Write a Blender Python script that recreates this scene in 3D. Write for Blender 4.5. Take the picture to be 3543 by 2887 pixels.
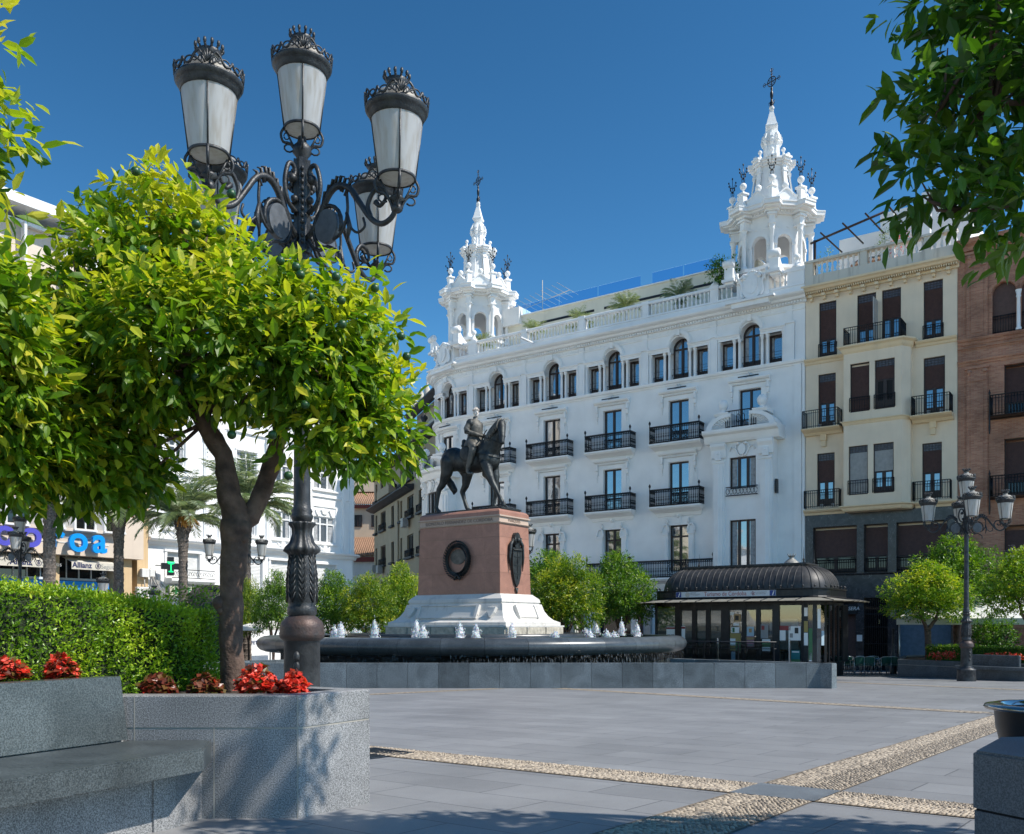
import bpy, math, random
import numpy as np
from mathutils import Vector, Matrix
for _o in list(bpy.data.objects): bpy.data.objects.remove(_o)
SC = bpy.context.scene
R = math.radians; PI = math.pi
rnd = random.Random(7)
# ---------------------------------------------------------------- camera
cd = bpy.data.cameras.new('camera'); cam = bpy.data.objects.new('camera', cd)
SC.collection.objects.link(cam); SC.camera = cam
cam.location = (0, 0, 1.05); cam.rotation_euler = (R(90), 0, 0)
cd.sensor_width = 36; cd.lens = 32.15; cd.shift_y = 0.2028
cd.clip_start = 0.1; cd.clip_end = 3000
# ---------------------------------------------------------------- world and sun
SUN_AZ, SUN_EL = -18.0, 49.0         # azimuth from +X, counter-clockwise
w = bpy.data.worlds.new('World'); SC.world = w; w.use_nodes = True
nt = w.node_tree; bg = nt.nodes['Background']
sky = nt.nodes.new('ShaderNodeTexSky'); sky.sky_type = 'NISHITA'; sky.sun_disc = False
sky.sun_elevation = R(SUN_EL); sky.sun_rotation = R(90 - SUN_AZ)
sky.altitude = 500; sky.air_density = 1.0; sky.dust_density = 0.15; sky.ozone_density = 2.2
hsv = nt.nodes.new('ShaderNodeHueSaturation'); hsv.inputs['Saturation'].default_value = 1.07; hsv.inputs['Value'].default_value = 0.50; hsv.inputs['Hue'].default_value = 0.484
gam = nt.nodes.new('ShaderNodeGamma'); gam.inputs[1].default_value = 1.6
nt.links.new(sky.outputs[0], gam.inputs[0]); nt.links.new(gam.outputs[0], hsv.inputs['Color']); nt.links.new(hsv.outputs[0], bg.inputs[0]); bg.inputs[1].default_value = 0.10
sl = bpy.data.lights.new('sun', 'SUN'); so = bpy.data.objects.new('sun', sl)
SC.collection.objects.link(so); sl.energy = 4.4; sl.angle = R(0.53); sl.color = (1.0, 0.945, 0.86)
_L = Vector((math.cos(R(SUN_AZ)) * math.cos(R(SUN_EL)), math.sin(R(SUN_AZ)) * math.cos(R(SUN_EL)), math.sin(R(SUN_EL))))
so.rotation_euler = (-_L).to_track_quat('-Z', 'Y').to_euler()
SC.view_settings.view_transform = 'Standard'; SC.view_settings.look = 'None'
SC.view_settings.exposure = 0.36; SC.view_settings.gamma = 1.0
SC.render.engine = 'CYCLES'
SC.cycles.max_bounces = 7; SC.cycles.diffuse_bounces = 3; SC.cycles.glossy_bounces = 3
SC.cycles.transparent_max_bounces = 12; SC.cycles.transmission_bounces = 5
SC.cycles.caustics_reflective = False; SC.cycles.caustics_refractive = False
SC.cycles.use_denoising = True
COL = SC.collection

# ---------------------------------------------------------------- materials
def mat(name, c, rough=0.6, metal=0.0, var=0.12, vs=3.0, bump=0.0, bs=40.0, spec=0.5, c2=None, detail=5.0, coat=0.0):
    m = bpy.data.materials.new(name); m.use_nodes = True
    t = m.node_tree; b = t.nodes['Principled BSDF']
    b.inputs['Roughness'].default_value = rough; b.inputs['Metallic'].default_value = metal
    b.inputs['Specular IOR Level'].default_value = spec; b.inputs['Coat Weight'].default_value = coat
    tc = t.nodes.new('ShaderNodeTexCoord')
    n = t.nodes.new('ShaderNodeTexNoise'); n.inputs['Scale'].default_value = vs; n.inputs['Detail'].default_value = detail
    t.links.new(tc.outputs['Object'], n.inputs['Vector'])
    rp = t.nodes.new('ShaderNodeValToRGB')
    a = [max(0, x * (1 - var)) for x in c]; d = [min(1, x * (1 + var)) for x in c]
    if c2: a, d = list(c), list(c2)
    rp.color_ramp.elements[0].color = (*a, 1); rp.color_ramp.elements[1].color = (*d, 1)
    rp.color_ramp.elements[0].position = 0.33; rp.color_ramp.elements[1].position = 0.67
    t.links.new(n.outputs[0], rp.inputs[0]); t.links.new(rp.outputs[0], b.inputs['Base Color'])
    if bump:
        n2 = t.nodes.new('ShaderNodeTexNoise'); n2.inputs['Scale'].default_value = bs; n2.inputs['Detail'].default_value = 6
        t.links.new(tc.outputs['Object'], n2.inputs['Vector'])
        bp = t.nodes.new('ShaderNodeBump'); bp.inputs['Strength'].default_value = bump; bp.inputs['Distance'].default_value = 0.02
        t.links.new(n2.outputs[0], bp.inputs['Height']); t.links.new(bp.outputs[0], b.inputs['Normal'])
    return m

def mat_granite(name, c1, c2, scale=170.0, rough=0.45, tile=None, big=0.25):
    """speckled stone; tile = slab length in metres for a tone change per slab"""
    m = bpy.data.materials.new(name); m.use_nodes = True
    t = m.node_tree; b = t.nodes['Principled BSDF']; b.inputs['Roughness'].default_value = rough
    tc = t.nodes.new('ShaderNodeTexCoord')
    n = t.nodes.new('ShaderNodeTexNoise'); n.inputs['Scale'].default_value = scale; n.inputs['Detail'].default_value = 3; n.inputs['Roughness'].default_value = 0.7
    t.links.new(tc.outputs['Object'], n.inputs['Vector'])
    rp = t.nodes.new('ShaderNodeValToRGB'); rp.color_ramp.elements[0].position = 0.4; rp.color_ramp.elements[1].position = 0.62
    rp.color_ramp.elements[0].color = (*c1, 1); rp.color_ramp.elements[1].color = (*c2, 1)
    t.links.new(n.outputs[0], rp.inputs[0])
    n3 = t.nodes.new('ShaderNodeTexNoise'); n3.inputs['Scale'].default_value = 1.6; n3.inputs['Detail'].default_value = 4; n3.inputs['Distortion'].default_value = 1.2
    t.links.new(tc.outputs['Object'], n3.inputs['Vector'])
    mr = t.nodes.new('ShaderNodeMapRange'); mr.inputs[1].default_value = 0.3; mr.inputs[2].default_value = 0.7
    mr.inputs[3].default_value = 1 - big; mr.inputs[4].default_value = 1 + big
    t.links.new(n3.outputs[0], mr.inputs[0])
    mx = t.nodes.new('ShaderNodeVectorMath'); mx.operation = 'SCALE'
    t.links.new(rp.outputs[0], mx.inputs[0]); t.links.new(mr.outputs[0], mx.inputs['Scale'])
    out = mx.outputs[0]
    if tile:
        at = t.nodes.new('ShaderNodeAttribute'); at.attribute_name = 'tone'
        mr2 = t.nodes.new('ShaderNodeMapRange'); mr2.inputs[3].default_value = 1 - tile; mr2.inputs[4].default_value = 1 + tile
        t.links.new(at.outputs['Fac'], mr2.inputs[0])
        m2 = t.nodes.new('ShaderNodeVectorMath'); m2.operation = 'SCALE'
        t.links.new(out, m2.inputs[0]); t.links.new(mr2.outputs[0], m2.inputs['Scale']); out = m2.outputs[0]
    t.links.new(out, b.inputs['Base Color'])
    bp = t.nodes.new('ShaderNodeBump'); bp.inputs['Strength'].default_value = 0.12; bp.inputs['Distance'].default_value = 0.005
    t.links.new(n.outputs[0], bp.inputs['Height']); t.links.new(bp.outputs[0], b.inputs['Normal'])
    return m

def mat_leaf(name, stops, trans=0.35, rough=0.42, tm=(1.3, 1.5, 0.5)):
    m = bpy.data.materials.new(name); m.use_nodes = True
    t = m.node_tree; b = t.nodes['Principled BSDF']; b.inputs['Roughness'].default_value = rough
    b.inputs['Specular IOR Level'].default_value = 0.45
    at = t.nodes.new('ShaderNodeAttribute'); at.attribute_name = 'tone'
    rp = t.nodes.new('ShaderNodeValToRGB')
    el = rp.color_ramp.elements
    el[0].position = stops[0][0]; el[0].color = (*stops[0][1], 1)
    el[1].position = stops[-1][0]; el[1].color = (*stops[-1][1], 1)
    for p, c in stops[1:-1]:
        e = el.new(p); e.color = (*c, 1)
    t.links.new(at.outputs['Fac'], rp.inputs[0]); t.links.new(rp.outputs[0], b.inputs['Base Color'])
    tr = t.nodes.new('ShaderNodeBsdfTranslucent')
    sc = t.nodes.new('ShaderNodeVectorMath'); sc.operation = 'MULTIPLY'; sc.inputs[1].default_value = tm
    t.links.new(rp.outputs[0], sc.inputs[0]); t.links.new(sc.outputs[0], tr.inputs[0])
    mx = t.nodes.new('ShaderNodeMixShader'); mx.inputs[0].default_value = trans
    t.links.new(b.outputs[0], mx.inputs[1]); t.links.new(tr.outputs[0], mx.inputs[2])
    t.links.new(mx.outputs[0], t.nodes['Material Output'].inputs[0])
    return m

def mat_glass_dark(name, c=(0.02, 0.028, 0.035), rough=0.04, spec=1.0, wave=0.0, mirror=0.0):
    m = bpy.data.materials.new(name); m.use_nodes = True
    t = m.node_tree; b = t.nodes['Principled BSDF']
    b.inputs['Base Color'].default_value = (*c, 1); b.inputs['Roughness'].default_value = rough
    b.inputs['Specular IOR Level'].default_value = spec; b.inputs['IOR'].default_value = 1.6
    tc = t.nodes.new('ShaderNodeTexCoord'); n = t.nodes.new('ShaderNodeTexNoise'); n.inputs['Scale'].default_value = 0.8
    t.links.new(tc.outputs['Object'], n.inputs['Vector'])
    bp = t.nodes.new('ShaderNodeBump'); bp.inputs['Strength'].default_value = 0.15 + wave; bp.inputs['Distance'].default_value = 0.03
    t.links.new(n.outputs[0], bp.inputs['Height']); t.links.new(bp.outputs[0], b.inputs['Normal'])
    if mirror:
        g = t.nodes.new('ShaderNodeBsdfGlossy'); g.inputs['Roughness'].default_value = 0.03; g.inputs[0].default_value = (.9, .95, 1, 1); mx = t.nodes.new('ShaderNodeMixShader'); mx.inputs[0].default_value = mirror
        t.links.new(bp.outputs[0], g.inputs['Normal']); t.links.new(b.outputs[0], mx.inputs[1]); t.links.new(g.outputs[0], mx.inputs[2]); t.links.new(mx.outputs[0], t.nodes['Material Output'].inputs[0])
    return m

def mat_clear(name, tint=(0.75, 0.85, 0.85), alpha=0.35, rough=0.03):
    """thin clear sheet: part mirror, part see-through"""
    m = bpy.data.materials.new(name); m.use_nodes = True
    t = m.node_tree; t.nodes.remove(t.nodes['Principled BSDF'])
    g = t.nodes.new('ShaderNodeBsdfGlossy'); g.inputs['Roughness'].default_value = rough
    tr = t.nodes.new('ShaderNodeBsdfTransparent'); tr.inputs[0].default_value = (*tint, 1)
    fr = t.nodes.new('ShaderNodeFresnel'); fr.inputs[0].default_value = 1.5
    ad = t.nodes.new('ShaderNodeMath'); ad.operation = 'MULTIPLY_ADD'; ad.inputs[1].default_value = 1.0; ad.inputs[2].default_value = alpha * 0.3
    t.links.new(fr.outputs[0], ad.inputs[0])
    mx = t.nodes.new('ShaderNodeMixShader'); t.links.new(ad.outputs[0], mx.inputs[0])
    t.links.new(tr.outputs[0], mx.inputs[1]); t.links.new(g.outputs[0], mx.inputs[2])
    t.links.new(mx.outputs[0], t.nodes['Material Output'].inputs[0])
    return m

def mat_weather(name, c, c2, rough=0.75, streak=0.5, bump=0.15):
    """plaster with faint vertical rain streaks and mottling"""
    m = mat(name, c, rough, var=0.05, vs=0.9, bump=bump, bs=25)
    t = m.node_tree; b = t.nodes['Principled BSDF']
    src = b.inputs['Base Color'].links[0].from_socket
    tc = t.nodes.new('ShaderNodeTexCoord'); mp = t.nodes.new('ShaderNodeMapping'); mp.inputs['Scale'].default_value = (2.2, 2.2, 0.22)
    t.links.new(tc.outputs['Object'], mp.inputs[0])
    n = t.nodes.new('ShaderNodeTexNoise'); n.inputs['Scale'].default_value = 1.4; n.inputs['Detail'].default_value = 7; n.inputs['Roughness'].default_value = 0.65
    t.links.new(mp.outputs[0], n.inputs['Vector'])
    mr = t.nodes.new('ShaderNodeMapRange'); mr.inputs[1].default_value = 0.52; mr.inputs[2].default_value = 0.75; mr.inputs[4].default_value = streak
    t.links.new(n.outputs[0], mr.inputs[0])
    mx = t.nodes.new('ShaderNodeMixRGB'); mx.inputs[2].default_value = (*c2, 1)
    t.links.new(mr.outputs[0], mx.inputs[0]); t.links.new(src, mx.inputs[1]); t.links.new(mx.outputs[0], b.inputs['Base Color'])
    return m

M = {}
M['white'] = mat_weather('white_plaster', (0.86, 0.855, 0.84), (0.66, 0.66, 0.64), streak=0.1, bump=0.04)
M['white2'] = mat_weather('aged_white_plaster', (0.74, 0.73, 0.70), (0.55, 0.53, 0.49), streak=0.5)
M['cream'] = mat_weather('cream_plaster', (0.80, 0.665, 0.50), (0.58, 0.48, 0.36), streak=0.25)
M['creamtrim'] = mat_weather('yellow_trim', (0.78, 0.62, 0.41), (0.5, 0.4, 0.28), streak=0.35)
M['oldstone'] = mat_weather('stained_stone', (0.62, 0.58, 0.50), (0.22, 0.2, 0.17), streak=0.8)
M['beige'] = mat_weather('beige_render', (0.48, 0.37, 0.24), (0.36, 0.28, 0.19), streak=0.3)
M['iron'] = mat('black_iron', (0.012, 0.013, 0.016), 0.38, 0.3, 0.3, 8, 0.1, 60)
M['lampiron'] = mat('lamp_iron', (0.022, 0.024, 0.027), 0.45, 0.3, 0.45, 9, 0.25, 45, c2=(0.06, 0.063, 0.066))
M['wood'] = mat('dark_wood', (0.028, 0.014, 0.011), 0.45, 0, 0.3, 10, 0.1, 40)
M['glass'] = mat_glass_dark('window_glass', mirror=0.3)
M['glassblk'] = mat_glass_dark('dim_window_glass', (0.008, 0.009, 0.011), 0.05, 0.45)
M['curtain'] = mat('curtain', (0.35, 0.36, 0.37), 0.6, 0, 0.25, 6)
M['shutter'] = mat('brown_shutter', (0.095, 0.048, 0.036), 0.55, 0, 0.15, 5)
M['shuttergrey'] = mat('grey_shutter', (0.42, 0.40, 0.37), 0.55, 0, 0.12, 5)
M['steel'] = mat('steel', (0.55, 0.56, 0.58), 0.25, 0.9, 0.1, 8)
M['chrome'] = mat('chrome', (0.42, 0.40, 0.38), 0.14, 1.0, 0.05, 6)
M['dark'] = mat('dark_void', (0.008, 0.008, 0.009), 0.8)
M['whitepaint'] = mat('white_paint', (0.78, 0.78, 0.77), 0.5, 0, 0.04, 3)

# ---------------------------------------------------------------- mesh building
class MB:
    def __init__(s, T=None, fn=None):
        s.v = []; s.f = []; s.mi = []; s.sm = []; s.T = T or Matrix(); s.fn = fn; s.m = 0; s.tone = []; s.tv = 0.5
    def add(s, vs, fs, smooth=False):
        n = len(s.v)
        for p in vs:
            p = s.T @ Vector(p)
            if s.fn: p = Vector(s.fn(p))
            s.v.append(p[:]); s.tone.append(s.tv)
        for f in fs:
            s.f.append([n + i for i in f]); s.mi.append(s.m); s.sm.append(smooth)
        return s
    def box(s, x0, x1, y0, y1, z0, z1):
        vs = [(x, y, z) for z in (z0, z1) for y in (y0, y1) for x in (x0, x1)]
        return s.add(vs, [(0, 2, 3, 1), (4, 5, 7, 6), (0, 1, 5, 4), (1, 3, 7, 5), (3, 2, 6, 7), (2, 0, 4, 6)])
    def bev(s, x0, x1, y0, y1, z0, z1, b=0.02):
        """box with chamfered vertical and top edges"""
        def ring(i, z): return [(x0 + i, y0 + b, z), (x0 + b, y0 + i, z), (x1 - b, y0 + i, z), (x1 - i, y0 + b, z), (x1 - i, y1 - b, z), (x1 - b, y1 - i, z), (x0 + b, y1 - i, z), (x0 + i, y1 - b, z)]
        vs = ring(0, z0) + ring(0, z1 - b) + [(min(max(x, x0 + b), x1 - b), min(max(y, y0 + b), y1 - b), z1) for x, y, z in ring(0, z1)]
        fs = [tuple(range(7, -1, -1))]
        for k in range(2):
            for i in range(8):
                j = (i + 1) % 8; fs.append((k * 8 + i, k * 8 + j, k * 8 + 8 + j, k * 8 + 8 + i))
        fs.append(tuple(range(16, 24)))
        return s.add(vs, fs)
    def prism(s, poly, z0, z1, caps=True):
        n = len(poly)
        vs = [(x, y, z0) for x, y in poly] + [(x, y, z1) for x, y in poly]
        fs = [(i, (i + 1) % n, n + (i + 1) % n, n + i) for i in range(n)]
        if caps: fs += [tuple(range(n - 1, -1, -1)), tuple(range(n, 2 * n))]
        return s.add(vs, fs)
    def plate(s, poly, y0, y1):
        """polygon in x,z extruded along y"""
        n = len(poly)
        vs = [(x, y0, z) for x, z in poly] + [(x, y1, z) for x, z in poly]
        fs = [(i, (i + 1) % n, n + (i + 1) % n, n + i) for i in range(n)]
        fs += [tuple(range(n - 1, -1, -1)), tuple(range(n, 2 * n))]
        return s.add(vs, fs)
    def lathe(s, prof, n=16, c=(0, 0, 0), smooth=True, a0=0.0, a1=2 * PI, sx=1.0, sy=1.0, caps=True):
        full = abs(a1 - a0 - 2 * PI) < 1e-6; k = n if full else n + 1
        vs = []
        for r, z in prof:
            for i in range(k):
                a = a0 + (a1 - a0) * i / n
                vs.append((c[0] + r * math.cos(a) * sx, c[1] + r * math.sin(a) * sy, c[2] + z))
        fs = []
        for j in range(len(prof) - 1):
            for i in range(n):
                i2 = (i + 1) % k
                fs.append((j * k + i, j * k + i2, (j + 1) * k + i2, (j + 1) * k + i))
        s.add(vs, fs, smooth)
        if full and caps:
            for idx, rev in ((0, True), (len(prof) - 1, False)):
                if prof[idx][0] > 1e-4:
                    ring = [(c[0] + prof[idx][0] * math.cos(a0 + 2 * PI * i / n) * sx, c[1] + prof[idx][0] * math.sin(a0 + 2 * PI * i / n) * sy, c[2] + prof[idx][1]) for i in range(n)]
                    s.add(ring, [tuple(range(n - 1, -1, -1)) if rev else tuple(range(n))])
        return s
    def tube(s, pts, r, n=6, smooth=True, flat=1.0):
        pts = [Vector(p) for p in pts]
        rs = r if isinstance(r, (list, tuple)) else [r] * len(pts)
        vs = []; prev = None
        for i, p in enumerate(pts):
            d = (pts[min(i + 1, len(pts) - 1)] - pts[max(i - 1, 0)])
            if d.length < 1e-9: d = Vector((0, 0, 1))
            d.normalize()
            if prev is None:
                h = Vector((0, 0, 1)) if abs(d.z) < 0.9 else Vector((1, 0, 0))
                u = d.cross(h).normalized()
            else:
                u = (prev - d * prev.dot(d))
                u = u.normalized() if u.length > 1e-6 else d.orthogonal().normalized()
            prev = u; v2 = d.cross(u)
            for k in range(n):
                a = 2 * PI * k / n
                vs.append(p + (u * math.cos(a) + v2 * math.sin(a) * flat) * rs[i])
        fs = []
        for i in range(len(pts) - 1):
            for k in range(n):
                k2 = (k + 1) % n
                fs.append((i * n + k, i * n + k2, (i + 1) * n + k2, (i + 1) * n + k))
        fs.append(tuple(range(n - 1, -1, -1))); fs.append(tuple((len(pts) - 1) * n + k for k in range(n)))
        return s.add(vs, fs, smooth)
    def sph(s, c, r, n=12, m=8, sz=1.0):
        return s.lathe([(max(1e-5, r * math.sin(PI * j / m)), -r * sz * math.cos(PI * j / m)) for j in range(m + 1)], n, c)
    def sweep(s, prof, xs, smooth=False):
        """profile of (y, z) points swept along x stations (closed profile)"""
        n = len(prof); vs = [(x, y, z) for x in xs for y, z in prof]; fs = []
        for i in range(len(xs) - 1):
            for k in range(n):
                k2 = (k + 1) % n
                fs.append((i * n + k2, i * n + k, (i + 1) * n + k, (i + 1) * n + k2))
        fs.append(tuple(range(n))); fs.append(tuple((len(xs) - 1) * n + k for k in range(n - 1, -1, -1)))
        return s.add(vs, fs, smooth)
    def build(s, name, m, parent=None, loc=None, rot=None):
        me = bpy.data.meshes.new(name); me.from_pydata(s.v, [], s.f)
        for mm in (m if isinstance(m, (list, tuple)) else [m]): me.materials.append(mm)
        if me.polygons:
            me.polygons.foreach_set('material_index', s.mi); me.polygons.foreach_set('use_smooth', s.sm)
        if len(set(s.tone)) > 1:
            at = me.attributes.new('tone', 'FLOAT', 'POINT'); at.data.foreach_set('value', s.tone)
        me.update()
        o = bpy.data.objects.new(name, me); COL.objects.link(o)
        if parent: o.parent = parent
        if loc: o.location = loc
        if rot: o.rotation_euler = rot
        return o

def tag(o, label=None, cat=None, group=None, kind=None):
    if label: o['label'] = label
    if cat: o['category'] = cat
    if group: o['group'] = group
    if kind: o['kind'] = kind
    return o
def empty(name, loc=(0, 0, 0), rz=0.0, label=None, cat=None, group=None, s=1.0):
    o = bpy.data.objects.new(name, None); COL.objects.link(o); o.empty_display_size = 0.3
    o.location = loc; o.rotation_euler = (0, 0, rz); o.scale = (s, s, s)
    return tag(o, label, cat, group)
def kids(o): return [c for c in bpy.data.objects if c.parent == o]
def copy_tree(o, parent=None, loc=None, rz=None, label=None, group=None, s=None):
    def rec(src, par):
        c = src.copy(); COL.objects.link(c); c.parent = par
        for ch in KM.get(src.name, ()): rec(ch, c)
        return c
    KM = {}
    for x in bpy.data.objects:
        if x.parent: KM.setdefault(x.parent.name, []).append(x)
    c = rec(o, parent)
    if loc is not None: c.location = loc
    if rz is not None: c.rotation_euler = (0, 0, rz)
    if s is not None: c.scale = (s, s, s)
    if label: c['label'] = label
    if group: c['group'] = group
    return c
def lin(a, b, n): return [a + (b - a) * i / n for i in range(n + 1)]
def text(body, size, m, parent, loc, rot, name='lettering', ext=0.004, align='CENTER', sx=1.0, shear=0.0, bold=0.0):
    c = bpy.data.curves.new(name, 'FONT'); c.body = body; c.size = size; c.extrude = ext; c.align_x = align; c.align_y = 'CENTER'
    c.shear = shear; c.offset = bold
    t = bpy.data.objects.new('tmp', c); me = bpy.data.meshes.new_from_object(t); bpy.data.objects.remove(t)
    me.name = name; me.materials.clear(); me.materials.append(m)
    o = bpy.data.objects.new(name, me); COL.objects.link(o); o.parent = parent; o.location = loc; o.rotation_euler = rot; o.scale = (sx, 1, 1)
    return o
def gz(y): return -0.029 * y          # the plaza falls gently away from the camera
def G(x, y, h=0.0): return (x, y, gz(y) + h)
def crv(pts, k=4):
    """smooth curve through the points"""
    P = [Vector(p) for p in pts]; P = [P[0] * 2 - P[1]] + P + [P[-1] * 2 - P[-2]]; o = []
    for i in range(1, len(P) - 2):
        for j in range(k):
            t = j / k; a, b, c, d = P[i - 1:i + 3]
            o.append(.5 * ((2 * b) + (c - a) * t + (2 * a - 5 * b + 4 * c - d) * t * t + (3 * b - 3 * c + d - a) * t ** 3))
    return o + [P[-2]]
def crr(r, n, k=4): return [r[int(i / k)] + (r[min(len(r) - 1, int(i / k) + 1)] - r[int(i / k)]) * ((i % k) / k) for i in range((n - 1) * k + 1)]
def mesh_np(name, V, F, m, parent=None, tone=None, smooth=False, mi=None):
    me = bpy.data.meshes.new(name); me.from_pydata(V.tolist(), [], F.tolist())
    for mm in (m if isinstance(m, (list, tuple)) else [m]): me.materials.append(mm)
    if tone is not None:
        at = me.attributes.new('tone', 'FLOAT', 'POINT'); at.data.foreach_set('value', np.asarray(tone, dtype=np.float32))
    if smooth: me.polygons.foreach_set('use_smooth', [True] * len(me.polygons))
    if mi is not None: me.polygons.foreach_set('material_index', mi)
    me.update(); o = bpy.data.objects.new(name, me); COL.objects.link(o)
    if parent: o.parent = parent
    return o
# ---------------------------------------------------------------- walls with openings
def wall(mb, x0, x1, z0, z1, holes, depth, y=0.0, step=None, y2=None):
    """flat wall facing -y with rectangular openings and their reveals"""
    xs = {x0, x1}; zs = {z0, z1}
    for h in holes: xs |= {h[0], h[1]}; zs |= {h[2], h[3]}
    xs = sorted(x for x in xs if x0 <= x <= x1); zs = sorted(z for z in zs if z0 <= z <= z1)
    if step:
        o = []
        for a, b in zip(xs, xs[1:]):
            k = max(1, int(math.ceil((b - a) / step))); o += lin(a, b, k)[:-1]
        xs = o + [xs[-1]]
    for a, b in zip(xs, xs[1:]):
        for c, d in zip(zs, zs[1:]):
            mx, mz = (a + b) / 2, (c + d) / 2
            if any(h[0] < mx < h[1] and h[2] < mz < h[3] for h in holes): continue
            mb.add([(a, y, c), (b, y, c), (b, y, d), (a, y, d)], [(0, 1, 2, 3)])
    for h in holes:
        a, b, c, d = h[:4]; dp = y + (h[4] if len(h) > 4 else depth)
        inh = lambda x, z: any(g[0] < x < g[1] and g[2] < z < g[3] for g in holes)
        mb.add([(a, y, c), (a, dp, c), (a, dp, d), (a, y, d)], [(0, 1, 2, 3)])
        mb.add([(b, y, c), (b, y, d), (b, dp, d), (b, dp, c)], [(0, 1, 2, 3)])
        cut = [x for x in xs if a - 1e-6 <= x <= b + 1e-6]
        for p, q in zip(cut, cut[1:]):
            m_ = (p + q) / 2
            if not inh(m_, d + 1e-3): mb.add([(p, y, d), (p, dp, d), (q, dp, d), (q, y, d)], [(0, 1, 2, 3)])
            if not inh(m_, c - 1e-3): mb.add([(p, y, c), (q, y, c), (q, dp, c), (p, dp, c)], [(0, 1, 2, 3)])
# ================================================================ ground
def paving_material():
    m = bpy.data.materials.new('granite_paving'); m.use_nodes = True
    t = m.node_tree; b = t.nodes['Principled BSDF']; b.inputs['Roughness'].default_value = 0.5; b.inputs['Specular IOR Level'].default_value = 0.35
    tc = t.nodes.new('ShaderNodeTexCoord'); mp = t.nodes.new('ShaderNodeMapping'); mp.inputs['Rotation'].default_value = (0, 0, R(38))
    t.links.new(tc.outputs['Object'], mp.inputs[0])
    br = t.nodes.new('ShaderNodeTexBrick'); br.inputs['Scale'].default_value = 1.0
    br.inputs['Brick Width'].default_value = 1.25; br.inputs['Row Height'].default_value = 0.52; br.inputs['Mortar Size'].default_value = 0.006
    br.inputs['Mortar Smooth'].default_value = 0.3; br.inputs['Bias'].default_value = 0.0
    br.inputs['Color1'].default_value = (0.22, 0.222, 0.226, 1); br.inputs['Color2'].default_value = (0.262, 0.264, 0.268, 1); br.inputs['Mortar'].default_value = (0.09, 0.09, 0.095, 1)
    t.links.new(mp.outputs[0], br.inputs[0])
    n = t.nodes.new('ShaderNodeTexNoise'); n.inputs['Scale'].default_value = 160; n.inputs['Detail'].default_value = 3
    t.links.new(tc.outputs['Object'], n.inputs['Vector'])
    n2 = t.nodes.new('ShaderNodeTexNoise'); n2.inputs['Scale'].default_value = 0.7; n2.inputs['Detail'].default_value = 9; n2.inputs['Roughness'].default_value = 0.68
    t.links.new(tc.outputs['Object'], n2.inputs['Vector'])
    a = t.nodes.new('ShaderNodeMapRange'); a.inputs[1].default_value = 0.3; a.inputs[2].default_value = 0.7; a.inputs[3].default_value = 0.86; a.inputs[4].default_value = 1.12
    t.links.new(n.outputs[0], a.inputs[0])
    c = t.nodes.new('ShaderNodeMapRange'); c.inputs[1].default_value = 0.3; c.inputs[2].default_value = 0.7; c.inputs[3].default_value = 0.8; c.inputs[4].default_value = 1.16
    t.links.new(n2.outputs[0], c.inputs[0])
    mu = t.nodes.new('ShaderNodeMath'); mu.operation = 'MULTIPLY'; t.links.new(a.outputs[0], mu.inputs[0]); t.links.new(c.outputs[0], mu.inputs[1])
    vs = t.nodes.new('ShaderNodeVectorMath'); vs.operation = 'SCALE'; t.links.new(br.outputs['Color'], vs.inputs[0]); t.links.new(mu.outputs[0], vs.inputs['Scale'])
    # brown gum and dirt specks
    v = t.nodes.new('ShaderNodeTexVoronoi'); v.inputs['Scale'].default_value = 2.3
    t.links.new(tc.outputs['Object'], v.inputs['Vector'])
    lt = t.nodes.new('ShaderNodeMath'); lt.operation = 'LESS_THAN'; lt.inputs[1].default_value = 0.035; t.links.new(v.outputs['Distance'], lt.inputs[0])
    mx = t.nodes.new('ShaderNodeMixRGB'); mx.inputs[2].default_value = (0.10, 0.085, 0.07, 1)
    ls = t.nodes.new('ShaderNodeMath'); ls.operation = 'MULTIPLY'; ls.inputs[1].default_value = 0.6; t.links.new(lt.outputs[0], ls.inputs[0])
    t.links.new(ls.outputs[0], mx.inputs[0]); t.links.new(vs.outputs[0], mx.inputs[1]); t.links.new(mx.outputs[0], b.inputs['Base Color'])
    bp = t.nodes.new('ShaderNodeBump'); bp.inputs['Strength'].default_value = 0.35; bp.inputs['Distance'].default_value = 0.004
    iv = t.nodes.new('ShaderNodeMath'); iv.operation = 'SUBTRACT'; t.links.new(n.outputs[0], iv.inputs[0]); t.links.new(br.outputs['Fac'], iv.inputs[1])
    t.links.new(iv.outputs[0], bp.inputs['Height']); t.links.new(bp.outputs[0], b.inputs['Normal'])
    return m
M['paving'] = paving_material()
mb = MB(); mb.add([(-400, -60, gz(-60)), (400, -60, gz(-60)), (400, 500, gz(500)), (-400, 500, gz(500))], [(0, 1, 2, 3)])
tag(mb.build('ground', M['paving']), kind='structure')

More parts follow.
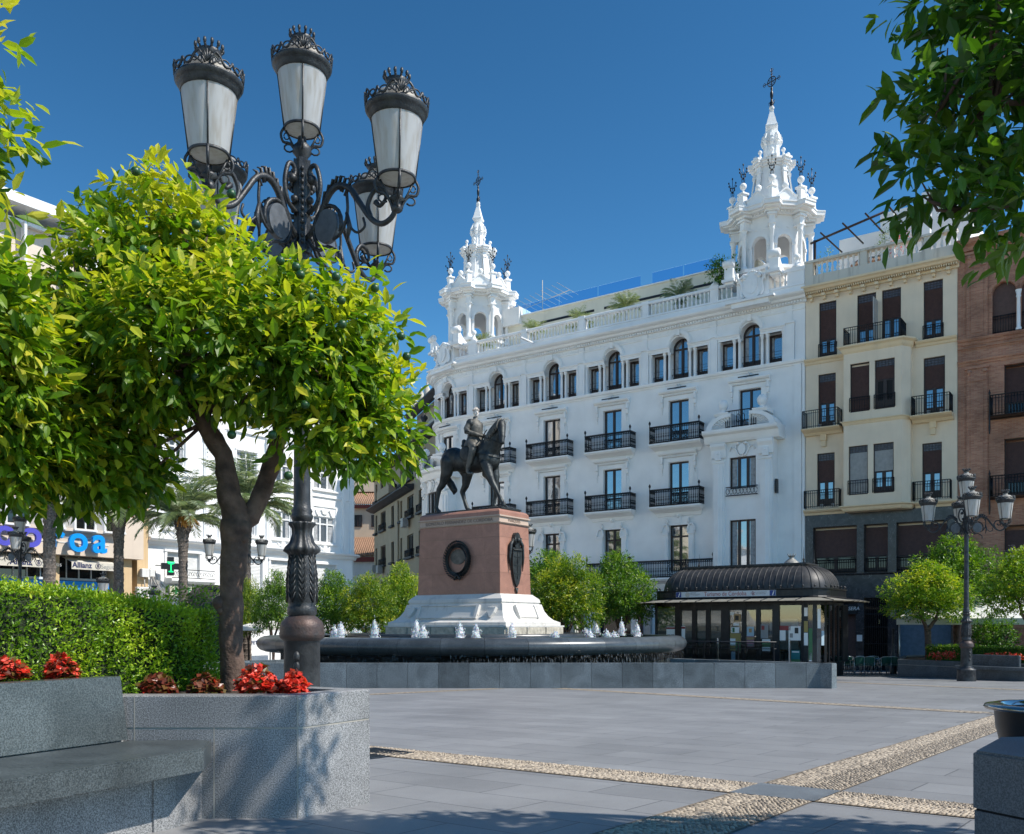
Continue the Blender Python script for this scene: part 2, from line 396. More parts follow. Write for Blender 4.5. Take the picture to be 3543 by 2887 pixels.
M['mortar'] = mat('cobble_mortar', (0.20, 0.16, 0.115), 0.85, var=0.25, vs=20, bump=0.6, bs=60)
def cobble_far():
    m = bpy.data.materials.new('cobbles'); m.use_nodes = True; t = m.node_tree; b = t.nodes['Principled BSDF']; b.inputs['Roughness'].default_value = 0.7
    tc = t.nodes.new('ShaderNodeTexCoord'); v = t.nodes.new('ShaderNodeTexVoronoi'); v.inputs['Scale'].default_value = 17
    t.links.new(tc.outputs['Object'], v.inputs['Vector'])
    rp = t.nodes.new('ShaderNodeValToRGB'); rp.color_ramp.elements[0].color = (0.40, 0.34, 0.26, 1); rp.color_ramp.elements[1].color = (0.15, 0.12, 0.09, 1)
    rp.color_ramp.elements[0].position = 0.35; rp.color_ramp.elements[1].position = 0.75
    t.links.new(v.outputs['Distance'], rp.inputs[0]); t.links.new(rp.outputs[0], b.inputs['Base Color'])
    bp = t.nodes.new('ShaderNodeBump'); bp.invert = True; bp.inputs['Strength'].default_value = 0.8; bp.inputs['Distance'].default_value = 0.02
    t.links.new(v.outputs['Distance'], bp.inputs['Height']); t.links.new(bp.outputs[0], b.inputs['Normal'])
    return m
M['cobfar'] = cobble_far()
M['pebble'] = mat('river_pebbles', (0.50, 0.42, 0.32), 0.6, var=0.0, vs=11, c2=(0.62, 0.54, 0.43))
def pebble_mat():
    m = M['pebble']; t = m.node_tree; b = t.nodes['Principled BSDF']
    at = t.nodes.new('ShaderNodeAttribute'); at.attribute_name = 'tone'
    rp = t.nodes.new('ShaderNodeValToRGB'); e = rp.color_ramp.elements
    e[0].color = (0.20, 0.165, 0.13, 1); e[1].color = (0.52, 0.43, 0.32, 1); x = e.new(0.5); x.color = (0.38, 0.31, 0.23, 1)
    t.links.new(at.outputs['Fac'], rp.inputs[0]); t.links.new(rp.outputs[0], b.inputs['Base Color'])
pebble_mat()
npr = np.random.default_rng(3)
def strip(name, p, q, width, near=15.0, gap=None, label=None):
    """cobbled band from p to q (centre line), a shallow V of two rows of pebbles"""
    p = np.array(p, float); q = np.array(q, float); L = np.linalg.norm(q - p); d = (q - p) / L; n = np.array([-d[1], d[0]])
    hw = width / 2
    mb = MB()
    sg = max(1, int(L / 2)); 
    vs = []; fs = []
    for i in range(sg + 1):
        c = p + d * L * i / sg
        for s, dz in ((-hw, 0.006), (0, 0.004), (hw, 0.006)):
            x, y = c + n * s; vs.append((x, y, gz(y) + dz))
    for i in range(sg):
        for k in range(2): fs.append((i * 3 + k, (i + 1) * 3 + k, (i + 1) * 3 + k + 1, i * 3 + k + 1))
    mb.add(vs, fs)
    for poly in range(len(mb.f)):
        yy = np.mean([mb.v[i][1] for i in mb.f[poly]]); mb.mi[poly] = 0 if yy < near else 1
    # flip winding to face up
    mb.f = [f[::-1] for f in mb.f]
    mb.build(name, [M['mortar'], M['cobfar']]); o = bpy.data.objects[-1] if False else None
    ob = [x for x in COL.objects if x.name.startswith(name)][-1]
    tag(ob, kind='structure')
    # pebbles in the near part
    st = 0.034; ts = np.arange(0, L, st * 0.8); V = []; F = []; T = []
    ang = np.arange(6) * PI / 3; cnt = 0
    rows = int(width / 0.034)
    for i, t0 in enumerate(ts):
        c = p + d * t0
        if c[1] > near or c[1] < 4.0: continue
        if gap and gap[0] < t0 < gap[1]: continue
        for r in range(rows):
            s = -hw + 0.03 + (width - 0.06) * (r + 0.5 * (i % 2)) / rows
            j = npr.normal(0, 0.004, 2)
            cx, cy = c + n * (s + j[0]) + d * j[1]
            # leaning stones: long axis across, tilted differently in the two halves
            a = math.atan2(n[1], n[0]) + (0.5 if s > 0 else -0.5) + npr.normal(0, 0.25)
            ra, rb, h = npr.uniform(0.019, 0.026), npr.uniform(0.009, 0.013), npr.uniform(0.008, 0.015)
            ca, sa = math.cos(a), math.sin(a); z = gz(cy) + 0.004
            base = len(V)
            for rr, hh in ((1.0, 0.0), (0.82, 0.7)):
                for k in ang:
                    ex, ey = ra * rr * math.cos(k), rb * rr * math.sin(k)
                    V.append((cx + ex * ca - ey * sa, cy + ex * sa + ey * ca, z + h * hh))
            V.append((cx, cy, z + h)); tn = npr.uniform(0, 1); T += [tn] * 13
            for k in range(6):
                k2 = (k + 1) % 6
                F.append((base + k, base + k2, base + 6 + k2)); F.append((base + k, base + 6 + k2, base + 6 + k)); F.append((base + 6 + k, base + 6 + k2, base + 12))
    if V:
        o2 = mesh_np('cobblestones', np.array(V), np.array(F), M['pebble'], None, T, True)
        tag(o2, label or 'round beige pebbles set on edge in the paving band', 'cobblestones', kind='stuff')
A0 = (-4.2, 12.6); A1 = (6.0, 4.25)
strip('path', (-5.22, 12.72), (5.62, 3.86), 0.58, gap=(9.04, 9.69), label='pebbles of the band running from the planter corner to the lower right')
strip('path', (0.15, 4.32), (8.02, 14.66), 0.62, near=16, gap=(2.8, 3.41), label='pebbles of the wide band climbing from bottom centre to the bin')
strip('path', (-3.6, 22.0), (-0.35, 25.6), 0.5, near=0)
strip('path', (1.3, 25.75), (8.05, 15.5), 0.5, near=0)
strip('path', (8.1, 15.4), (14.5, 6.5), 0.5, near=0)
strip('path', (11.0, 31.2), (15.5, 20.8), 0.45, near=0)
M['slab'] = mat_granite('crossing_slab', (0.10, 0.115, 0.13), (0.21, 0.23, 0.25), 150, 0.4)
_c = Vector((2.03, 6.79)); _d = Vector((0.774, -0.633)); _n = Vector((0.605, 0.796))
mb = MB()
vs = [(_c + _d * a + _n * b) for a, b in ((-.32, -.30), (.32, -.30), (.32, .30), (-.32, .30))]
mb.add([(v.x, v.y, gz(v.y) + .010) for v in vs], [(0, 1, 2, 3)])
tag(mb.build('pavement', M['slab']), kind='structure')
# iron drain grate by the planter
mb = MB(Matrix.Translation((-1.42, 9.3, gz(9.3) + 0.005)) @ Matrix.Rotation(R(-39), 4, 'Z'))
mb.box(-.3, .3, -.3, -.26, 0, .012); mb.box(-.3, .3, .26, .3, 0, .012); mb.box(-.3, -.26, -.26, .26, 0, .012); mb.box(.26, .3, -.26, .26, 0, .012)
for i in range(11): mb.box(-.25 + i * .046, -.23 + i * .046, -.26, .26, 0, .01)
tag(mb.build('drain_grate', M['iron']), 'dark iron drain grate in the paving at the planter corner', 'drain grate')

# ================================================================ near planter, bench
M['granite'] = mat_granite('grey_granite', (0.11, 0.11, 0.11), (0.42, 0.415, 0.41), 130, 0.5, big=0.22)
M['granite2'] = mat_granite('green_granite', (0.032, 0.040, 0.042), (0.115, 0.132, 0.136), 120, 0.3, big=0.45)
M['joint'] = mat('stone_joint', (0.42, 0.38, 0.32), 0.8)
M['soil'] = mat('soil', (0.05, 0.035, 0.025), 0.95, var=0.4, vs=14, bump=1.0, bs=30)
BD = Vector((0.46, 0.888)).normalized(); BN = Vector((-BD.y, BD.x))      # bench run and its inward normal
PZ = 0.605                                                              # planter top
def inset(poly, k):
    n = len(poly); out = []
    for i in range(n):
        a, b, c = Vector(poly[i - 1]), Vector(poly[i]), Vector(poly[(i + 1) % n])
        e1 = (b - a).normalized(); e2 = (c - b).normalized()
        n1 = Vector((-e1.y, e1.x)); n2 = Vector((-e2.y, e2.x)); m = (n1 + n2)
        m = m / max(0.3, m.dot(n1)); out.append(tuple(b + m * k))
    return out
def planter(name, poly, top, label, bottom=None, wallk=0.16, matr=None, soil_drop=0.05, group=None, cop=0.2, joints=()):
    """poly counter-clockwise; a stone wall with coping round a soil bed"""
    root = empty(name, (poly[0][0], poly[0][1], gz(poly[0][1])), 0, label, 'planter', group)
    o = root.location; loc = [(x - o.x, y - o.y) for x, y in poly]
    inn = inset(loc, wallk); cin = inset(loc, 0.004); n = len(loc); t = top - o.z
    mb = MB(); zb = -0.6
    for i in range(n):
        j = (i + 1) % n
        mb.add([(*loc[i], zb), (*loc[j], zb), (*loc[j], t - cop - .012), (*loc[i], t - cop - .012)], [(0, 1, 2, 3)])
    mb.build('wall', matr or M['granite'], root)
    mb = MB()
    for i in range(n):
        j = (i + 1) % n; a, b, c, d = loc[i], loc[j], inn[j], inn[i]; ch = inset(loc, 0.008)
        z0 = t - cop
        mb.add([(*a, z0), (*b, z0), (*b, t - .008), (*a, t - .008), (*ch[j], t), (*ch[i], t), (*c, t), (*d, t), (*c, t - .3), (*d, t - .3)],
               [(0, 1, 2, 3), (3, 2, 4, 5), (5, 4, 6, 7), (7, 6, 8, 9)])
    mb.build('coping', matr or M['granite'], root)
    mb = MB()
    for i in range(n):
        j = (i + 1) % n; a, b = cin[i], cin[j]
        mb.add([(*a, t - cop - .014), (*b, t - cop - .014), (*b, t - cop + .002), (*a, t - cop + .002)], [(0, 1, 2, 3)])
    mb.build('joint', M['joint'], root)
    if joints:
        for (x, y), nx, ny, z0, z1 in joints:
            mb = MB(); e = Vector((-ny, nx)) * .004; p = Vector((x - o.x, y - o.y)) + Vector((nx, ny)) * .0015
            mb.add([(p.x - e.x, p.y - e.y, z0 - o.z), (p.x + e.x, p.y + e.y, z0 - o.z), (p.x + e.x, p.y + e.y, z1 - o.z), (p.x - e.x, p.y - e.y, z1 - o.z)], [(0, 1, 2, 3)]); mb.build('joint', M['joint'], root)
    mb = MB(); mb.add([(*p, t - soil_drop) for p in inset(loc, wallk * .9)], [tuple(range(n))])
    mb.build('soil', M['soil'], root)
    return root
PA, PB, PC, PD, PE = (-2.44, 5.74), (-1.34, 5.74), (-0.985, 6.33), (-1.5, 6.62), (-1.8, 7.1)
PL = [PA, PB, PC, PD, PE, (-3.3, 10.0), (-7.5, 8.5), (-7.0, 1.5), (-4.53, 1.70)]
planter('planter', PL, PZ, 'big grey granite planter at lower left holding hedge, orange tree and red flowers',
        joints=[((-2.37, 5.74), 0, -1, -.4, PZ), ((-1.87, 5.74), 0, -1, -.4, PZ - .2), ((-1.345, 5.74), 0, -1, -.4, PZ)])
# bench along the planter's left flank
def bench_near():
    o = Vector((-1.886, 5.76)); root = empty('stone_bench', (o.x, o.y, gz(o.y)), 0, 'dark green granite bench with a tall backrest at lower left', 'bench')
    z0 = root.location.z
    def P(a, b): return Vector((0, 0)) + BD * a + BN * b          # a along the run, b inward
    # local coordinates relative to seat corner touching the planter
    front = Vector((-1.79 - o.x, 5.31 - o.y))
    def poly(mb, pts, za, zb): mb.prism(pts, za - z0, zb - z0)
    f0 = front; f1 = front - BD * 5.6
    back0 = Vector((-2.46 - o.x, 5.735 - o.y)) - BN * .075; back1 = back0 - BD * 5.2
    mb = MB(); pts = [tuple(f1), tuple(f0), (0.0, -0.025), tuple(back0 + Vector((0.02, 0))), tuple(back1)]
    poly(mb, pts, .202, .318)
    cp = Vector(f0)
    ins = inset(pts, .012); poly(mb, ins, .318, .33)
    mb.build('seat', M['granite2'], root)
    # backrest slab leaning back a little
    nb = BN
    mb = MB(); b0 = back0 + BD * 0.0; b1 = back1
    lean = .035
    q = []
    for base, z in ((0.0, .335), (lean, .728)):
        for pt_, off in ((b1, 0), (b0, 0), (b0, .13 - base * .3), (b1, .13 - base * .3)):
            e = pt_ + nb * (base + off) - (BD * (base * .8) if pt_ is b0 else Vector((0, 0)))
            q.append((e.x, e.y, z - z0))
    mb.add(q, [(3, 2, 1, 0), (4, 5, 6, 7), (0, 1, 5, 4), (1, 2, 6, 5), (2, 3, 7, 6), (3, 0, 4, 7)])
    mb.build('backrest', M['granite2'], root)
    mb = MB(); s0 = Vector((-2.01 - o.x, 5.44 - o.y)); pts = [tuple(s0 - BD * 5.2), tuple(s0), tuple(s0 + BD * .1 + nb * .02), (0.02 - .0, -0.02), (-.4, -.01), tuple(back1 + nb * .1)]
    poly(mb, [tuple(s0 - BD * 5.3), tuple(s0), (-.06, -.022), (-.5, -.022), tuple(back1)], -.6, .20)
    mb.build('base', M['granite'], root)
    mb = MB(); poly(mb, [tuple(s0 - nb * .012 - BD * .16), tuple(s0 - nb * .012 + BD * 0.0), tuple(s0 + BD * .0 + nb * .01), tuple(s0 - BD * .16 + nb * .01)], -.6, .19)
    mb.build('pier', M['granite'], root)
bench_near()
# block of the planter at lower right with the bin behind it
M['granite3'] = mat_granite('dark_granite', (0.075, 0.08, 0.088), (0.17, 0.178, 0.19), 150, 0.4, big=0.25)
mb = MB(); root = empty('planter_wall', (1.745, 3.45, gz(3.45)), 0, 'dark granite block wall at the lower right edge below the bin', 'wall')
poly = [(0, 0), (0.26, -.55), (3.6, -1.6), (4.2, .9), (.32, .42)]
z = -gz(3.45)
mb.prism(poly, -.4, .60 + z - .25 + .0); mb.build('lower_course', M['granite3'], root)
mb = MB(); mb.prism(inset(poly, -.004), .36 + z, .565 + z); mb.prism(inset(poly, .006), .565 + z, .575 + z); mb.build('upper_course', M['granite3'], root)
mb = MB(); mb.prism(inset(poly, .006), .35 + z, .36 + z); mb.build('joint', M['dark'], root)
# litter bin
bx, by = 2.56, 4.30; bz = gz(by) - .03
root = empty('litter_bin', (bx, by, bz), 0, 'black round litter bin with a shiny steel rim at the right edge', 'litter bin')
mb = MB(); mb.lathe([(.17, 0), (.19, .04), (.15, .06), (.16, .3), (.255, .72), (.262, .80)], 40); mb.build('body', mat('bin_black', (.015, .016, .02), .35, .2, .2, 6), root)
mb = MB(); mb.lathe([(.262, .80), (.30, .803), (.308, .812), (.30, .824), (.26, .832), (.22, .828), (.22, .79)], 56, caps=False); mb.build('rim', M['chrome'], root)
mb = MB(); mb.lathe([(.23, .81), (.15, .74), (.0001, .72)], 40); mb.build('liner', M['dark'], root)
# ================================================================ white hotel on the corner
AF = math.atan2(-.5803, .8145)
FROT = Matrix.Rotation(AF, 4, 'Z')
FO = Vector((16.45, 51.30, 0))
def F2W(x, y, z=0.0): return FO + (FROT @ Vector((x, y, z)))
M['redstone'] = mat('red_column_stone', (0.25, 0.12, 0.09), 0.5, var=0.2, vs=4)
BR, BX = 4.5, -25.0
def bend(p):
    """wraps the left end of the facade round the street corner"""
    x, y, z = p
    if x >= BX: return (x, y, z)
    th = (BX - x) / BR; r = BR - y
    if th > 2.2:
        e = (th - 2.2) * BR; th = 2.2
        return (BX - r * math.sin(th) + e * math.cos(th) * -1, BR - r * math.cos(th) + e * math.sin(th), z)
    return (BX - r * math.sin(th), BR - r * math.cos(th), z)
hotel = empty('hotel_building', (FO.x, FO.y, gz(FO.y)), AF, 'white corner hotel with two ornate turrets, black balconies and rooftop balustrade', 'building')
HZ = -gz(FO.y)
HB = empty('tmp'); bpy.data.objects.remove(HB)
def H(fn=True): return MB(Matrix.Translation((0, 0, HZ)), fn=None if not fn else None)
class HM(MB):
    """builder in facade coordinates (x along, y inward, z world height), bent round the corner"""
    def __init__(s, b=True):
        super().__init__(); s.fn = (lambda p: (*bend(p)[:2], p[2] + HZ)) if b else (lambda p: (p[0], p[1], p[2] + HZ))
CEN = [-3.2, -7.7, -12.3, -16.9, -21.5, -26.05]
WX = -35.0
LZ0, LZ1, SPR = 16.0, 17.78, 18.02
# --- main wall
holes = []
for c in CEN:
    holes.append((c - 1.88, c + 1.88, LZ0, LZ1, .62)); holes.append((c - .6, c + .6, LZ1, 18.64, .62))
    holes.append((c - .65, c + .65, 12.2, 14.75, .22))
for c in CEN[1:5]:
    holes.append((c - .65, c + .65, 8.35, 10.98, .22)); holes.append((c - .65, c + .65, 4.3, 7.13, .28))
holes.append((-3.4 - .8, -3.4 + .75, 4.3, 7.1, .22))
for k in range(6):
    c = CEN[k]; holes.append((c - 1.3, c + 1.3, -1.2, 3.1, .6))
mb = HM(); wall(mb, WX, 0, -2, 19.9, holes, .3, step=.4)
mb.build('wall', M['white'], hotel)
# arch spandrels
for c in CEN:
    n = 10; mb = HM()
    for k in range(n):
        a0 = PI * k / n; a1 = PI * (k + 1) / n
        x0, z0_, x1, z1_ = c - .6 * math.cos(a0), SPR + .6 * math.sin(a0), c - .6 * math.cos(a1), SPR + .6 * math.sin(a1)
        mb.add([(x0, .002, z0_), (x1, .002, z1_), (x1, .002, 18.66), (x0, .002, 18.66)], [(0, 1, 2, 3)])
        mb.add([(x0, .002, z0_), (x0, .62, z0_), (x1, .62, z1_), (x1, .002, z1_)], [(0, 1, 2, 3)], True)
    mb.build('arch_soffit', M['white'], hotel)
# back of the loggia and closed body of the building
mb = HM()
mb.box(-24.6, -.05, .66, 13, -2, 19.9); mb.build('building_body', M['white'], hotel)
mb = HM(False); mb.lathe([(3.85, -2), (3.85, 19.9)], 40, (BX, BR, 0)); mb.box(BX - 3.0, BX + 1, 4, 16, -2, 19.9)
mb.build('corner_body', M['white'], hotel)
mb = HM(False)
for s0, s1 in ((WX, 0),):
    xs = lin(WX, 0, 70)
mb = HM(); xs = lin(WX, -25, 25) + [0]
mb.sweep([(-.1, 19.85), (2.5, 19.85), (2.5, 19.98), (-.1, 19.98)], xs)
mb.build('roof_terrace', M['white2'], hotel)
# --- horizontal mouldings
def mould(name, prof, x0=WX, x1=0.0, m=None):
    mb = HM(); xs = ([x for x in lin(x0, min(-25, x1), max(2, int((min(-25, x1) - x0) / .35)))] if x0 < -25 else [x0])
    if x1 > xs[-1]: xs.append(x1)
    mb.sweep(prof, xs); return mb.build(name, m or M['white'], hotel)
mould('cornice', [(0, 19.15), (-.12, 19.15), (-.14, 19.30), (-.34, 19.34), (-.40, 19.46), (-.62, 19.52), (-.70, 19.60), (-.70, 19.68), (0, 19.74)], x1=.1)
mould('parapet_base', [(.0, 19.70), (-.12, 19.70), (-.12, 20.12), (-.18, 20.14), (-.18, 20.24), (.3, 20.24), (.3, 19.7)])
mould('frieze_band', [(0, 18.80), (-.05, 18.80), (-.07, 18.86), (0, 18.88)])
mould('sill_course', [(0, 15.70), (-.06, 15.70), (-.08, 15.78), (-.2, 15.82), (-.24, 15.92), (-.24, 15.99), (.0, 16.0)], x1=.05)
mould('string_course', [(0, 3.25), (-.1, 3.25), (-.2, 3.4), (-.25, 3.55), (0, 3.6)])
mb = HM()
x = -31.5
while x < -.1:
    mb.box(x, x + .085, -.22, -.02, 19.17, 19.29); x += .17
mb.build('dentil_course', M['white'], hotel)
x = -31.0                                       # lettered frieze panels
while x < -.6:
    wv = rnd.choice([.22, .3, .36]); mb = HM(); mb.box(x, x + wv, -.03, 0.0, 18.93, 19.1); x += wv + .16; mb.build('frieze_panel', M['white'], hotel)
# --- balustrade sections
def baluster(mb, x, y, z0, h, r=.075, n=7):
    mb.lathe([(r * .9, 0), (r * .9, .08 * h), (r * .5, .14 * h), (r * .95, .30 * h), (r * .9, .38 * h), (r * .42, .62 * h), (r * .42, .72 * h), (r * .75, .8 * h), (r * .9, .92 * h), (r * .9, h)], n, (x, y, z0))
SECT = [(-28.9, -28.2), (-24.95, -23.95), (-23.2, -19.35), (-18.9, -14.8), (-14.3, -10.15), (-9.7, -5.65), (-5.1, -4.2), (-1.9, -1.0)]
for a, b in SECT:
    mb = HM(); n = max(2, int((b - a) / .255)); st = (b - a) / n
    for i in range(n): baluster(mb, a + st * (i + .5), .06, 20.24, .72)
    xs = lin(a - .02, b + .02, 8); mb.sweep([(-.09, 20.96), (-.13, 21.0), (-.13, 21.1), (-.08, 21.14), (.2, 21.14), (.25, 21.1), (.25, 21.0), (.2, 20.96)], xs)
    mb.build('balustrade', M['white'], hotel)
def pier(mb, x0, x1):
    mb.box(x0, x1, -.13, .25, 20.24, 20.96); mb.box(x0 - .03, x1 + .03, -.17, .29, 20.96, 21.16)
    if x1 - x0 > .3: mb.box(x0 + .09, x1 - .09, -.145, -.13, 20.36, 20.86)
for a, b in ((-23.93, -23.22), (-19.33, -18.92), (-14.78, -14.32), (-10.13, -9.72), (-5.63, -5.12), (-.98, .0)):
    mb = HM(); pier(mb, a, b); mb.build('balustrade_pier', M['white'], hotel)
def finial(mb, x, y, z, s=1.0):
    mb.lathe([(.2 * s, 0), (.2 * s, .06 * s), (.1 * s, .16 * s), (.07 * s, .3 * s), (.09 * s, .34 * s)], 12, (x, y, z)); mb.sph((x, y, z + .47 * s), .15 * s, 12, 8)
for x in (-23.6, -5.4, -.5):
    mb = HM(); mb.box(x - .25, x + .25, -.1, .4, 21.14, 21.24); finial(mb, x, .1, 21.24, 1.25); mb.build('finial', M['white'], hotel)
# --- crest with shield between scrolls under each turret
def crest(c):
    mb = HM(); mb.box(c - 1.1, c + 1.1, -.75, .2, 19.35, 19.62); mb.box(c - 1.45, c + 1.45, -.9, .2, 19.62, 19.74)
    mb.box(c - .95, c + .95, -.3, .3, 19.74, 21.1)
    n = 24; ov = [(c + .62 * math.cos(2 * PI * i / n), 20.55 + .72 * math.sin(2 * PI * i / n)) for i in range(n)]
    mb.plate(ov, -.42, -.3)
    sh = [(c - .32, 20.95), (c + .32, 20.95), (c + .36, 20.5), (c + .2, 20.2), (c, 20.08), (c - .2, 20.2), (c - .36, 20.5)]
    mb.plate(sh, -.5, -.42); mb.box(c - .012, c + .012, -.515, -.5, 20.15, 20.9); mb.box(c - .3, c + .3, -.515, -.5, 20.52, 20.55)
    for s in (-1, 1):
        pts = [(c + s * (.5 + .35 * t + .08 * math.sin(t * 9)), -.4, 19.95 + 1.5 * t) for t in lin(0, 1, 10)]; mb.tube(pts, .085, 6)
        mb.sph((c + s * .45, -.4, 21.1), .14, 8, 6); mb.tube([(c + s * .2, -.42, 21.2), (c + s * .45, -.42, 21.28), (c + s * .7, -.4, 21.1), (c + s * .8, -.4, 20.8)], .07, 6)
    mb.plate([(c - .5, 21.1), (c + .5, 21.1), (c + .35, 21.35), (c, 21.55), (c - .35, 21.35)], -.38, 0)
    for i in range(7): mb.sph((c - .36 + .12 * i, -.38, 21.22 + .22 * math.sin(PI * i / 6)), .06, 6, 5)
    mb.build('crest', M['white'], hotel)
    # volutes standing on the parapet either side
    for s in (-1, 1):
        mb = HM(); cx = c + s * 1.35
        prof = []
        for i in range(15):
            t = i / 14; prof.append((-.55 + 1.5 * t, 22.3 - 1.15 * t ** .7 - .12 * math.sin(t * PI * 1.2)))
        poly = [(y, z) for y, z in prof] + [(.95, 20.9), (-.5, 20.9), (-.55, 21.2)]
        x0, x1 = (cx - .26, cx + .26)
        nn = len(poly)
        mb.add([(x0, y, z) for y, z in poly] + [(x1, y, z) for y, z in poly], [(i, (i + 1) % nn, nn + (i + 1) % nn, nn + i) for i in range(nn)] + [tuple(range(nn)), tuple(range(2 * nn - 1, nn - 1, -1))])
        mb.tube([(x0 - .05, -.5, 22.1), (x1 + .05, -.5, 22.1)], .24, 14)
        mb.box(x0 - .12, x1 + .12, -.7, .3, 21.02, 21.18)
        mb.build('scroll', M['white'], hotel)
crest(-2.95); crest(-26.1)
# --- arcade: columns, entablature, arch mouldings, pilasters
COLP = [(.06, 0), (.13, .0), (.13, .06), (.10, .10), (.085, .16), (.085, .9), (.075, 1.58), (.10, 1.6), (.085, 1.64), (.13, 1.72), (.14, 1.78)]
col_me = None
for c in CEN:
    for dx in (-1.94, -1.0, -.68, .68, 1.0, 1.94):
        p = bend((c + dx, .12, 0))
        if col_me is None:
            mb = MB(); mb.lathe(COLP, 10); o = mb.build('column', M['white'], hotel, (p[0], p[1], LZ0 + HZ)); col_me = o
        else:
            o = col_me.copy(); COL.objects.link(o); o.location = (p[0], p[1], LZ0 + HZ)
for c in CEN:
    for a, b in ((c - 2.1, c - .6), (c + .6, c + 2.1)):
        mb = HM(); xs = lin(a, b, 5); mb.sweep([(-.04, LZ1), (-.04, LZ1 + .13), (-.08, LZ1 + .15), (-.08, LZ1 + .2), (-.16, LZ1 + .26), (-.16, LZ1 + .33), (.22, LZ1 + .33), (.22, LZ1)], xs)
        mb.build('entablature', M['white'], hotel)
    mb = HM(); n = 16
    for k in range(n):
        for r0, r1, y0 in ((.6, .86, -.09), (.66, .8, -.13)):
            vs = []
            for a in (PI * k / n, PI * (k + 1) / n):
                for r in (r0, r1):
                    vs += [(c - r * math.cos(a), y0, SPR + .12 + r * math.sin(a)), (c - r * math.cos(a), .05, SPR + .12 + r * math.sin(a))]
            mb.add(vs, [(0, 4, 6, 2), (2, 6, 7, 3), (0, 1, 5, 4)])
    mb.box(c - .1, c + .1, -.2, 0, 18.66, 19.02)
    mb.build('arch_moulding', M['white'], hotel)
pls = [(CEN[i] + CEN[i + 1]) / 2 for i in range(5)] + [-.9, -28.35]
for c in pls:
    mb = HM(); hw = .26 if c != -.9 else .3
    mb.box(c - hw, c + hw, -.07, .02, 16.0, 18.11); mb.box(c - hw * .6, c + hw * .6, -.075, -.065, 16.25, 17.85)
    mb.box(c - hw - .04, c + hw + .04, -.15, .02, 18.11, 18.2); mb.box(c - .17, c + .17, -.05, 0, 18.2, 18.8)
    mb.box(c - .2, c + .2, -.075, 0, 18.85, 19.12); mb.box(c - .13, c + .13, -.09, -.075, 18.9, 19.08); mb.box(c - .1, c + .1, -.065, -.05, 18.28, 18.7)
    mb.box(c - hw + .0, c - hw + .07, -.1, .0, 16.0, 18.0); mb.box(c + hw - .07, c + hw, -.1, 0, 16.0, 18.0)
    mb.build('pilaster', M['white'], hotel)
# --- windows
def window_set(w, h, leaves=2, transom=None, arch=False, fr=.07, curtain=True, m='wood', low=0.0, side=True):
    """frame mesh and glass mesh, origin at bottom centre, frame in front (y = 0 outward)"""
    f = MB(); hw = w / 2
    f.box(-hw, -hw + fr, -.04, .06, 0, h); f.box(hw - fr, hw, -.04, .06, 0, h); f.box(-hw + fr, hw - fr, -.04, .06, h - fr, h); f.box(-hw + fr, hw - fr, -.04, .06, 0, fr)
    for i in range(1, leaves):
        x = -hw + w * i / leaves; f.box(x - fr * .75, x + fr * .75, -.06, .05, fr, h - fr)
    if transom: f.box(-hw + fr, hw - fr, -.05, .055, transom - .05, transom + .05)
    if low: f.box(-hw + fr, hw - fr, -.02, .05, fr, low)
    if arch:
        n = 12
        for k in range(n):
            vs = []
            for a in (PI * k / n, PI * (k + 1) / n):
                for r in (hw - fr, hw): vs += [(-r * math.cos(a), -.04, h + r * math.sin(a)), (-r * math.cos(a), .06, h + r * math.sin(a))]
            f.add(vs, [(0, 4, 6, 2), (2, 6, 7, 3), (0, 1, 5, 4)])
        f.box(-fr * .5, fr * .5, -.05, .05, h, h + hw - fr)
    g = MB(); g.add([(-hw + .02, .03, .02), (hw - .02, .03, .02), (hw - .02, .03, h - .02), (-hw + .02, .03, h - .02)], [(0, 1, 2, 3)])
    if arch: g.add([(-(hw - .02) * math.cos(PI * k / 12), .03, h + (hw - .02) * math.sin(PI * k / 12)) for k in range(13)], [tuple(range(12, -1, -1))])
    cu = None
    if curtain:
        cu = MB(); 
        for s in (-1, 1):
            a, b = (hw * .96, hw * .5); vs = []
            k = 9
            for i in range(k + 1):
                x = s * (a + (b - a) * i / k); vs += [(x, .026 - .004 * (i % 2), .05), (x, .026 - .004 * (i % 2), h - .05)]
            cu.add(vs, [(2 * i, 2 * i + 2, 2 * i + 3, 2 * i + 1) for i in range(k)])
    return f, g, cu
PROTO = {}
def put_window(key, parent, loc, rz=0.0, fm='wood', gm='glass', name='window', cm='curtain', **kw):
    if key not in PROTO:
        f, g, cu = window_set(**kw)
        o = f.build(name, M[fm] if isinstance(fm, str) else fm, parent); p = g.build('glass_pane', M[gm], o); L = [o, p]
        if cu: L.append(cu.build('curtain', M[cm], o))
        PROTO[key] = L
    else:
        L0 = PROTO[key]; o = L0[0].copy(); COL.objects.link(o); o.parent = parent
        for ch in L0[1:]:
            c2 = ch.copy(); COL.objects.link(c2); c2.parent = o
    o.location = loc; o.rotation_euler = (0, 0, rz)
    return o
def at_bend(x, y):
    p = bend((x, y, 0)); th = min(2.2, max(0, (BX - x) / BR)); return p[0], p[1], -th
def pw(key, x, y, z, **kw):
    a, b, rz = at_bend(x, y); return put_window(key, hotel, (a, b, z + HZ), rz, **kw)
M['redsheen'] = M['wood']
for c in CEN:
    pw('arch', c, .56, 16.02, w=1.2, h=2.0, leaves=2, arch=True, fr=.09, low=.45, curtain=True)
    for s in (-1, 1): pw('small', c + s * 1.45, .56, 16.02, w=.95, h=1.75, leaves=1, fr=.12, low=.4, curtain=True)
    pw('r4', c, .2, 12.2, w=1.3, h=2.55, leaves=2, fr=.075, curtain=False)
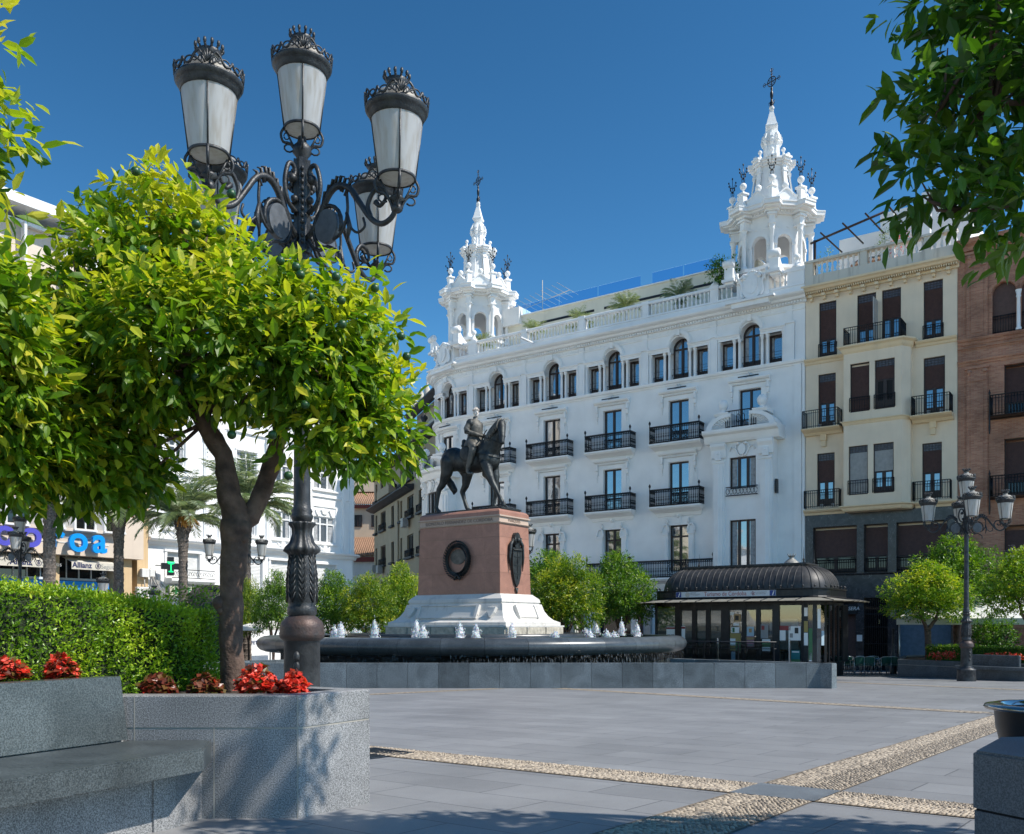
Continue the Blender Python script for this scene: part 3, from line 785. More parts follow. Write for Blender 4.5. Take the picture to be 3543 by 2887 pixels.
for c in CEN[1:5]:
    pw('r3', c, .2, 8.35, w=1.3, h=2.63, leaves=2, fr=.075, curtain=False)
    pw('r2', c, .26, 4.3, w=1.3, h=2.83, leaves=2, transom=2.15, fr=.08, curtain=False)
pw('r2p', -3.42, .2, 4.3, w=1.55, h=2.8, leaves=3, fr=.09, curtain=True)
# little iron rails inside the loggia
mb0 = None
for c in CEN:
    mb = HM()
    for a, b in ((c - 1.85, c - 1.05), (c - .58, c + .58), (c + 1.05, c + 1.85)):
        mb.tube([(a, .3, 16.42), (b, .3, 16.42)], .018, 4); mb.tube([(a, .3, 16.75), (b, .3, 16.75)], .01, 4)
        n = int((b - a) / .16)
        for i in range(n + 1):
            x = a + (b - a) * i / n; mb.tube([(x, .3, 16.02), (x + .06, .3, 16.2), (x, .3, 16.42)], .014, 4)
    mb.build('loggia_rail', M['iron'], hotel)
# --- window surrounds
def surround(c, zt, zb, hw=.65, crown=True, strip_=True, zc=None):
    mb = HM()
    for s in (-1, 1):
        x0 = c + s * (hw + .02); x1 = c + s * (hw + .36)
        mb.box(min(x0, x1), max(x0, x1), -.06, .02, zb, zt + .28)
        x2 = c + s * (hw + .36); x3 = c + s * (hw + .54); mb.box(min(x2, x3), max(x2, x3), -.035, .0, zb, zt - .55)
        xb = c + s * (hw + .44); mb.box(xb - .07, xb + .07, -.2, 0, zt - .05, zt + .3); mb.box(xb - .06, xb + .06, -.13, 0, zt - .35, zt - .05); mb.tube([(xb - .08, -.15, zt - .02), (xb + .08, -.15, zt - .02)], .06, 8)
        for q in range(3): mb.sph((xb, -.06, zt - .48 - .13 * q), .055 - .008 * q, 6, 5)
    mb.box(c - hw - .36, c + hw + .36, -.07, .02, zt + .02, zt + .28)
    xs = [c - hw - .58, c + hw + .58]
    mb.sweep([(0, zt + .3), (-.14, zt + .3), (-.16, zt + .42), (-.3, zt + .46), (-.36, zt + .54), (-.36, zt + .6), (0, zt + .66)], lin(xs[0], xs[1], 4))
    x = c - hw - .4
    while x < c + hw + .4: mb.box(x, x + .06, -.19, -.1, zt + .32, zt + .41); x += .12
    if crown:
        mb.tube([(c - .28, -.1, zt + .68), (c - .1, -.1, zt + .76), (c, -.1, zt + .95), (c + .1, -.1, zt + .76), (c + .28, -.1, zt + .68)], .05, 5)
    mb.build('window_surround', M['white'], hotel)
    if strip_:
        mb = HM(); mb.box(c - .62, c + .62, -.34, -.28, zt + .665, zt + .72); mb.build('light_strip', M['iron'], hotel)
for c in CEN: surround(c, 14.75, 12.2)
for c in CEN[1:5]: surround(c, 10.98, 8.35, crown=False, strip_=False)
for c in CEN[1:5]:
    mb = HM(); zt = 7.13
    for s in (-1, 1):
        x0 = c + s * .68; x1 = c + s * 1.02; mb.box(min(x0, x1), max(x0, x1), -.12, .02, 4.0, 6.55); xm = (x0 + x1) / 2
        mb.box(xm - .09, xm + .09, -.15, -.12, 4.3, 6.3); mb.box(xm - .22, xm + .22, -.2, .02, 6.55, 6.68)
        n = 8; pts = [(xm + s * .0 + .24 * math.cos(PI * k / n), -.12, 6.68 + .5 * math.sin(PI * k / n)) for k in range(n + 1)]
        mb.tube(pts, .06, 6); mb.plate([(xm - .2, 6.68)] + [(xm - .2 * math.cos(PI * k / 8), 6.68 + .42 * math.sin(PI * k / 8)) for k in range(9)][1:], -.08, .0)
        mb.tube([(x0, -.12, 7.2), (x0 + s * .03, -.14, 7.5)], .06, 6)
    mb.box(c - .7, c + .7, -.06, .02, zt, zt + .42); mb.box(c - .18, c + .18, -.1, .0, zt + .1, zt + .75); mb.box(c - 1.0, c + 1.0, -.05, 0, zt + .42, zt + .5)
    mb.sph((c, -.1, zt + .55), .13, 8, 6)
    mb.build('window_surround', M['white'], hotel)
# --- balconies
def balcony_rail(mb, hw, d, z, h=1.02, ends=True, step=.115, posts=True):
    """ornate cast iron rail around three sides; z = floor"""
    def run(p, q):
        p, q = Vector(p), Vector(q); L = (q - p).length; n = max(2, int(L / step))
        mb.tube([p + Vector((0, 0, h)), q + Vector((0, 0, h))], .05, 6); mb.tube([p + Vector((0, 0, h - .14)), q + Vector((0, 0, h - .14))], .024, 4)
        mb.tube([p + Vector((0, 0, .06)), q + Vector((0, 0, .06))], .045, 4); mb.tube([p + Vector((0, 0, .17)), q + Vector((0, 0, .17))], .02, 4)
        for i in range(n + 1):
            c = p + (q - p) * i / n
            mb.lathe([(.02, .06), (.03, .18), (.017, .3), (.042, .42), (.018, .5), (.036, .56), (.018, .62), (.018, .8), (.028, h - .14), (.02, h)], 4, (c.x, c.y, c.z))
            if i < n:
                m_ = p + (q - p) * (i + .5) / n; e = (q - p) / n * .45
                mb.tube([m_ - e + Vector((0, 0, h - .13)), m_ + Vector((0, 0, h - .03)), m_ + e + Vector((0, 0, h - .13))], .02, 3)
    A, B_, C_, D_ = (-hw, 0, z), (-hw, -d, z), (hw, -d, z), (hw, 0, z)
    run(A, B_); run(B_, C_); run(C_, D_)
    if posts:
        for x in (-hw, hw):
            mb.lathe([(.04, 0), (.045, .1), (.03, .2), (.04, .5), (.03, .8), (.045, h + .03), (.03, h + .08), (.025, h + .13), (.07, h + .22), (.075, h + .27), (.05, h + .34), (.015, h + .39), (.0001, h + .41)], 8, (x, -d, z))
    # scrolled panel in the middle of the front
    for s in (-1, 1):
        pts = [(s * (.12 + .1 * math.cos(t)), -d, z + .5 + .2 * math.sin(t)) for t in lin(-2.6, 3.4, 12)]; mb.tube(pts, .016, 4)
        pts = [(s * (.1 + .07 * math.cos(t)), -d, z + .78 + .07 * math.sin(t)) for t in lin(0, 5.6, 10)]; mb.tube(pts, .014, 4)
        pts = [(s * (.1 + .07 * math.cos(t)), -d, z + .24 + .07 * math.sin(t)) for t in lin(0, 5.6, 10)]; mb.tube(pts, .014, 4)
def balcony_slab(mb, hw, d):
    prof = [(0, 0), (-d - .08, 0), (-d - .08, -.10), (-d - .02, -.13), (-d + .02, -.18), (-d * .6, -.24), (-.12, -.36), (-.06, -.55), (0, -.6)]
    n = 1; k = len(prof)
    def xs(y): return hw + .08 - (0 if y < -.3 else .0)
    vs = []
    for s in (-1, 1):
        for y, z in prof: vs.append((s * (hw + .08 - max(0, (-z - .1)) * .55), y, z))
    fs = [(i, i + 1, k + i + 1, k + i) for i in range(k - 1)] + [tuple(range(k - 1, -1, -1)), tuple(range(k, 2 * k))]
    mb.add(vs, fs)
BAL = {}
def balcony(c, z, hw=1.62, d=.7, key='a'):
    x, y, rz = at_bend(c, 0)
    if key not in BAL:
        mb = MB(); balcony_slab(mb, hw, d); s = mb.build('balcony', M['white'], hotel)
        mb = MB(); balcony_rail(mb, hw, d, 0); r = mb.build('railing', M['iron'], s); BAL[key] = (s, r)
    else:
        s0, r0 = BAL[key]; s = s0.copy(); COL.objects.link(s); s.parent = hotel; r = r0.copy(); COL.objects.link(r); r.parent = s
    s.location = (x, y, z + HZ); s.rotation_euler = (0, 0, rz)
for c in CEN[1:5]: balcony(c, 12.1); balcony(c, 8.25)
balcony(-7.9, 3.9, 2.75, .8, 'b'); balcony(-12.3, 3.9, 1.5, .7, 'c'); balcony(-16.9, 3.9, 1.5, .7, 'c'); balcony(-21.5, 3.9, 1.5, .7, 'c')
# --- projecting porch frames with shell tops
def porch(c, hw=1.78, d=.8):
    mb = HM(); xs = lin(c - hw, c + hw, 6)
    hl = [(c - .78, c + .78, 8.9, 10.72, .2), (c - .78, c + .78, 4.3, 7.1, .2)]
    wall(mb, c - hw, c + hw, -2, 11.6, hl, .2, y=-d, step=.5)
    for s in (c - hw, c + hw): mb.add([(s, -d, -2), (s, 0, -2), (s, 0, 11.6), (s, -d, 11.6)], [(0, 1, 2, 3)])
    mb.build('porch_front', M['white'], hotel)
    mb = HM()
    for s in (-1, 1):
        x0, x1 = sorted((c + s * (hw - .02), c + s * (hw - .72))); xm = (x0 + x1) / 2
        mb.box(x0, x1, -d - .12, -d, -2, 10.6); mb.box(x0 + .1, x1 - .1, -d - .2, -d - .12, -2, 10.3); mb.box(xm - .05, xm + .05, -d - .25, -d - .2, 3.8, 10.35)
        mb.box(x0 - .03, x1 + .03, -d - .2, -d, 10.45, 10.58)
        mb.sweep([(-d, 10.75), (-d - .15, 10.75), (-d - .2, 11.2), (-d - .34, 11.4), (-d - .34, 11.56), (-d, 11.6)], [x0 - .1, x1 + .1])
        for q in range(3): mb.sph((xm, -d - .2, 10.95 - .13 * q), .11 - .02 * q, 8, 6)
        mb.box(xm - .18, xm + .18, -d - .27, -d, 10.6, 11.1)
        # side pilaster strip with slit
        xe = c + s * (hw + .0)
    mb.build('porch_pilasters', M['white'], hotel)
    mb = HM()
    mb.sweep([(0, 11.6), (-d - .2, 11.6), (-d - .3, 11.75), (-d - .4, 12.0), (-d - .62, 12.1), (-d - .66, 12.2), (-d - .66, 12.32), (0, 12.36)], lin(c - hw - .45, c + hw + .45, 8))
    mb.build('porch_cornice', M['white'], hotel)
    mb = HM()                                         # cartouche
    n = 16; mb.plate([(c + .22 * math.cos(2 * PI * i / n), 11.15 + .32 * math.sin(2 * PI * i / n)) for i in range(n)], -d - .14, -d)
    for s in (-1, 1):
        mb.tube([(c + s * .1, -d - .08, 11.5), (c + s * .35, -d - .08, 11.45), (c + s * .42, -d - .06, 11.2), (c + s * .3, -d - .06, 11.0), (c + s * .2, -d - .06, 10.8), (c, -d - .05, 10.74)], .055, 6); mb.sph((c + s * .22, -d - .1, 11.48), .09, 8, 6)
        mb.tube([(c + s * .42, -d - .06, 11.2), (c + s * .65, -d - .05, 11.35), (c + s * .75, -d - .04, 11.1)], .04, 5)
    mb.build('cartouche', M['white'], hotel)
    for s in (-1, 1):                                 # half scallop shells and ball finials
        mb = HM(); n = 8; xo = c + s * (hw + .25)
        def sh(k, r): a = (PI / 2) * k / n; return (xo - s * r * math.sin(a) * 1.35 + 0, 12.36 + r * math.cos(a) * .78)
        # quarter ring
        for k in range(n):
            a0, a1 = (PI / 2) * k / n, (PI / 2) * (k + 1) / n
            def P(a, r, y): return (c + s * (.55 + 1.5 * r * math.sin(a)), y, 12.36 + .85 * r * math.cos(a))
            y0 = -d - .45
            vs = [P(a0, .78, y0), P(a0, 1, y0), P(a1, 1, y0), P(a1, .78, y0), P(a0, .78, -.1), P(a0, 1, -.1), P(a1, 1, -.1), P(a1, .78, -.1)]
            mb.add(vs, [(0, 1, 2, 3), (1, 5, 6, 2), (0, 3, 7, 4)])
            vs = [P(a0, .8, y0 + .03), P((a0 + a1) / 2, .8, y0 + .16), P(a1, .8, y0 + .03), P((a0 + a1) / 2, .12, y0 + .3), P(a0, .12, y0 + .26), P(a1, .12, y0 + .26)]
            mb.add(vs, [(0, 1, 3, 4), (1, 2, 5, 3)])
        vs = [(c + s * .55, y, z) for y, z in ((-d - .45, 12.36), (-.1, 12.36), (-.1, 13.2), (-d - .45, 13.2))]; mb.add(vs, [(0, 1, 2, 3)])
        mb.build('shell_pediment', M['white'], hotel)
        mb = HM(); xb = c + s * 1.15
        mb.box(xb - .34, xb + .34, -d - .3, -.1, 12.36, 13.12) if False else None
        mb.sweep([(-d - .35, 13.12), (-d - .45, 13.25), (-d - .45, 13.32), (-.1, 13.32), (-.1, 13.12)], [xb - .42, xb + .42])
        mb.lathe([(.26, 13.32), (.2, 13.4), (.1, 13.46), (.12, 13.52), (.24, 13.6)], 12, (xb, -d, 0)); mb.sph((xb, -d, 13.82), .28, 14, 10, 1.1)
        mb.build('ball_finial', M['white'], hotel)
    mb = HM()
    x0, x1 = c - .9, c + .9; mb.tube([(x0, -d - .3, 13.35), (x1, -d - .3, 13.35)], .035, 5); mb.tube([(x0, -d - .3, 12.45), (x1, -d - .3, 12.45)], .03, 5)
    n = 14
    for i in range(n + 1):
        x = x0 + (x1 - x0) * i / n; mb.lathe([(.014, 12.4), (.03, 12.75), (.012, 12.85), (.012, 13.35)], 4, (x, -d - .3, 0))
    for s in (-1, 1): mb.tube([(c + s * (.14 + .1 * math.cos(t)), -d - .3, 12.9 + .25 * math.sin(t)) for t in lin(-2.6, 3.4, 12)], .02, 4)
    mb.build('railing', M['iron'], hotel)
    mb = HM()
    for zz in (8.5,):
        x0, x1 = c - .95, c + .95; mb.tube([(x0, -d - .16, zz + .48), (x1, -d - .16, zz + .48)], .03, 5); mb.tube([(x0, -d - .16, zz), (x1, -d - .16, zz)], .03, 5)
        for i in range(9):
            xm = x0 + (x1 - x0) * (i + .5) / 9; mb.tube([(xm + .09 * math.cos(t), -d - .16, zz + .24 + .17 * math.sin(t)) for t in lin(0, 5.9, 9)], .016, 4)
    mb.build('window_rail', M['iron'], hotel)
    for z, h in ((8.9, 1.82), (4.3, 2.8)):
        x, y, rz = at_bend(c, -d + .18); put_window('porch%d' % z, hotel, (x, y, z + HZ), rz, w=1.56, h=h, leaves=3, fr=.09, curtain=True)
porch(-3.35); porch(-26.9)
# small side slit window by the right porch, corner strip
mb = HM(); mb.box(-.62, -.2, -.08, 0, -2, 15.7); mb.box(-.16, -.02, -.05, 0, -2, 15.7); mb.build('corner_strip', M['white'], hotel)
mb = HM(); mb.box(-1.5, -1.42, -.62, -.3, 8.5, 9.3); mb.build('side_rail', M['iron'], hotel)
# dark sheet standing in for ground floor arcade shade, and red columns
mb = HM(); mb.box(-24.5, -.3, .58, .64, -1.5, 3.1); mb.build('arcade_shade', M['glassblk'], hotel)
for c in (-5.45, -10.3, -14.6, -19.2):
    mb = HM(); mb.box(c - .16, c + .16, -.35, 0, -1.6, 3.2); mb.build('ground_pier', M['redstone'], hotel)
for c in (-5.0, -9.7, -15.1, -18.8):
    mb = HM(); mb.box(c - .2, c + .2, -.3, 0, -1.6, 3.2); mb.build('ground_pier', M['shuttergrey'], hotel)
# penthouse wall set back on the roof
mb = HM(False); mb.box(-23.4, -4.2, 4.0, 12.5, 19.9, 23.78); mb.build('penthouse', mat_weather('penthouse_cream', (.74, .70, .58), (.5, .48, .4), streak=.2), hotel)
mb = HM(False); mb.box(-23.5, -4.1, 3.9, 12.6, 23.78, 23.86); mb.box(-23.9, -22.2, 3.7, 12, 23.2, 24.45) ; mb.build('penthouse_coping', M['white'], hotel)
mb = HM(False)
mb.box(-20.5, -16, 3.97, 4.0, 22.9, 23.06); mb.box(-15.2, -10.4, 3.97, 4.0, 22.9, 23.06); mb.box(-9.8, -6, 3.97, 4, 22.9, 23.06); mb.build('roller_slot', M['iron'], hotel)
M['poolglass'] = mat_clear('blue_glass', (.72, .88, 1.0), 0.0)
for a, b in ((-22.1, -18.95), (-18.85, -15.75), (-15.65, -12.4), (-11.5, -9.3), (-9.2, -7.0)):
    mb = HM(False); mb.box(a, b, 4.0, 4.015, 23.86, 24.62); mb.build('glass_balustrade', M['poolglass'], hotel)
mb = HM(); mb.box(-18.36, -18.2, -1.75, -.2, 20.02, 20.1); mb.build('camera_arm', M['whitepaint'], hotel)
# ---------------------------------------------------------------- turrets
def turret(px, py, z0, zs=1.0):
    """origin at the terrace; heights relative to z0 = 20.2"""
    base = MB(); T = empty('turret'); T.parent = hotel; T.location = (px, py, z0 + HZ); T.rotation_euler = (0, 0, R(-25)); T.scale = (.965, .965, zs)
    off = PI / 2
    def oct_(r, rot=0.0, n=8): return [(r * math.cos(off + rot + 2 * PI * i / n), r * math.sin(off + rot + 2 * PI * i / n)) for i in range(n)]
    def star(ro, ri, half=.14):
        """octagon with ressauts at the eight corners"""
        out = []
        for i in range(8):
            a = off + PI / 4 * i
            for s in (-1, 1):
                da = s * half; out.append((ri * math.cos(a + da * 1.6) / math.cos(0), ri * math.sin(a + da * 1.6))) if s < 0 else None
                out.append((ro * math.cos(a + da), ro * math.sin(a + da)))
                out.append((ri * math.cos(a + da * 1.6), ri * math.sin(a + da * 1.6))) if s > 0 else None
        return out
    mb = base; W = M['white']
    mb.prism(oct_(2.35), -.3, 1.55); mb.prism(star(2.62, 2.42), 1.55, 1.75)
    mb.build('plinth', W, T)
    # body: 8 walls with arches
    r = 2.05; zb, zt = 1.75, 4.95; spr = 3.3; ar = .46
    for i in range(8):
        a0 = off + PI / 4 * i; a1 = a0 + PI / 4
        p0, p1 = Vector((r * math.cos(a0), r * math.sin(a0), 0)), Vector((r * math.cos(a1), r * math.sin(a1), 0))
        mid = (p0 + p1) / 2; e = (p1 - p0).normalized(); nn = Vector((e.y, -e.x, 0)); L = (p1 - p0).length / 2
        mb = MB(Matrix(((e.x, -nn.x, 0, mid.x), (e.y, -nn.y, 0, mid.y), (0, 0, 1, 0), (0, 0, 0, 1))))
        wall(mb, -L, L, zb, zt, [(-ar, ar, zb + .02, spr, .3), (-ar, ar, spr, spr + ar, .3)], .3)
        # arch fill
        n = 8
        for k in range(n):
            b0, b1 = PI * k / n, PI * (k + 1) / n; x0, z0_, x1, z1_ = -ar * math.cos(b0), spr + ar * math.sin(b0), -ar * math.cos(b1), spr + ar * math.sin(b1)
            mb.add([(x0, .001, z0_), (x1, .001, z1_), (x1, .001, spr + ar + .01), (x0, .001, spr + ar + .01)], [(0, 1, 2, 3)])
            mb.add([(x0, 0, z0_), (x0, .3, z0_), (x1, .3, z1_), (x1, 0, z1_)], [(0, 1, 2, 3)], True)
            mb.add([(x0, .3, z0_), (x0, .3, spr + ar + .01), (x1, .3, spr + ar + .01), (x1, .3, z1_)], [(0, 1, 2, 3)])
            for r0, r1, yy in ((ar, ar + .2, -.06),):
                vs = []
                for b in (b0, b1):
                    for rr in (r0, r1): vs += [(-rr * math.cos(b), yy, spr + rr * math.sin(b)), (-rr * math.cos(b), .02, spr + rr * math.sin(b))]
                mb.add(vs, [(0, 4, 6, 2), (2, 6, 7, 3), (0, 1, 5, 4)])
        wl = MB
        # inner face of the wall
        mb.add([(-L, .3, zb), (-ar, .3, zb), (-ar, .3, zt), (-L, .3, zt)], [(3, 2, 1, 0)]); mb.add([(ar, .3, zb), (L, .3, zb), (L, .3, zt), (ar, .3, zt)], [(3, 2, 1, 0)]); mb.add([(-ar, .3, spr + ar), (ar, .3, spr + ar), (ar, .3, zt), (-ar, .3, zt)], [(3, 2, 1, 0)])
        for s in (-1, 1):
            mb.box(min(s * ar, s * (ar + .2)), max(s * ar, s * (ar + .2)), -.1, .1, spr - .16, spr); mb.box(min(s * ar, s * (ar + .16)), max(s * ar, s * (ar + .16)), -.05, .05, zb, spr - .16)
            mb.plate([(s * .3 + .16 * math.cos(q), 4.25 + .1 * math.sin(q)) for q in lin(0, 2 * PI, 10)[:-1]], -.03, 0)
        mb.build('arched_wall', W, T)
    mb = MB(); mb.prism(oct_(1.9), 4.9, 5.0); mb.build('ceiling', W, T)
    mb = MB()                                          # columns with pedestals and entablature blocks
    for i in range(8):
        a = off + PI / 4 * i; cx, cy = 2.32 * math.cos(a), 2.32 * math.sin(a)
        mb.lathe([(.22, 1.75), (.22, 1.95), (.16, 2.0), (.14, 2.1), (.125, 3.9), (.17, 3.95), (.14, 4.0), (.2, 4.15), (.22, 4.22)], 12, (cx, cy, 0))
        T2 = Matrix.Translation((cx, cy, 0)) @ Matrix.Rotation(a, 4, 'Z'); m2 = MB(T2); m2.box(-.42, .22, -.24, .24, 4.22, 4.3); m2.box(-.42, .16, -.17, .17, 4.3, 4.75); m2.box(-.42, .27, -.29, .29, 4.75, 4.85); m2.box(-.42, .2, -.2, .2, 4.85, 4.95)
        k = len(mb.v); mb.v += m2.v; mb.f += [[q + k for q in f] for f in m2.f]; mb.mi += m2.mi; mb.sm += m2.sm; mb.tone += m2.tone
    mb.build('columns', W, T)
    mb = MB(); mb.prism(star(2.62, 2.2), 4.95, 5.1); mb.prism(star(2.95, 2.5), 5.1, 5.2); mb.prism(star(3.15, 2.7), 5.2, 5.42); mb.prism(star(3.2, 2.75), 5.42, 5.5); mb.prism(star(2.7, 2.3), 5.5, 5.62)
    for i in range(64):
        a = 2 * PI * i / 64 + .04; rr = 2.25
        mb.box(rr * math.cos(a) - .04, rr * math.cos(a) + .04, rr * math.sin(a) - .04, rr * math.sin(a) + .04, 4.98, 5.08)
    mb.build('main_cornice', W, T)
    # wavy parapet, eight segments
    mb = MB()
    for i in range(8):
        a0 = off + PI / 4 * i + .09; a1 = off + PI / 4 * (i + 1) - .09; n = 10; rr = 2.32
        p0, p1 = Vector((rr * math.cos(a0), rr * math.sin(a0), 0)), Vector((rr * math.cos(a1), rr * math.sin(a1), 0)); nin = -((p0 + p1) / 2).normalized()
        for k in range(n):
            vs = []
            for t in (k / n, (k + 1) / n):
                p = p0 + (p1 - p0) * t; h = 5.62 + .42 + .42 * (.5 - .5 * math.cos(2 * PI * t)) ** 1.2
                q = p + nin * .3; o = p - nin * .07
                vs += [(p.x, p.y, 5.6), (p.x, p.y, h - .1), (o.x, o.y, h - .08), (o.x, o.y, h), (q.x, q.y, h), (q.x, q.y, 5.6)]
            mb.add(vs, [(j, j + 6, j + 7, j + 1) for j in range(5)])
    mb.build('wavy_parapet', W, T)
    fin = None
    for i in range(8):                                  # corner pedestals with balls
        a = off + PI / 4 * i; cx, cy = 2.38 * math.cos(a), 2.38 * math.sin(a)
        if fin is None:
            mb = MB(); mb.box(-.24, .24, -.24, .24, 5.6, 5.75); mb.box(-.17, .17, -.17, .17, 5.75, 6.45); mb.box(-.25, .25, -.25, .25, 6.45, 6.55); mb.lathe([(.16, 6.55), (.07, 6.68), (.06, 6.78), (.12, 6.82)], 10); mb.sph((0, 0, 7.0), .21, 12, 8)
            fin = mb.build('ball_pinnacle', W, T)
            mb = MB(); z = 7.2; mb.tube([(0, 0, z), (0, 0, z + 1.15)], .022, 4)
            for s in (0, 1, 2, 3):
                aa = s * PI / 2
                for zz, rr in ((z + .75, .3), (z + .45, .17)):
                    mb.tube([(0, 0, zz - .25), (rr * .5 * math.cos(aa), rr * .5 * math.sin(aa), zz - .12), (rr * math.cos(aa), rr * math.sin(aa), zz)], .016, 4)
                    mb.sph((rr * math.cos(aa), rr * math.sin(aa), zz + .04), .05, 6, 4, 1.5)
                mb.tube([(.08 * math.cos(aa), .08 * math.sin(aa), z), (.14 * math.cos(aa), .14 * math.sin(aa), z + .2), (0, 0, z + .35)], .014, 4)
            mb.sph((0, 0, z + 1.15), .05, 6, 4, 1.6); iron = mb.build('iron_flower', M['iron'], T)
        else:
            o = fin.copy(); COL.objects.link(o)
            o2 = iron.copy(); COL.objects.link(o2)
            o.location = (cx, cy, 0); o2.location = (cx, cy, 0); continue
        fin.location = (cx, cy, 0); iron.location = (cx, cy, 0)
    mb = MB()                                           # balls on the crown of each wavy segment
    for i in range(8):
        a = off + PI / 4 * (i + .5); mb.lathe([(.1, 6.35), (.06, 6.45), (.12, 6.5)], 8, (2.06 * math.cos(a), 2.06 * math.sin(a), 0)); mb.sph((2.06 * math.cos(a), 2.06 * math.sin(a), 6.68), .2, 10, 7)
    mb.build('parapet_balls', W, T)
    # upper drum
    mb = MB(); prof = [(1.5, 5.6), (1.3, 6.2), (1.1, 6.9), (1.0, 7.7), (.97, 8.56)]
    vs = []; k = 8
    for rr, z in prof: vs += [(x, y, z) for x, y in oct_(rr)]
    mb.add(vs, [(j * k + i, j * k + (i + 1) % k, (j + 1) * k + (i + 1) % k, (j + 1) * k + i) for j in range(len(prof) - 1) for i in range(k)])
    for i in range(8):
        a = off + PI / 4 * i; T2 = Matrix.Rotation(a, 4, 'Z'); m2 = MB(T2)
        ys = (-.14, .14); pp = [(1.45, 5.6), (1.62, 5.62), (1.48, 6.2), (1.28, 6.9), (1.15, 7.7), (1.1, 8.55), (.9, 8.55)]
        m2.add([(x, ys[0], z) for x, z in pp] + [(x, ys[1], z) for x, z in pp], [tuple(range(7)), tuple(range(13, 6, -1))] + [(q, 7 + q, 8 + q, q + 1) for q in range(6)])
        m2.box(.9, 1.17, -.17, .17, 8.1, 8.18); m2.box(.85, 1.25, -.2, .2, 8.552, 8.68); m2.box(.85, 1.36, -.26, .26, 8.68, 8.82); m2.box(.85, 1.44, -.29, .29, 8.82, 8.94)
        kk = len(mb.v); mb.v += m2.v; mb.f += [[q + kk for q in f] for f in m2.f]; mb.mi += m2.mi; mb.sm += m2.sm; mb.tone += m2.tone
    mb.prism(oct_(1.1), 8.5, 8.66); mb.prism(oct_(1.22), 8.66, 8.8); mb.prism(oct_(1.32), 8.8, 8.92); mb.prism(oct_(1.05), 8.92, 9.06)
    mb.build('upper_drum', W, T)
    mb = MB()
    for i in range(8):
        a = off + PI / 4 * i; c = (.98 * math.cos(a), .98 * math.sin(a), 0)
        mb.lathe([(.13, 8.95), (.1, 9.12), (.05, 9.3), (.08, 9.34)], 8, c); mb.sph((c[0], c[1], 9.45), .13, 8, 6)
    mb.build('small_balls', W, T)
    mb = MB()                                           # console stage
    mb.prism(oct_(.46), 9.0, 10.8)
    for i in range(8):
        a = off + PI / 4 * i; m2 = MB(Matrix.Rotation(a, 4, 'Z'))
        pp = [(.3, 9.0), (.6, 9.0), (.5, 9.35), (.5, 10.0), (.62, 10.15), (.64, 10.5), (.54, 10.75), (.3, 10.85)]; n = len(pp)
        m2.add([(x, -.09, z) for x, z in pp] + [(x, .09, z) for x, z in pp], [tuple(range(n)), tuple(range(2 * n - 1, n - 1, -1))] + [(q, n + q, n + q + 1, q + 1) for q in range(n - 1)])
        m2.tube([(.57, -.11, 10.3), (.57, .11, 10.3)], .09, 8)
        kk = len(mb.v); mb.v += m2.v; mb.f += [[q + kk for q in f] for f in m2.f]; mb.mi += m2.mi; mb.sm += m2.sm; mb.tone += m2.tone
    mb.prism(oct_(.46), 10.8, 10.92)
    mb.build('console_stage', W, T)
    mb = MB(Matrix.Rotation(R(45), 4, 'Z'))
    def sq(r): return [(r, r), (-r, r), (-r, -r), (r, -r)]
    vs = []; prof = [(.12, 10.9), (.14, 11.0), (.34, 11.2), (.37, 11.26), (.37, 11.34), (.32, 11.38), (.1, 12.3), (.13, 12.34), (.13, 12.4)]
    for rr, z in prof: vs += [(x, y, z) for x, y in sq(rr)]
    mb.add(vs, [(j * 4 + i, j * 4 + (i + 1) % 4, (j + 1) * 4 + (i + 1) % 4, (j + 1) * 4 + i) for j in range(len(prof) - 1) for i in range(4)])
    mb.sph((0, 0, 12.52), .16, 10, 8)
    mb.build('obelisk', W, T)
    # wrought iron cross facing the square
    mb = MB(Matrix.Rotation(R(8), 4, 'Z')); mb.lathe([(.16, 12.55), (.1, 12.7), (.15, 12.85), (.08, 12.95), (.06, 13.1), (.1, 13.25), (.1, 13.5), (.05, 13.6), (.08, 13.75), (.03, 13.85)], 8)
    zc = 14.2; mb.tube([(0, 0, 13.8), (0, 0, 15.0)], .03, 5); mb.tube([(-.62, 0, zc), (.62, 0, zc)], .025, 5)
    mb.tube([(.3 * math.cos(t), 0, zc + .3 * math.sin(t)) for t in lin(0, 2 * PI, 20)], .03, 5); mb.tube([(.18 * math.cos(t), 0, zc + .18 * math.sin(t)) for t in lin(0, 2 * PI, 14)], .016, 4)
    for k in range(8): t = k * PI / 4 + .2; mb.tube([(0, 0, zc), (.3 * math.cos(t), 0, zc + .3 * math.sin(t))], .012, 4)
    for ex, ez, dx, dz in ((-.62, 0, -1, 0), (.62, 0, 1, 0), (0, .8, 0, 1)):
        for sg in (-1, 1):
            mb.tube([(ex - dx * .22, 0, zc + ez - dz * .22), (ex - dx * .1 + sg * dz * .12, 0, zc + ez - dz * .1 + sg * dx * .12), (ex + sg * dz * .1, 0, zc + ez + sg * dx * .1)], .018, 4)
            mb.tube([(ex - dx * .4, 0, zc + ez - dz * .4), (ex - dx * .3 + sg * dz * .1, 0, zc + ez - dz * .3 + sg * dx * .1)], .014, 4)
        mb.sph((ex, 0, zc + ez), .045, 6, 4)
    for s in (-1, 1): mb.tube([(0, 0, 12.7), (s * .2, 0, 12.75), (s * .22, 0, 12.95), (s * .1, 0, 12.9)], .018, 4)
    mb.build('iron_cross', M['iron'], T)
turret(-2.85, 2.6, 20.2, .955)
turret(-25.6, 3.2, 20.2)
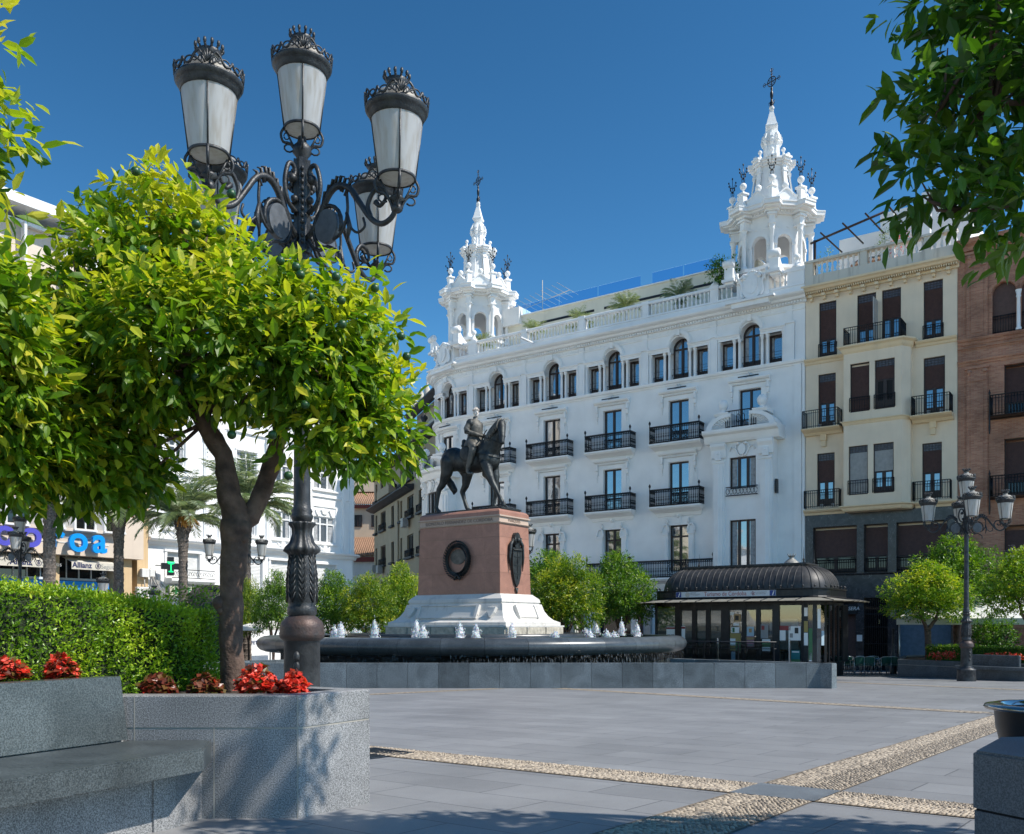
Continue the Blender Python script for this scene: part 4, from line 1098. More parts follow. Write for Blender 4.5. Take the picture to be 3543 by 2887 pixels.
# rooftop aerial
root = empty('roof_aerial', tuple(F2W(-21.0, 5, 23.8)), AF, 'thin white television aerial above the left end of the hotel roof', 'aerial')
mb = MB(); mb.tube([(0, 0, -.1), (0, 0, 2.7)], .03, 5); mb.build('mast', M['shuttergrey'], root)
mb = MB(); mb.tube([(-1.6, 0, .9), (2.2, .3, 1.6)], .025, 4)
for i in range(9):
    t = i / 8; x = -1.6 + 3.8 * t; z = .9 + .7 * t; mb.tube([(x - .35, -.9, z + .25), (x + .35, .9, z - .25)], .014, 4)
mb.build('aerial_boom', M['shuttergrey'], root)
# ================================================================ neighbours on the hotel's side
def frame_root(name, ox, oy, ang, label, cat='building'):
    r = empty(name, (ox, oy, gz(oy)), ang, label, cat); return r
class WM(MB):
    def __init__(s, root): super().__init__(); k = -root.location.z; s.fn = lambda p: (p[0], p[1], p[2] + k)
def thin_rail(mb, x0, x1, d, z, h=1.0, step=.115, r=.014, sides=True):
    def run(p, q):
        p, q = Vector(p), Vector(q); n = max(2, int((q - p).length / step)); u = Vector((0, 0, 1))
        for hh, rr in ((h, r * 1.6), (h - .14, r), (.1, r)): mb.tube([p + u * hh, q + u * hh], rr, 4)
        for i in range(n + 1):
            c = p + (q - p) * i / n; mb.tube([c + u * .02, c + u * (h if i % 3 else h)], r if i % n else r * 1.8, 4)
    if sides: run((x0, 0, z), (x0, -d, z)); run((x1, -d, z), (x1, 0, z))
    run((x0, -d, z), (x1, -d, z))
def ledge(root, x0, x1, z, d=.3, h=.22, m='creamtrim', name='ledge', y=0.0):
    mb = WM(root); mb.sweep([(y, z - h), (y - d * .25, z - h), (y - d * .4, z - h * .6), (y - d * .8, z - h * .4), (y - d, z - h * .15), (y - d, z), (y, z + .02)], [x0, x1]); return mb.build(name, M[m], root)
cream = frame_root('apartment_building', FO.x, FO.y, AF, 'cream apartment building with brown shutters and dark marble ground floor')
def cwin(root, x0, x1, z0, z1, y=0.0, shut=.5, grid=True, sm='shutter', leaves=2, grail=False, gm='glass'):
    """tall opening: glass-brick band, roller shutter, glazed leaves"""
    k = -root.location.z; w_, h = x1 - x0, z1 - z0; xc = (x0 + x1) / 2
    mb = MB(); hw = w_ / 2; fr = .05
    gt = h * .14 if grid else h * .06; st = h - gt; sb = st - (h - gt) * shut
    mb.m = 0
    mb.box(-hw, hw, .0, .06, sb - .03, sb); mb.box(-hw, -hw + fr, -.02, .06, 0, h); mb.box(hw - fr, hw, -.02, .06, 0, h); mb.box(-hw, hw, -.02, .06, h - fr, h)
    if sb > .3:
        mb.box(-hw + fr, -hw + .13, -.01, .05, 0, sb); mb.box(hw - .13, hw - fr, -.01, .05, 0, sb); mb.box(-.09, .09, -.02, .05, 0, sb); mb.box(-hw + .13, hw - .13, 0, .05, 0, sb * .3)
        mb.box(-hw + .13, hw - .13, 0, .05, sb - .08, sb)
    o = mb.build('window', M['wood'], root, (xc, y + .12, z0 + k))
    if sb > .3:
        g = MB(); g.add([(-hw + fr, .03, 0), (hw - fr, .03, 0), (hw - fr, .03, sb), (-hw + fr, .03, sb)], [(0, 1, 2, 3)]); g.build('glass_pane', M[gm], o)
    s = MB(); n = max(3, int((st - sb) / .05)); dz = (st - sb) / n
    for i in range(n): s.sweep([(.04, sb + i * dz), (-.005, sb + i * dz + .004), (.012, sb + (i + 1) * dz), (.04, sb + (i + 1) * dz)], [-hw + fr, hw - fr])
    s.build('roller_shutter', M[sm], o)
    if grid:
        s = MB(); s.box(-hw + fr, hw - fr, .02, .04, st, h - fr); s.build('glass_bricks', M['glassbrick'], o)
        s = MB()
        for i in range(1, 6): x = -hw + w_ * i / 6; s.box(x - .012, x + .012, .0, .02, st, h - fr)
        for i in range(0, 3): z = st + (gt - fr) * i / 3; s.box(-hw + fr, hw - fr, .0, .02, z, z + .02)
        s.build('glazing_bars', M['wood'], o)
    if grail:
        s = MB(); thin_rail(s, -hw - .02, hw + .02, .16, .02, .75, .12, .012, True); s.build('window_rail', M['iron'], o)
    return o
M['glassbrick'] = mat('glass_brick', (.09, .08, .09), .25, 0, .35, 9)
M['marble'] = mat('black_marble', (.022, .023, .027), .25, 0, .4, 3, c2=(.05, .05, .056))
def add_veins(m):
    t = m.node_tree; b = t.nodes['Principled BSDF']; src = b.inputs['Base Color'].links[0].from_socket
    tc = t.nodes.new('ShaderNodeTexCoord'); w_ = t.nodes.new('ShaderNodeTexNoise'); w_.inputs['Scale'].default_value = 1.1; w_.inputs['Detail'].default_value = 6; w_.inputs['Distortion'].default_value = 2.2
    t.links.new(tc.outputs['Object'], w_.inputs['Vector'])
    a = t.nodes.new('ShaderNodeMath'); a.operation = 'SUBTRACT'; a.inputs[1].default_value = .5; t.links.new(w_.outputs[0], a.inputs[0])
    c = t.nodes.new('ShaderNodeMath'); c.operation = 'ABSOLUTE'; t.links.new(a.outputs[0], c.inputs[0])
    d = t.nodes.new('ShaderNodeMapRange'); d.inputs[1].default_value = 0.0; d.inputs[2].default_value = .006; d.inputs[3].default_value = .5; d.inputs[4].default_value = 0
    t.links.new(c.outputs[0], d.inputs[0]); mx = t.nodes.new('ShaderNodeMixRGB'); mx.inputs[2].default_value = (.3, .3, .32, 1)
    t.links.new(d.outputs[0], mx.inputs[0]); t.links.new(src, mx.inputs[1]); t.links.new(mx.outputs[0], b.inputs['Base Color'])
add_veins(M['marble'])
XW = 7.78
W1 = [(.77, 1.71), (2.82, 3.8), (4.1, 5.06), (6.17, 7.1)]
hs = [(a, b, 15.85, 18.92, .16) for a, b in W1] + [(.73, 1.68, 11.92, 14.94, .16), (6.17, 7.2, 11.92, 14.94, .16), (.66, 1.62, 7.62, 10.56, .16), (6.1, 7.05, 7.62, 10.5, .16)]
mb = WM(cream); wall(mb, .02, XW, 7.2, 19.4, hs, .16); mb.build('wall', M['cream'], cream)
hs2 = [(.45, 2.81, 3.85, 6.46, .3), (3.18, 4.41, 3.85, 6.46, .3), (4.84, 7.3, 3.85, 6.46, .3), (3.18, 4.41, -1.5, 2.5, .3), (.4, 2.75, -1.5, 2.3, .4), (4.87, 7.5, -1.5, 2.2, .3)]
mb = WM(cream); wall(mb, .02, XW, -2, 7.18, hs2, .3, y=-.05); mb.build('marble_front', M['marble'], cream)
mb = WM(cream); mb.box(.02, XW, .4, 12, -2, 19.9); mb.build('building_body', M['cream'], cream)
for i, (a, b) in enumerate(W1): cwin(cream, a, b, 15.85, 18.92, shut=(.62, .55, .42, .6)[i], grail=i in (0, 3))
for a, b, z0, z1 in ((.73, 1.68, 11.92, 14.94), (6.17, 7.2, 11.92, 14.94), (.66, 1.62, 7.62, 10.56), (6.1, 7.05, 7.62, 10.5)): cwin(cream, a, b, z0, z1, shut=.45)
for a, b, s in ((.45, 2.81, .6), (3.18, 4.41, .62), (4.84, 7.3, .64)): cwin(cream, a, b, 3.85, 6.46, y=.1, shut=s, grid=False, grail=True, gm='glassblk')
cwin(cream, .4, 2.75, -1.5, 2.3, y=.1, shut=.97, grid=False)
M['shuttersteel'] = mat('steel_shutter', (.16, .19, .22), .4, .3, .15, 5)
cwin(cream, 4.87, 7.5, -1.5, 2.2, y=.08, shut=.98, grid=False, sm='shuttersteel')
mb = WM(cream); mb.box(3.2, 4.4, .1, .2, -1.5, 2.5)
mb.build('door', M['glassblk'], cream)
mb = WM(cream)
for i in range(11): mb.box(3.25 + i * .108, 3.265 + i * .108, .06, .1, -1.5, 2.45)
for z in (.0, .9, 1.6): mb.box(3.2, 4.4, .05, .1, z, z + .05)
mb.build('door_grille', M['iron'], cream)
o = text('3', .3, mat('brass', (.6, .5, .25), .3, .8), cream, (3.95, .03, 1.2 - cream.location.z), (R(90), 0, 0), 'door_number')
mb = WM(cream); mb.box(.3, 2.85, -.14, -.05, 1.62, 2.2); mb.build('shop_fascia', M['iron'], cream)
text('SA CASERA', .27, M['whitepaint'], cream, (2.3, -.15, 1.92 - cream.location.z), (R(90), 0, 0), 'shop_lettering', shear=.2)
mb = WM(cream); mb.box(2.82, 3.1, -.09, -.05, .15, .5); mb.build('number_plate', M['whitepaint'], cream)
# bay
mb = WM(cream); wall(mb, 2.35, 5.28, 7.4, 15.6, [(2.69, 3.68, 12.4, 15.0, .14), (3.95, 4.95, 12.4, 15.0, .14), (2.61, 3.6, 7.98, 10.6, .14), (3.88, 4.9, 7.98, 10.6, .14)], .14, y=-.9)
mb.add([(2.35, -.9, 7.4), (2.35, -.9, 15.6), (2.35, 0, 15.6), (2.35, 0, 7.4)], [(0, 1, 2, 3)])
mb.add([(5.28, -.9, 7.4), (5.28, -.9, 15.6), (5.62, -.4, 15.6), (5.62, -.4, 7.4)], [(3, 2, 1, 0)]); mb.add([(5.62, -.4, 7.4), (5.62, -.4, 15.6), (5.62, 0, 15.6), (5.62, 0, 7.4)], [(3, 2, 1, 0)])
mb.build('bay_front', M['cream'], cream)
mb = WM(cream); mb.box(2.5, 5.2, -.7, 0, 7.4, 15.6); mb.build('bay_core', M['cream'], cream)
cwin(cream, 2.69, 3.68, 12.4, 15.0, y=-.9, shut=.97, grid=False, grail=True); cwin(cream, 3.95, 4.95, 12.4, 15.0, y=-.9, shut=.3, grail=True, gm='dark')
cwin(cream, 2.61, 3.6, 7.98, 10.6, y=-.9, shut=.97, sm='shuttergrey', grail=True); cwin(cream, 3.88, 4.9, 7.98, 10.6, y=-.9, shut=.48, sm='shuttergrey', grail=True)
def bayledge(z, d, h):
    mb = WM(cream); n = []
    for k, (dd, zz) in enumerate(((0, z - h), (d * .3, z - h * .75), (d * .5, z - h * .4), (d, z - h * .2), (d, z))):
        n.append([(2.35 - dd, 0, zz), (2.35 - dd, -.9 - dd, zz), (5.28 + dd * .6, -.9 - dd, zz), (5.62 + dd, -.4 - dd * .5, zz), (5.62 + dd, 0, zz)])
    vs = [p for r in n for p in r]; mb.add(vs, [(k * 5 + i, k * 5 + i + 1, (k + 1) * 5 + i + 1, (k + 1) * 5 + i) for k in range(4) for i in range(4)] + [(20, 21, 22, 23, 24), (4, 3, 2, 1, 0)])
    mb.build('bay_ledge', M['creamtrim'], cream)
bayledge(15.98, .28, .42); bayledge(11.95, .16, .22); bayledge(7.42, .22, .3)
ledge(cream, 0, 2.2, 15.84, .28, .28); ledge(cream, 5.8, XW, 15.84, .28, .28); ledge(cream, 0, 2.2, 7.42, .4, .28); ledge(cream, 5.8, XW, 7.42, .4, .28); ledge(cream, .02, XW, 3.84, .18, .12, 'marble')
mb = WM(cream); thin_rail(mb, 2.4, 5.3, 1.05, 15.98, .95); mb.build('balcony_rail', M['iron'], cream)
for x0, x1, z in ((.1, 2.0, 11.86), (5.75, 7.55, 11.86), (.05, 1.95, 7.5), (5.72, 7.5, 7.5)):
    if z > 8:
        ledge(cream, x0 - .08, x1 + .08, z, .85, .3, 'creamtrim', 'balcony_slab'); xm = (x0 + x1) / 2
        mb = WM(cream); mb.box(xm - .16, xm + .16, -.2, 0, z - .62, z - .3); mb.box(xm - .12, xm + .12, -.14, 0, z - .95, z - .62); mb.build('bracket', M['creamtrim'], cream)
    mb = WM(cream); thin_rail(mb, x0, x1, .78 if z > 8 else .35, z, .98); mb.build('balcony_rail', M['iron'], cream)
for i, (x, y, z) in enumerate(((.95, -.5, 11.88), (1.75, -.5, 11.88), (6.5, -.5, 11.88), (7.1, -.5, 11.88), (1.0, -.25, 7.5), (1.6, -.25, 7.5))):
    mb = MB(); mb.lathe([(.07, 0), (.1, .2), (.08, .2)], 8); p = F2W(x, y, z)
    o = mb.build('flower_pot', M['shuttergrey'], None, tuple(p)); tag(o, ('small grey pot on the cream building, ' + ['third floor balcony left, inner', 'third floor balcony left, outer', 'third floor balcony right, inner', 'third floor balcony right, outer', 'second floor balcony left, inner', 'second floor balcony left, outer'][i]), 'flower pot', 'pots on the cream balconies')
# awning half folded on the top balcony
mb = WM(cream); mb.box(3.86, 3.9, -.9, .0, 16.2, 18.4); mb.build('screen', M['shuttergrey'], cream)
# cornice, modillions, parapet
mb = WM(cream); mb.sweep([(0, 19.3), (-.1, 19.3), (-.14, 19.5), (-.42, 19.56), (-.5, 19.66), (-.62, 19.72), (-.62, 19.82), (0, 19.86)], [-.05, XW + .1]); mb.build('cornice', M['creamtrim'], cream)
mb = WM(cream); x = .05
while x < XW: mb.box(x, x + .06, -.36, -.1, 19.42, 19.52); x += .115
mb.build('dentil_course', M['creamtrim'], cream)
mb = WM(cream); x = .3
for i in range(11):
    mb.box(x, x + .18, -.4, 0, 19.2, 19.34); mb.box(x + .02, x + .16, -.22, 0, 19.05, 19.2); x += .7
mb.build('modillions', M['creamtrim'], cream)
mb = WM(cream); mb.box(.02, XW, -.12, .3, 19.86, 20.5); mb.box(.0, XW, -.18, .34, 21.22, 21.34); mb.box(.02, .45, -.13, .3, 20.5, 21.22); mb.box(3.0, 3.35, -.13, .3, 20.5, 21.22); mb.box(6.2, 6.5, -.13, .3, 20.5, 21.22)
mb.build('parapet', M['oldstone'], cream)
for xa, xb in ((.62, 2.9), (3.5, 6.1), (6.7, 7.7)):
    mb = WM(cream)
    for x in lin(xa, xb, int((xb - xa) / .27)): baluster(mb, x, .08, 20.5, .72, .09, 6)
    mb.build('balustrade', M['white2'], cream)
mb = WM(cream); mb.box(.6, XW, 4.5, 11, 19.9, 24.0); mb.box(3.2, XW, 3.4, 4.5, 19.9, 24.5); mb.box(5.9, 6.3, .9, 1.3, 19.9, 24.0); mb.build('roof_terrace_wall', M['white'], cream)
mb = WM(cream)
mb.tube([(.1, .6, 22.6), (4.3, .6, 23.4)], .07, 4)
for x in (.8, 2.0, 3.2, 4.3): mb.tube([(x, .2, 22.75 + x * .19), (x + .2, 3.6, 22.75 + x * .19)], .06, 4)
mb.box(.3, .42, .5, .62, 19.9, 22.7) 
mb.build('pergola', M['wood'], cream)
M['tile'] = mat('clay_tile', (.34, .20, .125), .8, 0, .4, 9)
mb = WM(cream)
for i in range(12):
    x = 2.0 + i * .16; mb.tube([(x, 2.0, 21.35), (x, 3.4, 22.1)], .085, 6)
mb.build('tiled_roof', M['tile'], cream)
mb = WM(cream); mb.box(4.1, 4.5, .9, 1.2, 19.9, 23.3); mb.build('terrace_pier', M['white'], cream)

# ---- brick building
def mat_brick():
    m = bpy.data.materials.new('brick'); m.use_nodes = True; t = m.node_tree; b = t.nodes['Principled BSDF']; b.inputs['Roughness'].default_value = .85
    tc = t.nodes.new('ShaderNodeTexCoord'); mp = t.nodes.new('ShaderNodeMapping'); mp.inputs['Rotation'].default_value = (R(90), 0, 0)
    t.links.new(tc.outputs['Object'], mp.inputs[0]); br = t.nodes.new('ShaderNodeTexBrick'); br.inputs['Scale'].default_value = 1
    br.inputs['Brick Width'].default_value = .26; br.inputs['Row Height'].default_value = .062; br.inputs['Mortar Size'].default_value = .006; br.inputs['Bias'].default_value = -.1
    br.inputs['Color1'].default_value = (.36, .15, .095, 1); br.inputs['Color2'].default_value = (.50, .25, .155, 1); br.inputs['Mortar'].default_value = (.36, .27, .2, 1)
    t.links.new(mp.outputs[0], br.inputs[0]); n = t.nodes.new('ShaderNodeTexNoise'); n.inputs['Scale'].default_value = .8; n.inputs['Detail'].default_value = 6; t.links.new(tc.outputs['Object'], n.inputs['Vector'])
    mr = t.nodes.new('ShaderNodeMapRange'); mr.inputs[1].default_value = .3; mr.inputs[2].default_value = .7; mr.inputs[3].default_value = .7; mr.inputs[4].default_value = 1.2; t.links.new(n.outputs[0], mr.inputs[0])
    v = t.nodes.new('ShaderNodeVectorMath'); v.operation = 'SCALE'; t.links.new(br.outputs['Color'], v.inputs[0]); t.links.new(mr.outputs[0], v.inputs['Scale']); t.links.new(v.outputs[0], b.inputs['Base Color'])
    bp = t.nodes.new('ShaderNodeBump'); bp.invert = True; bp.inputs['Strength'].default_value = .4; bp.inputs['Distance'].default_value = .02; t.links.new(br.outputs['Fac'], bp.inputs['Height']); t.links.new(bp.outputs[0], b.inputs['Normal'])
    return m
M['brick'] = mat_brick()
bo = F2W(7.8, 0)
brick = frame_root('brick_building', bo.x, bo.y, AF, 'red brick building with arched windows and marble column at the right edge')
AWn = [(1.57, 2.63), (2.85, 3.91), (5.4, 6.5)]
hs = [(a, b, 15.62, 17.62, .3) for a, b in AWn] + [(a, b, 17.62, 17.62 + (b - a) / 2, .3) for a, b in AWn]
RW = [(2.1, 4.0, 11.4, 13.98), (2.1, 4.0, 7.4, 10.3), (2.1, 4.3, 1.9, 6.0), (5.6, 7.2, 11.4, 13.98), (5.6, 7.2, 7.4, 10.3)]
hs += [(*r, .3) for r in RW]
mb = WM(brick); wall(mb, .0, 9, -2, 20.6, hs, .3)
for a, b in AWn:
    c = (a + b) / 2; r = (b - a) / 2
    for k in range(10):
        b0, b1 = PI * k / 10, PI * (k + 1) / 10; x0, z0_, x1, z1_ = c - r * math.cos(b0), 17.62 + r * math.sin(b0), c - r * math.cos(b1), 17.62 + r * math.sin(b1)
        mb.add([(x0, .001, z0_), (x1, .001, z1_), (x1, .001, 17.63 + r), (x0, .001, 17.63 + r)], [(0, 1, 2, 3)]); mb.add([(x0, 0, z0_), (x0, .3, z0_), (x1, .3, z1_), (x1, 0, z1_)], [(0, 1, 2, 3)])
        vs = []
        for q in (b0, b1):
            for rr in (r + .03, r + .2): vs += [(c - rr * math.cos(q), -.06, 17.62 + rr * math.sin(q)), (c - rr * math.cos(q), .02, 17.62 + rr * math.sin(q))]
        mb.add(vs, [(0, 4, 6, 2), (2, 6, 7, 3), (0, 1, 5, 4)])
mb.build('wall', M['brick'], brick)
mb = WM(brick); mb.box(0.02, 9, .5, 12, -2, 20.9); mb.build('building_body', M['brick'], brick)
for z, d, h in ((15.55, .22, .3), (15.1, .12, .14), (14.45, .16, .22), (20.5, .5, .5)): ledge(brick, 0, 9, z, d, h, 'brick')
for x0, x1, z0, z1 in ((.42, 1.38, 6.2, 14.1), (.42, 1.38, 15.6, 19.9), (4.4, 5.2, 6.2, 14.1)):
    mb = WM(brick); mb.box(x0, x1, -.1, 0, z0, z1); mb.box(x0 + .2, x1 - .2, -.13, -.1, z0 + .2, z1 - .9); mb.box(x0 - .08, x1 + .08, -.18, 0, z1 - .12, z1); mb.box(x0 + .05, x1 - .05, -.14, -.1, z1 - .75, z1 - .2)
    for s in (x0 + .12, x1 - .12): mb.tube([(s, -.2, z1 - .26), (s, -.08, z1 - .26)], .11, 10)
    mb.build('pilaster', M['brick'], brick)
mb = WM(brick); mb.lathe([(.13, 15.62), (.13, 15.72), (.09, 15.8), (.08, 17.2), (.12, 17.3), (.09, 17.36), (.15, 17.6)], 12, (2.74, -.02, 0)); mb.build('column', M['white'], brick)
k = -brick.location.z
for a, b in AWn:
    c = (a + b) / 2; r = (b - a) / 2
    mb = MB(); mb.box(-r, r, 0, .06, 0, 2.0); mb.add([(-r * math.cos(PI * q / 12), 0, 2 + r * math.sin(PI * q / 12)) for q in range(13)], [tuple(range(12, -1, -1))])
    o = mb.build('window', M['shutter'], brick, (c, .24, 15.62 + k)); mb = MB(); thin_rail(mb, -r, r, .1, 0, .9, sides=False); mb.build('window_rail', M['iron'], o)
for x0, x1, z0, z1 in RW:
    cwin(brick, x0, x1, z0, z1, y=.12, shut=.7, grid=False, gm='glassblk')
    mb = WM(brick); thin_rail(mb, x0 - .55, x1 + .4, .7, z0, 1.0, .13, .018)
    for x in (x0 - .55, x1 + .4): mb.lathe([(.03, z0 - .9), (.05, z0 - .6), (.03, z0), (.03, z0 + 1.05), (.06, z0 + 1.12), (.03, z0 + 1.2), (.0001, z0 + 1.35)], 6, (x, -.7, 0))
    mb.build('balcony_rail', M['iron'], brick)
    ledge(brick, x0 - .6, x1 + .45, z0, .75, .1, 'iron', 'balcony_slab')
# side wall block that closes the street further right
# ================================================================ left side of the square
LA = math.atan2(.8145, .5803); LO = Vector((-13.8, 67.0, 0)); LR = Matrix.Rotation(LA, 4, 'Z')
def L2W(x, y, z=0.0): return LO + (LR @ Vector((x, y, z)))
M['tan'] = mat_weather('tan_cladding', (.62, .45, .26), (.45, .33, .2), streak=.25)
M['fascia'] = mat_weather('pink_beige_fascia', (.66, .56, .46), (.5, .42, .35), streak=.3)
po = L2W(-26, 0)
mod = frame_root('office_building', po.x, po.y, LA, 'modern beige office building with blue letters and white window boxes at left')
def mx(x): return x + 26
mb = WM(mod); mb.box(0, mx(-15.1), .0, 14, 8.2, 22.7); mb.box(0, mx(-15.1), 0, 14, 4.9, 8.2); mb.box(0, mx(-14.4), .5, 14, -1.5, 4.9); mb.build('building_body', M['fascia'], mod)
mb = WM(mod); mb.box(0, mx(-15.1), -.9, 0, 4.9, 6.3); mb.box(0, mx(-16.4), -1.2, -.9, 6.2, 6.38); mb.box(mx(-16.4), mx(-15.1), -.9, 0, 6.3, 7.6)
mb.build('fascia', M['fascia'], mod)
mb = WM(mod)
for z in (5.55, 5.85): mb.box(0, mx(-17.3), -.93, -.9, z, z + .06)
mb.build('fascia_rail', M['white2'], mod)
mb = WM(mod); mb.box(mx(-15.1), mx(-14.38), -.25, .5, -1.5, 24); mb.box(mx(-16.6), mx(-15.6), -.5, .5, -1.5, 4.9)
for i in range(3): mb.box(mx(-15.0) + i * .22, mx(-15.0) + i * .22 + .01, -.256, -.25, -1.5, 20)
mb.build('tan_wall', M['tan'], mod)
mb = WM(mod); mb.box(0, mx(-14.6), -.3, 13, 22.55, 22.75); mb.box(0, mx(-17), -1.2, 10, 23.2, 23.75)
for x in (1, 3.4, 5.9): mb.box(x, x + .15, .5, .65, 22.7, 23.3)
mb.build('roof_slab', M['whitepaint'], mod)
WL = [(-25.2, -24.2), (-23.1, -22.1), (-21.15, -20.15), (-19.4, -18.35), (-17.65, -16.6)]
for a, b in WL:
    for z in (6.35, 10.0, 13.6, 17.2):
        mb = WM(mod); a1, b1 = mx(a), mx(b); y = -1.2 if z < 7 else -.3
        for p, q in ((a1 - .12, a1), (b1, b1 + .12), ((a1 + b1) / 2 - .04, (a1 + b1) / 2 + .04)): mb.box(p, q, y - .06, y + .1, z, z + 1.25)
        mb.box(a1 - .12, b1 + .12, y - .1, y + .1, z + 1.25, z + 1.35); mb.box(a1 - .14, b1 + .14, y - .14, y + .1, z - .1, z)
        mb.add([(b1 + .12, y, z - .1), (b1 + .55, y + .9, z - .1), (b1 + .55, y + .9, z + 1.35), (b1 + .12, y, z + 1.35)], [(0, 1, 2, 3)])
        mb.add([(a1 - .12, y, z - .1), (a1 - .35, y + .9, z - .1), (a1 - .35, y + .9, z + 1.35), (a1 - .12, y, z + 1.35)], [(3, 2, 1, 0)])
        o = mb.build('window', M['whitepaint'], mod)
        mb = WM(mod); mb.add([(a1, y + .02, z), (b1, y + .02, z), (b1, y + .02, z + 1.25), (a1, y + .02, z + 1.25)], [(0, 1, 2, 3)]); mb.build('glass_pane', M['glassblk'], o)
        mb = WM(mod); mb.box(a1 - .1, b1 + .5, y - .02, y + .02, z + 1.5, z + 2.2); mb.build('lattice_screen', M['lattice'] if 'lattice' in M else M.setdefault('lattice', mat('lattice', (.12, .11, .11), .8, 0, .9, 30, c2=(.45, .43, .42))), o)
mb = WM(mod)
for a in (-24.0, -21.9, -19.7, -17.9, -16.2): mb.box(mx(a), mx(a) + .14, -.6, -.2, 6.3, 22.6)
mb.build('mullions', M['whitepaint'], mod)
M['blue'] = mat('sign_blue', (.0, .30, .83), .35, 0, .03, 3); M['purple'] = mat('sign_purple', (.09, .09, .52), .35, 0, .03, 3); M['navy'] = mat('navy_ink', (.01, .02, .10), .5)
def sign_letter(ch, xc, zc, size, m, yy=-1.35):
    o = text(ch, size, M[m], mod, (mx(xc), yy, zc - mod.location.z), (R(90), 0, 0), 'sign_letter', ext=.1, bold=.045)
# big free-standing letters along the fascia: partly hidden word ending in "roa"
sign_letter('a', -18.15, 5.72, 2.0, 'blue'); sign_letter('o', -19.38, 5.72, 2.0, 'blue'); sign_letter('r', -20.6, 5.75, 2.0, 'blue'); sign_letter('o', -21.95, 5.8, 2.0, 'purple'); sign_letter('o', -23.3, 5.8, 2.0, 'purple')
M['awn'] = mat('awning_canvas', (.62, .58, .50), .8, 0, .08, 3)
for i, (a, b) in enumerate(((-25.4, -20.5), (-19.6, -16.95))):
    mb = WM(mod); mb.add([(mx(a), 0, 4.85), (mx(b), 0, 4.85), (mx(b), -1.1, 4.52), (mx(a), -1.1, 4.52)], [(0, 1, 2, 3)]); mb.box(mx(a), mx(b), -1.12, -1.1, 4.12, 4.54)
    o = mb.build('awning', M['awn'], mod)
    x = (a + b) / 2; kz = -mod.location.z
    xs = (-22.35,) if i == 0 else (-19.0,)
    for xx in xs:
        text('Allianz', .42, M['navy'], o, (mx(xx), -1.125, 4.35 + kz), (R(90), 0, 0), 'awning_lettering', bold=.012)
        mb = WM(mod); cx = mx(xx) + .93
        mb.tube([(cx + .15 * math.cos(t), -1.13, 4.35 + .15 * math.sin(t)) for t in lin(0, 2 * PI, 20)], .016, 4)
        for dx in (-.05, 0, .05): mb.box(cx + dx - .014, cx + dx + .014, -1.135, -1.12, 4.27, 4.42)
        mb.sph((cx, -1.13, 4.44), .03, 6, 4); mb.build('emblem', M['navy'], o)
        text('Seguros', .34, mat('grey_ink', (.3, .3, .3), .6), o, (mx(xx) + 1.65, -1.125, 4.33 + kz), (R(90), 0, 0), 'awning_lettering')
mb = WM(mod); mb.box(0, mx(-16.9), .2, .3, 3.62, 4.9); mb.box(0, mx(-17), .3, .4, -1.5, 4.9); mb.build('shop_window', M['glassblk'], mod)
mb = WM(mod)
for x in lin(-25.8, -17.05, 12): mb.box(mx(x), mx(x) + .06, .14, .2, 3.6, 4.9)
mb.box(0, mx(-16.9), .1, .2, 3.55, 3.68); mb.build('shop_window_frame', M['white2'], mod)
for x in (-20.1,): 
    mb = WM(mod); mb.box(mx(x) - .15, mx(x) + .2, -.4, .3, -1.5, 4.9); mb.build('tan_pier', M['tan'], mod)
mb = WM(mod); mb.box(mx(-24), mx(-16.92), -.3, .1, 3.0, 3.5); mb.build('blue_shop_sign', M['blue'], mod)
mb = WM(mod); mb.tube([(mx(-17.9) + .13 * math.cos(t), -.31, 3.27 + .13 * math.sin(t)) for t in lin(0, 2 * PI, 18)], .02, 4); mb.build('round_emblem', M['whitepaint'], mod)

po = L2W(-14.35, 0)
wl = frame_root('corner_building', po.x, po.y, LA, 'sunlit white building with three-light windows and rounded corner behind the palms')
def wx(x): return x + 14.35
WBX = [(-12.3, .65), (-6.9, .8), (-3.85, .78), (.07, 1.04)]; hs = []
for xc, hw in WBX:
    for z0, z1 in ((7.05, 8.95), (10.95, 12.65), (14.6, 16.2)): hs.append((wx(xc - hw), wx(xc + hw), z0, z1, .18))
hs += [(wx(-12.95), wx(-10.6), 4.0, 5.55, .3), (wx(-8.2), wx(-5.6), 3.4, 5.5, .3), (wx(-4.9), wx(-2.9), 3.2, 5.5, .3), (wx(-.9), wx(1.25), 3.2, 5.45, .3)]
hs = [h for h in hs]
mb = WM(wl); wall(mb, 0, wx(2.9), -2.5, 19.2, hs, .2)
mb.build('wall', M['white'], wl)
mb = WM(wl); mb.box(0.05, wx(2.9), .35, 14, -2.5, 19.3); mb.lathe([(1.6, -2.5), (1.6, 19.2)], 28, (wx(2.4), 1.6, 0)); mb.box(wx(2.2), wx(3.9), 1.6, 14, -2.5, 19.2); mb.build('building_body', M['white'], wl)
for z, d, h in ((6.35, .5, .4), (10.4, .12, .12), (13.9, .14, .16), (19.3, .9, .8), (3.1, .2, .25)):
    mb = WM(wl); mb.sweep([(0, z - h), (-d * .3, z - h), (-d * .45, z - h * .5), (-d * .85, z - h * .4), (-d, z - h * .15), (-d, z), (0, z + .02)], [0, wx(2.4)])
    mb.lathe([(1.6, z - h), (1.6 + d * .3, z - h), (1.6 + d * .45, z - h * .5), (1.6 + d, z - h * .3), (1.6 + d, z), (1.5, z)], 28, (wx(2.4), 1.6, 0), smooth=False); mb.build('cornice', M['white'], wl)
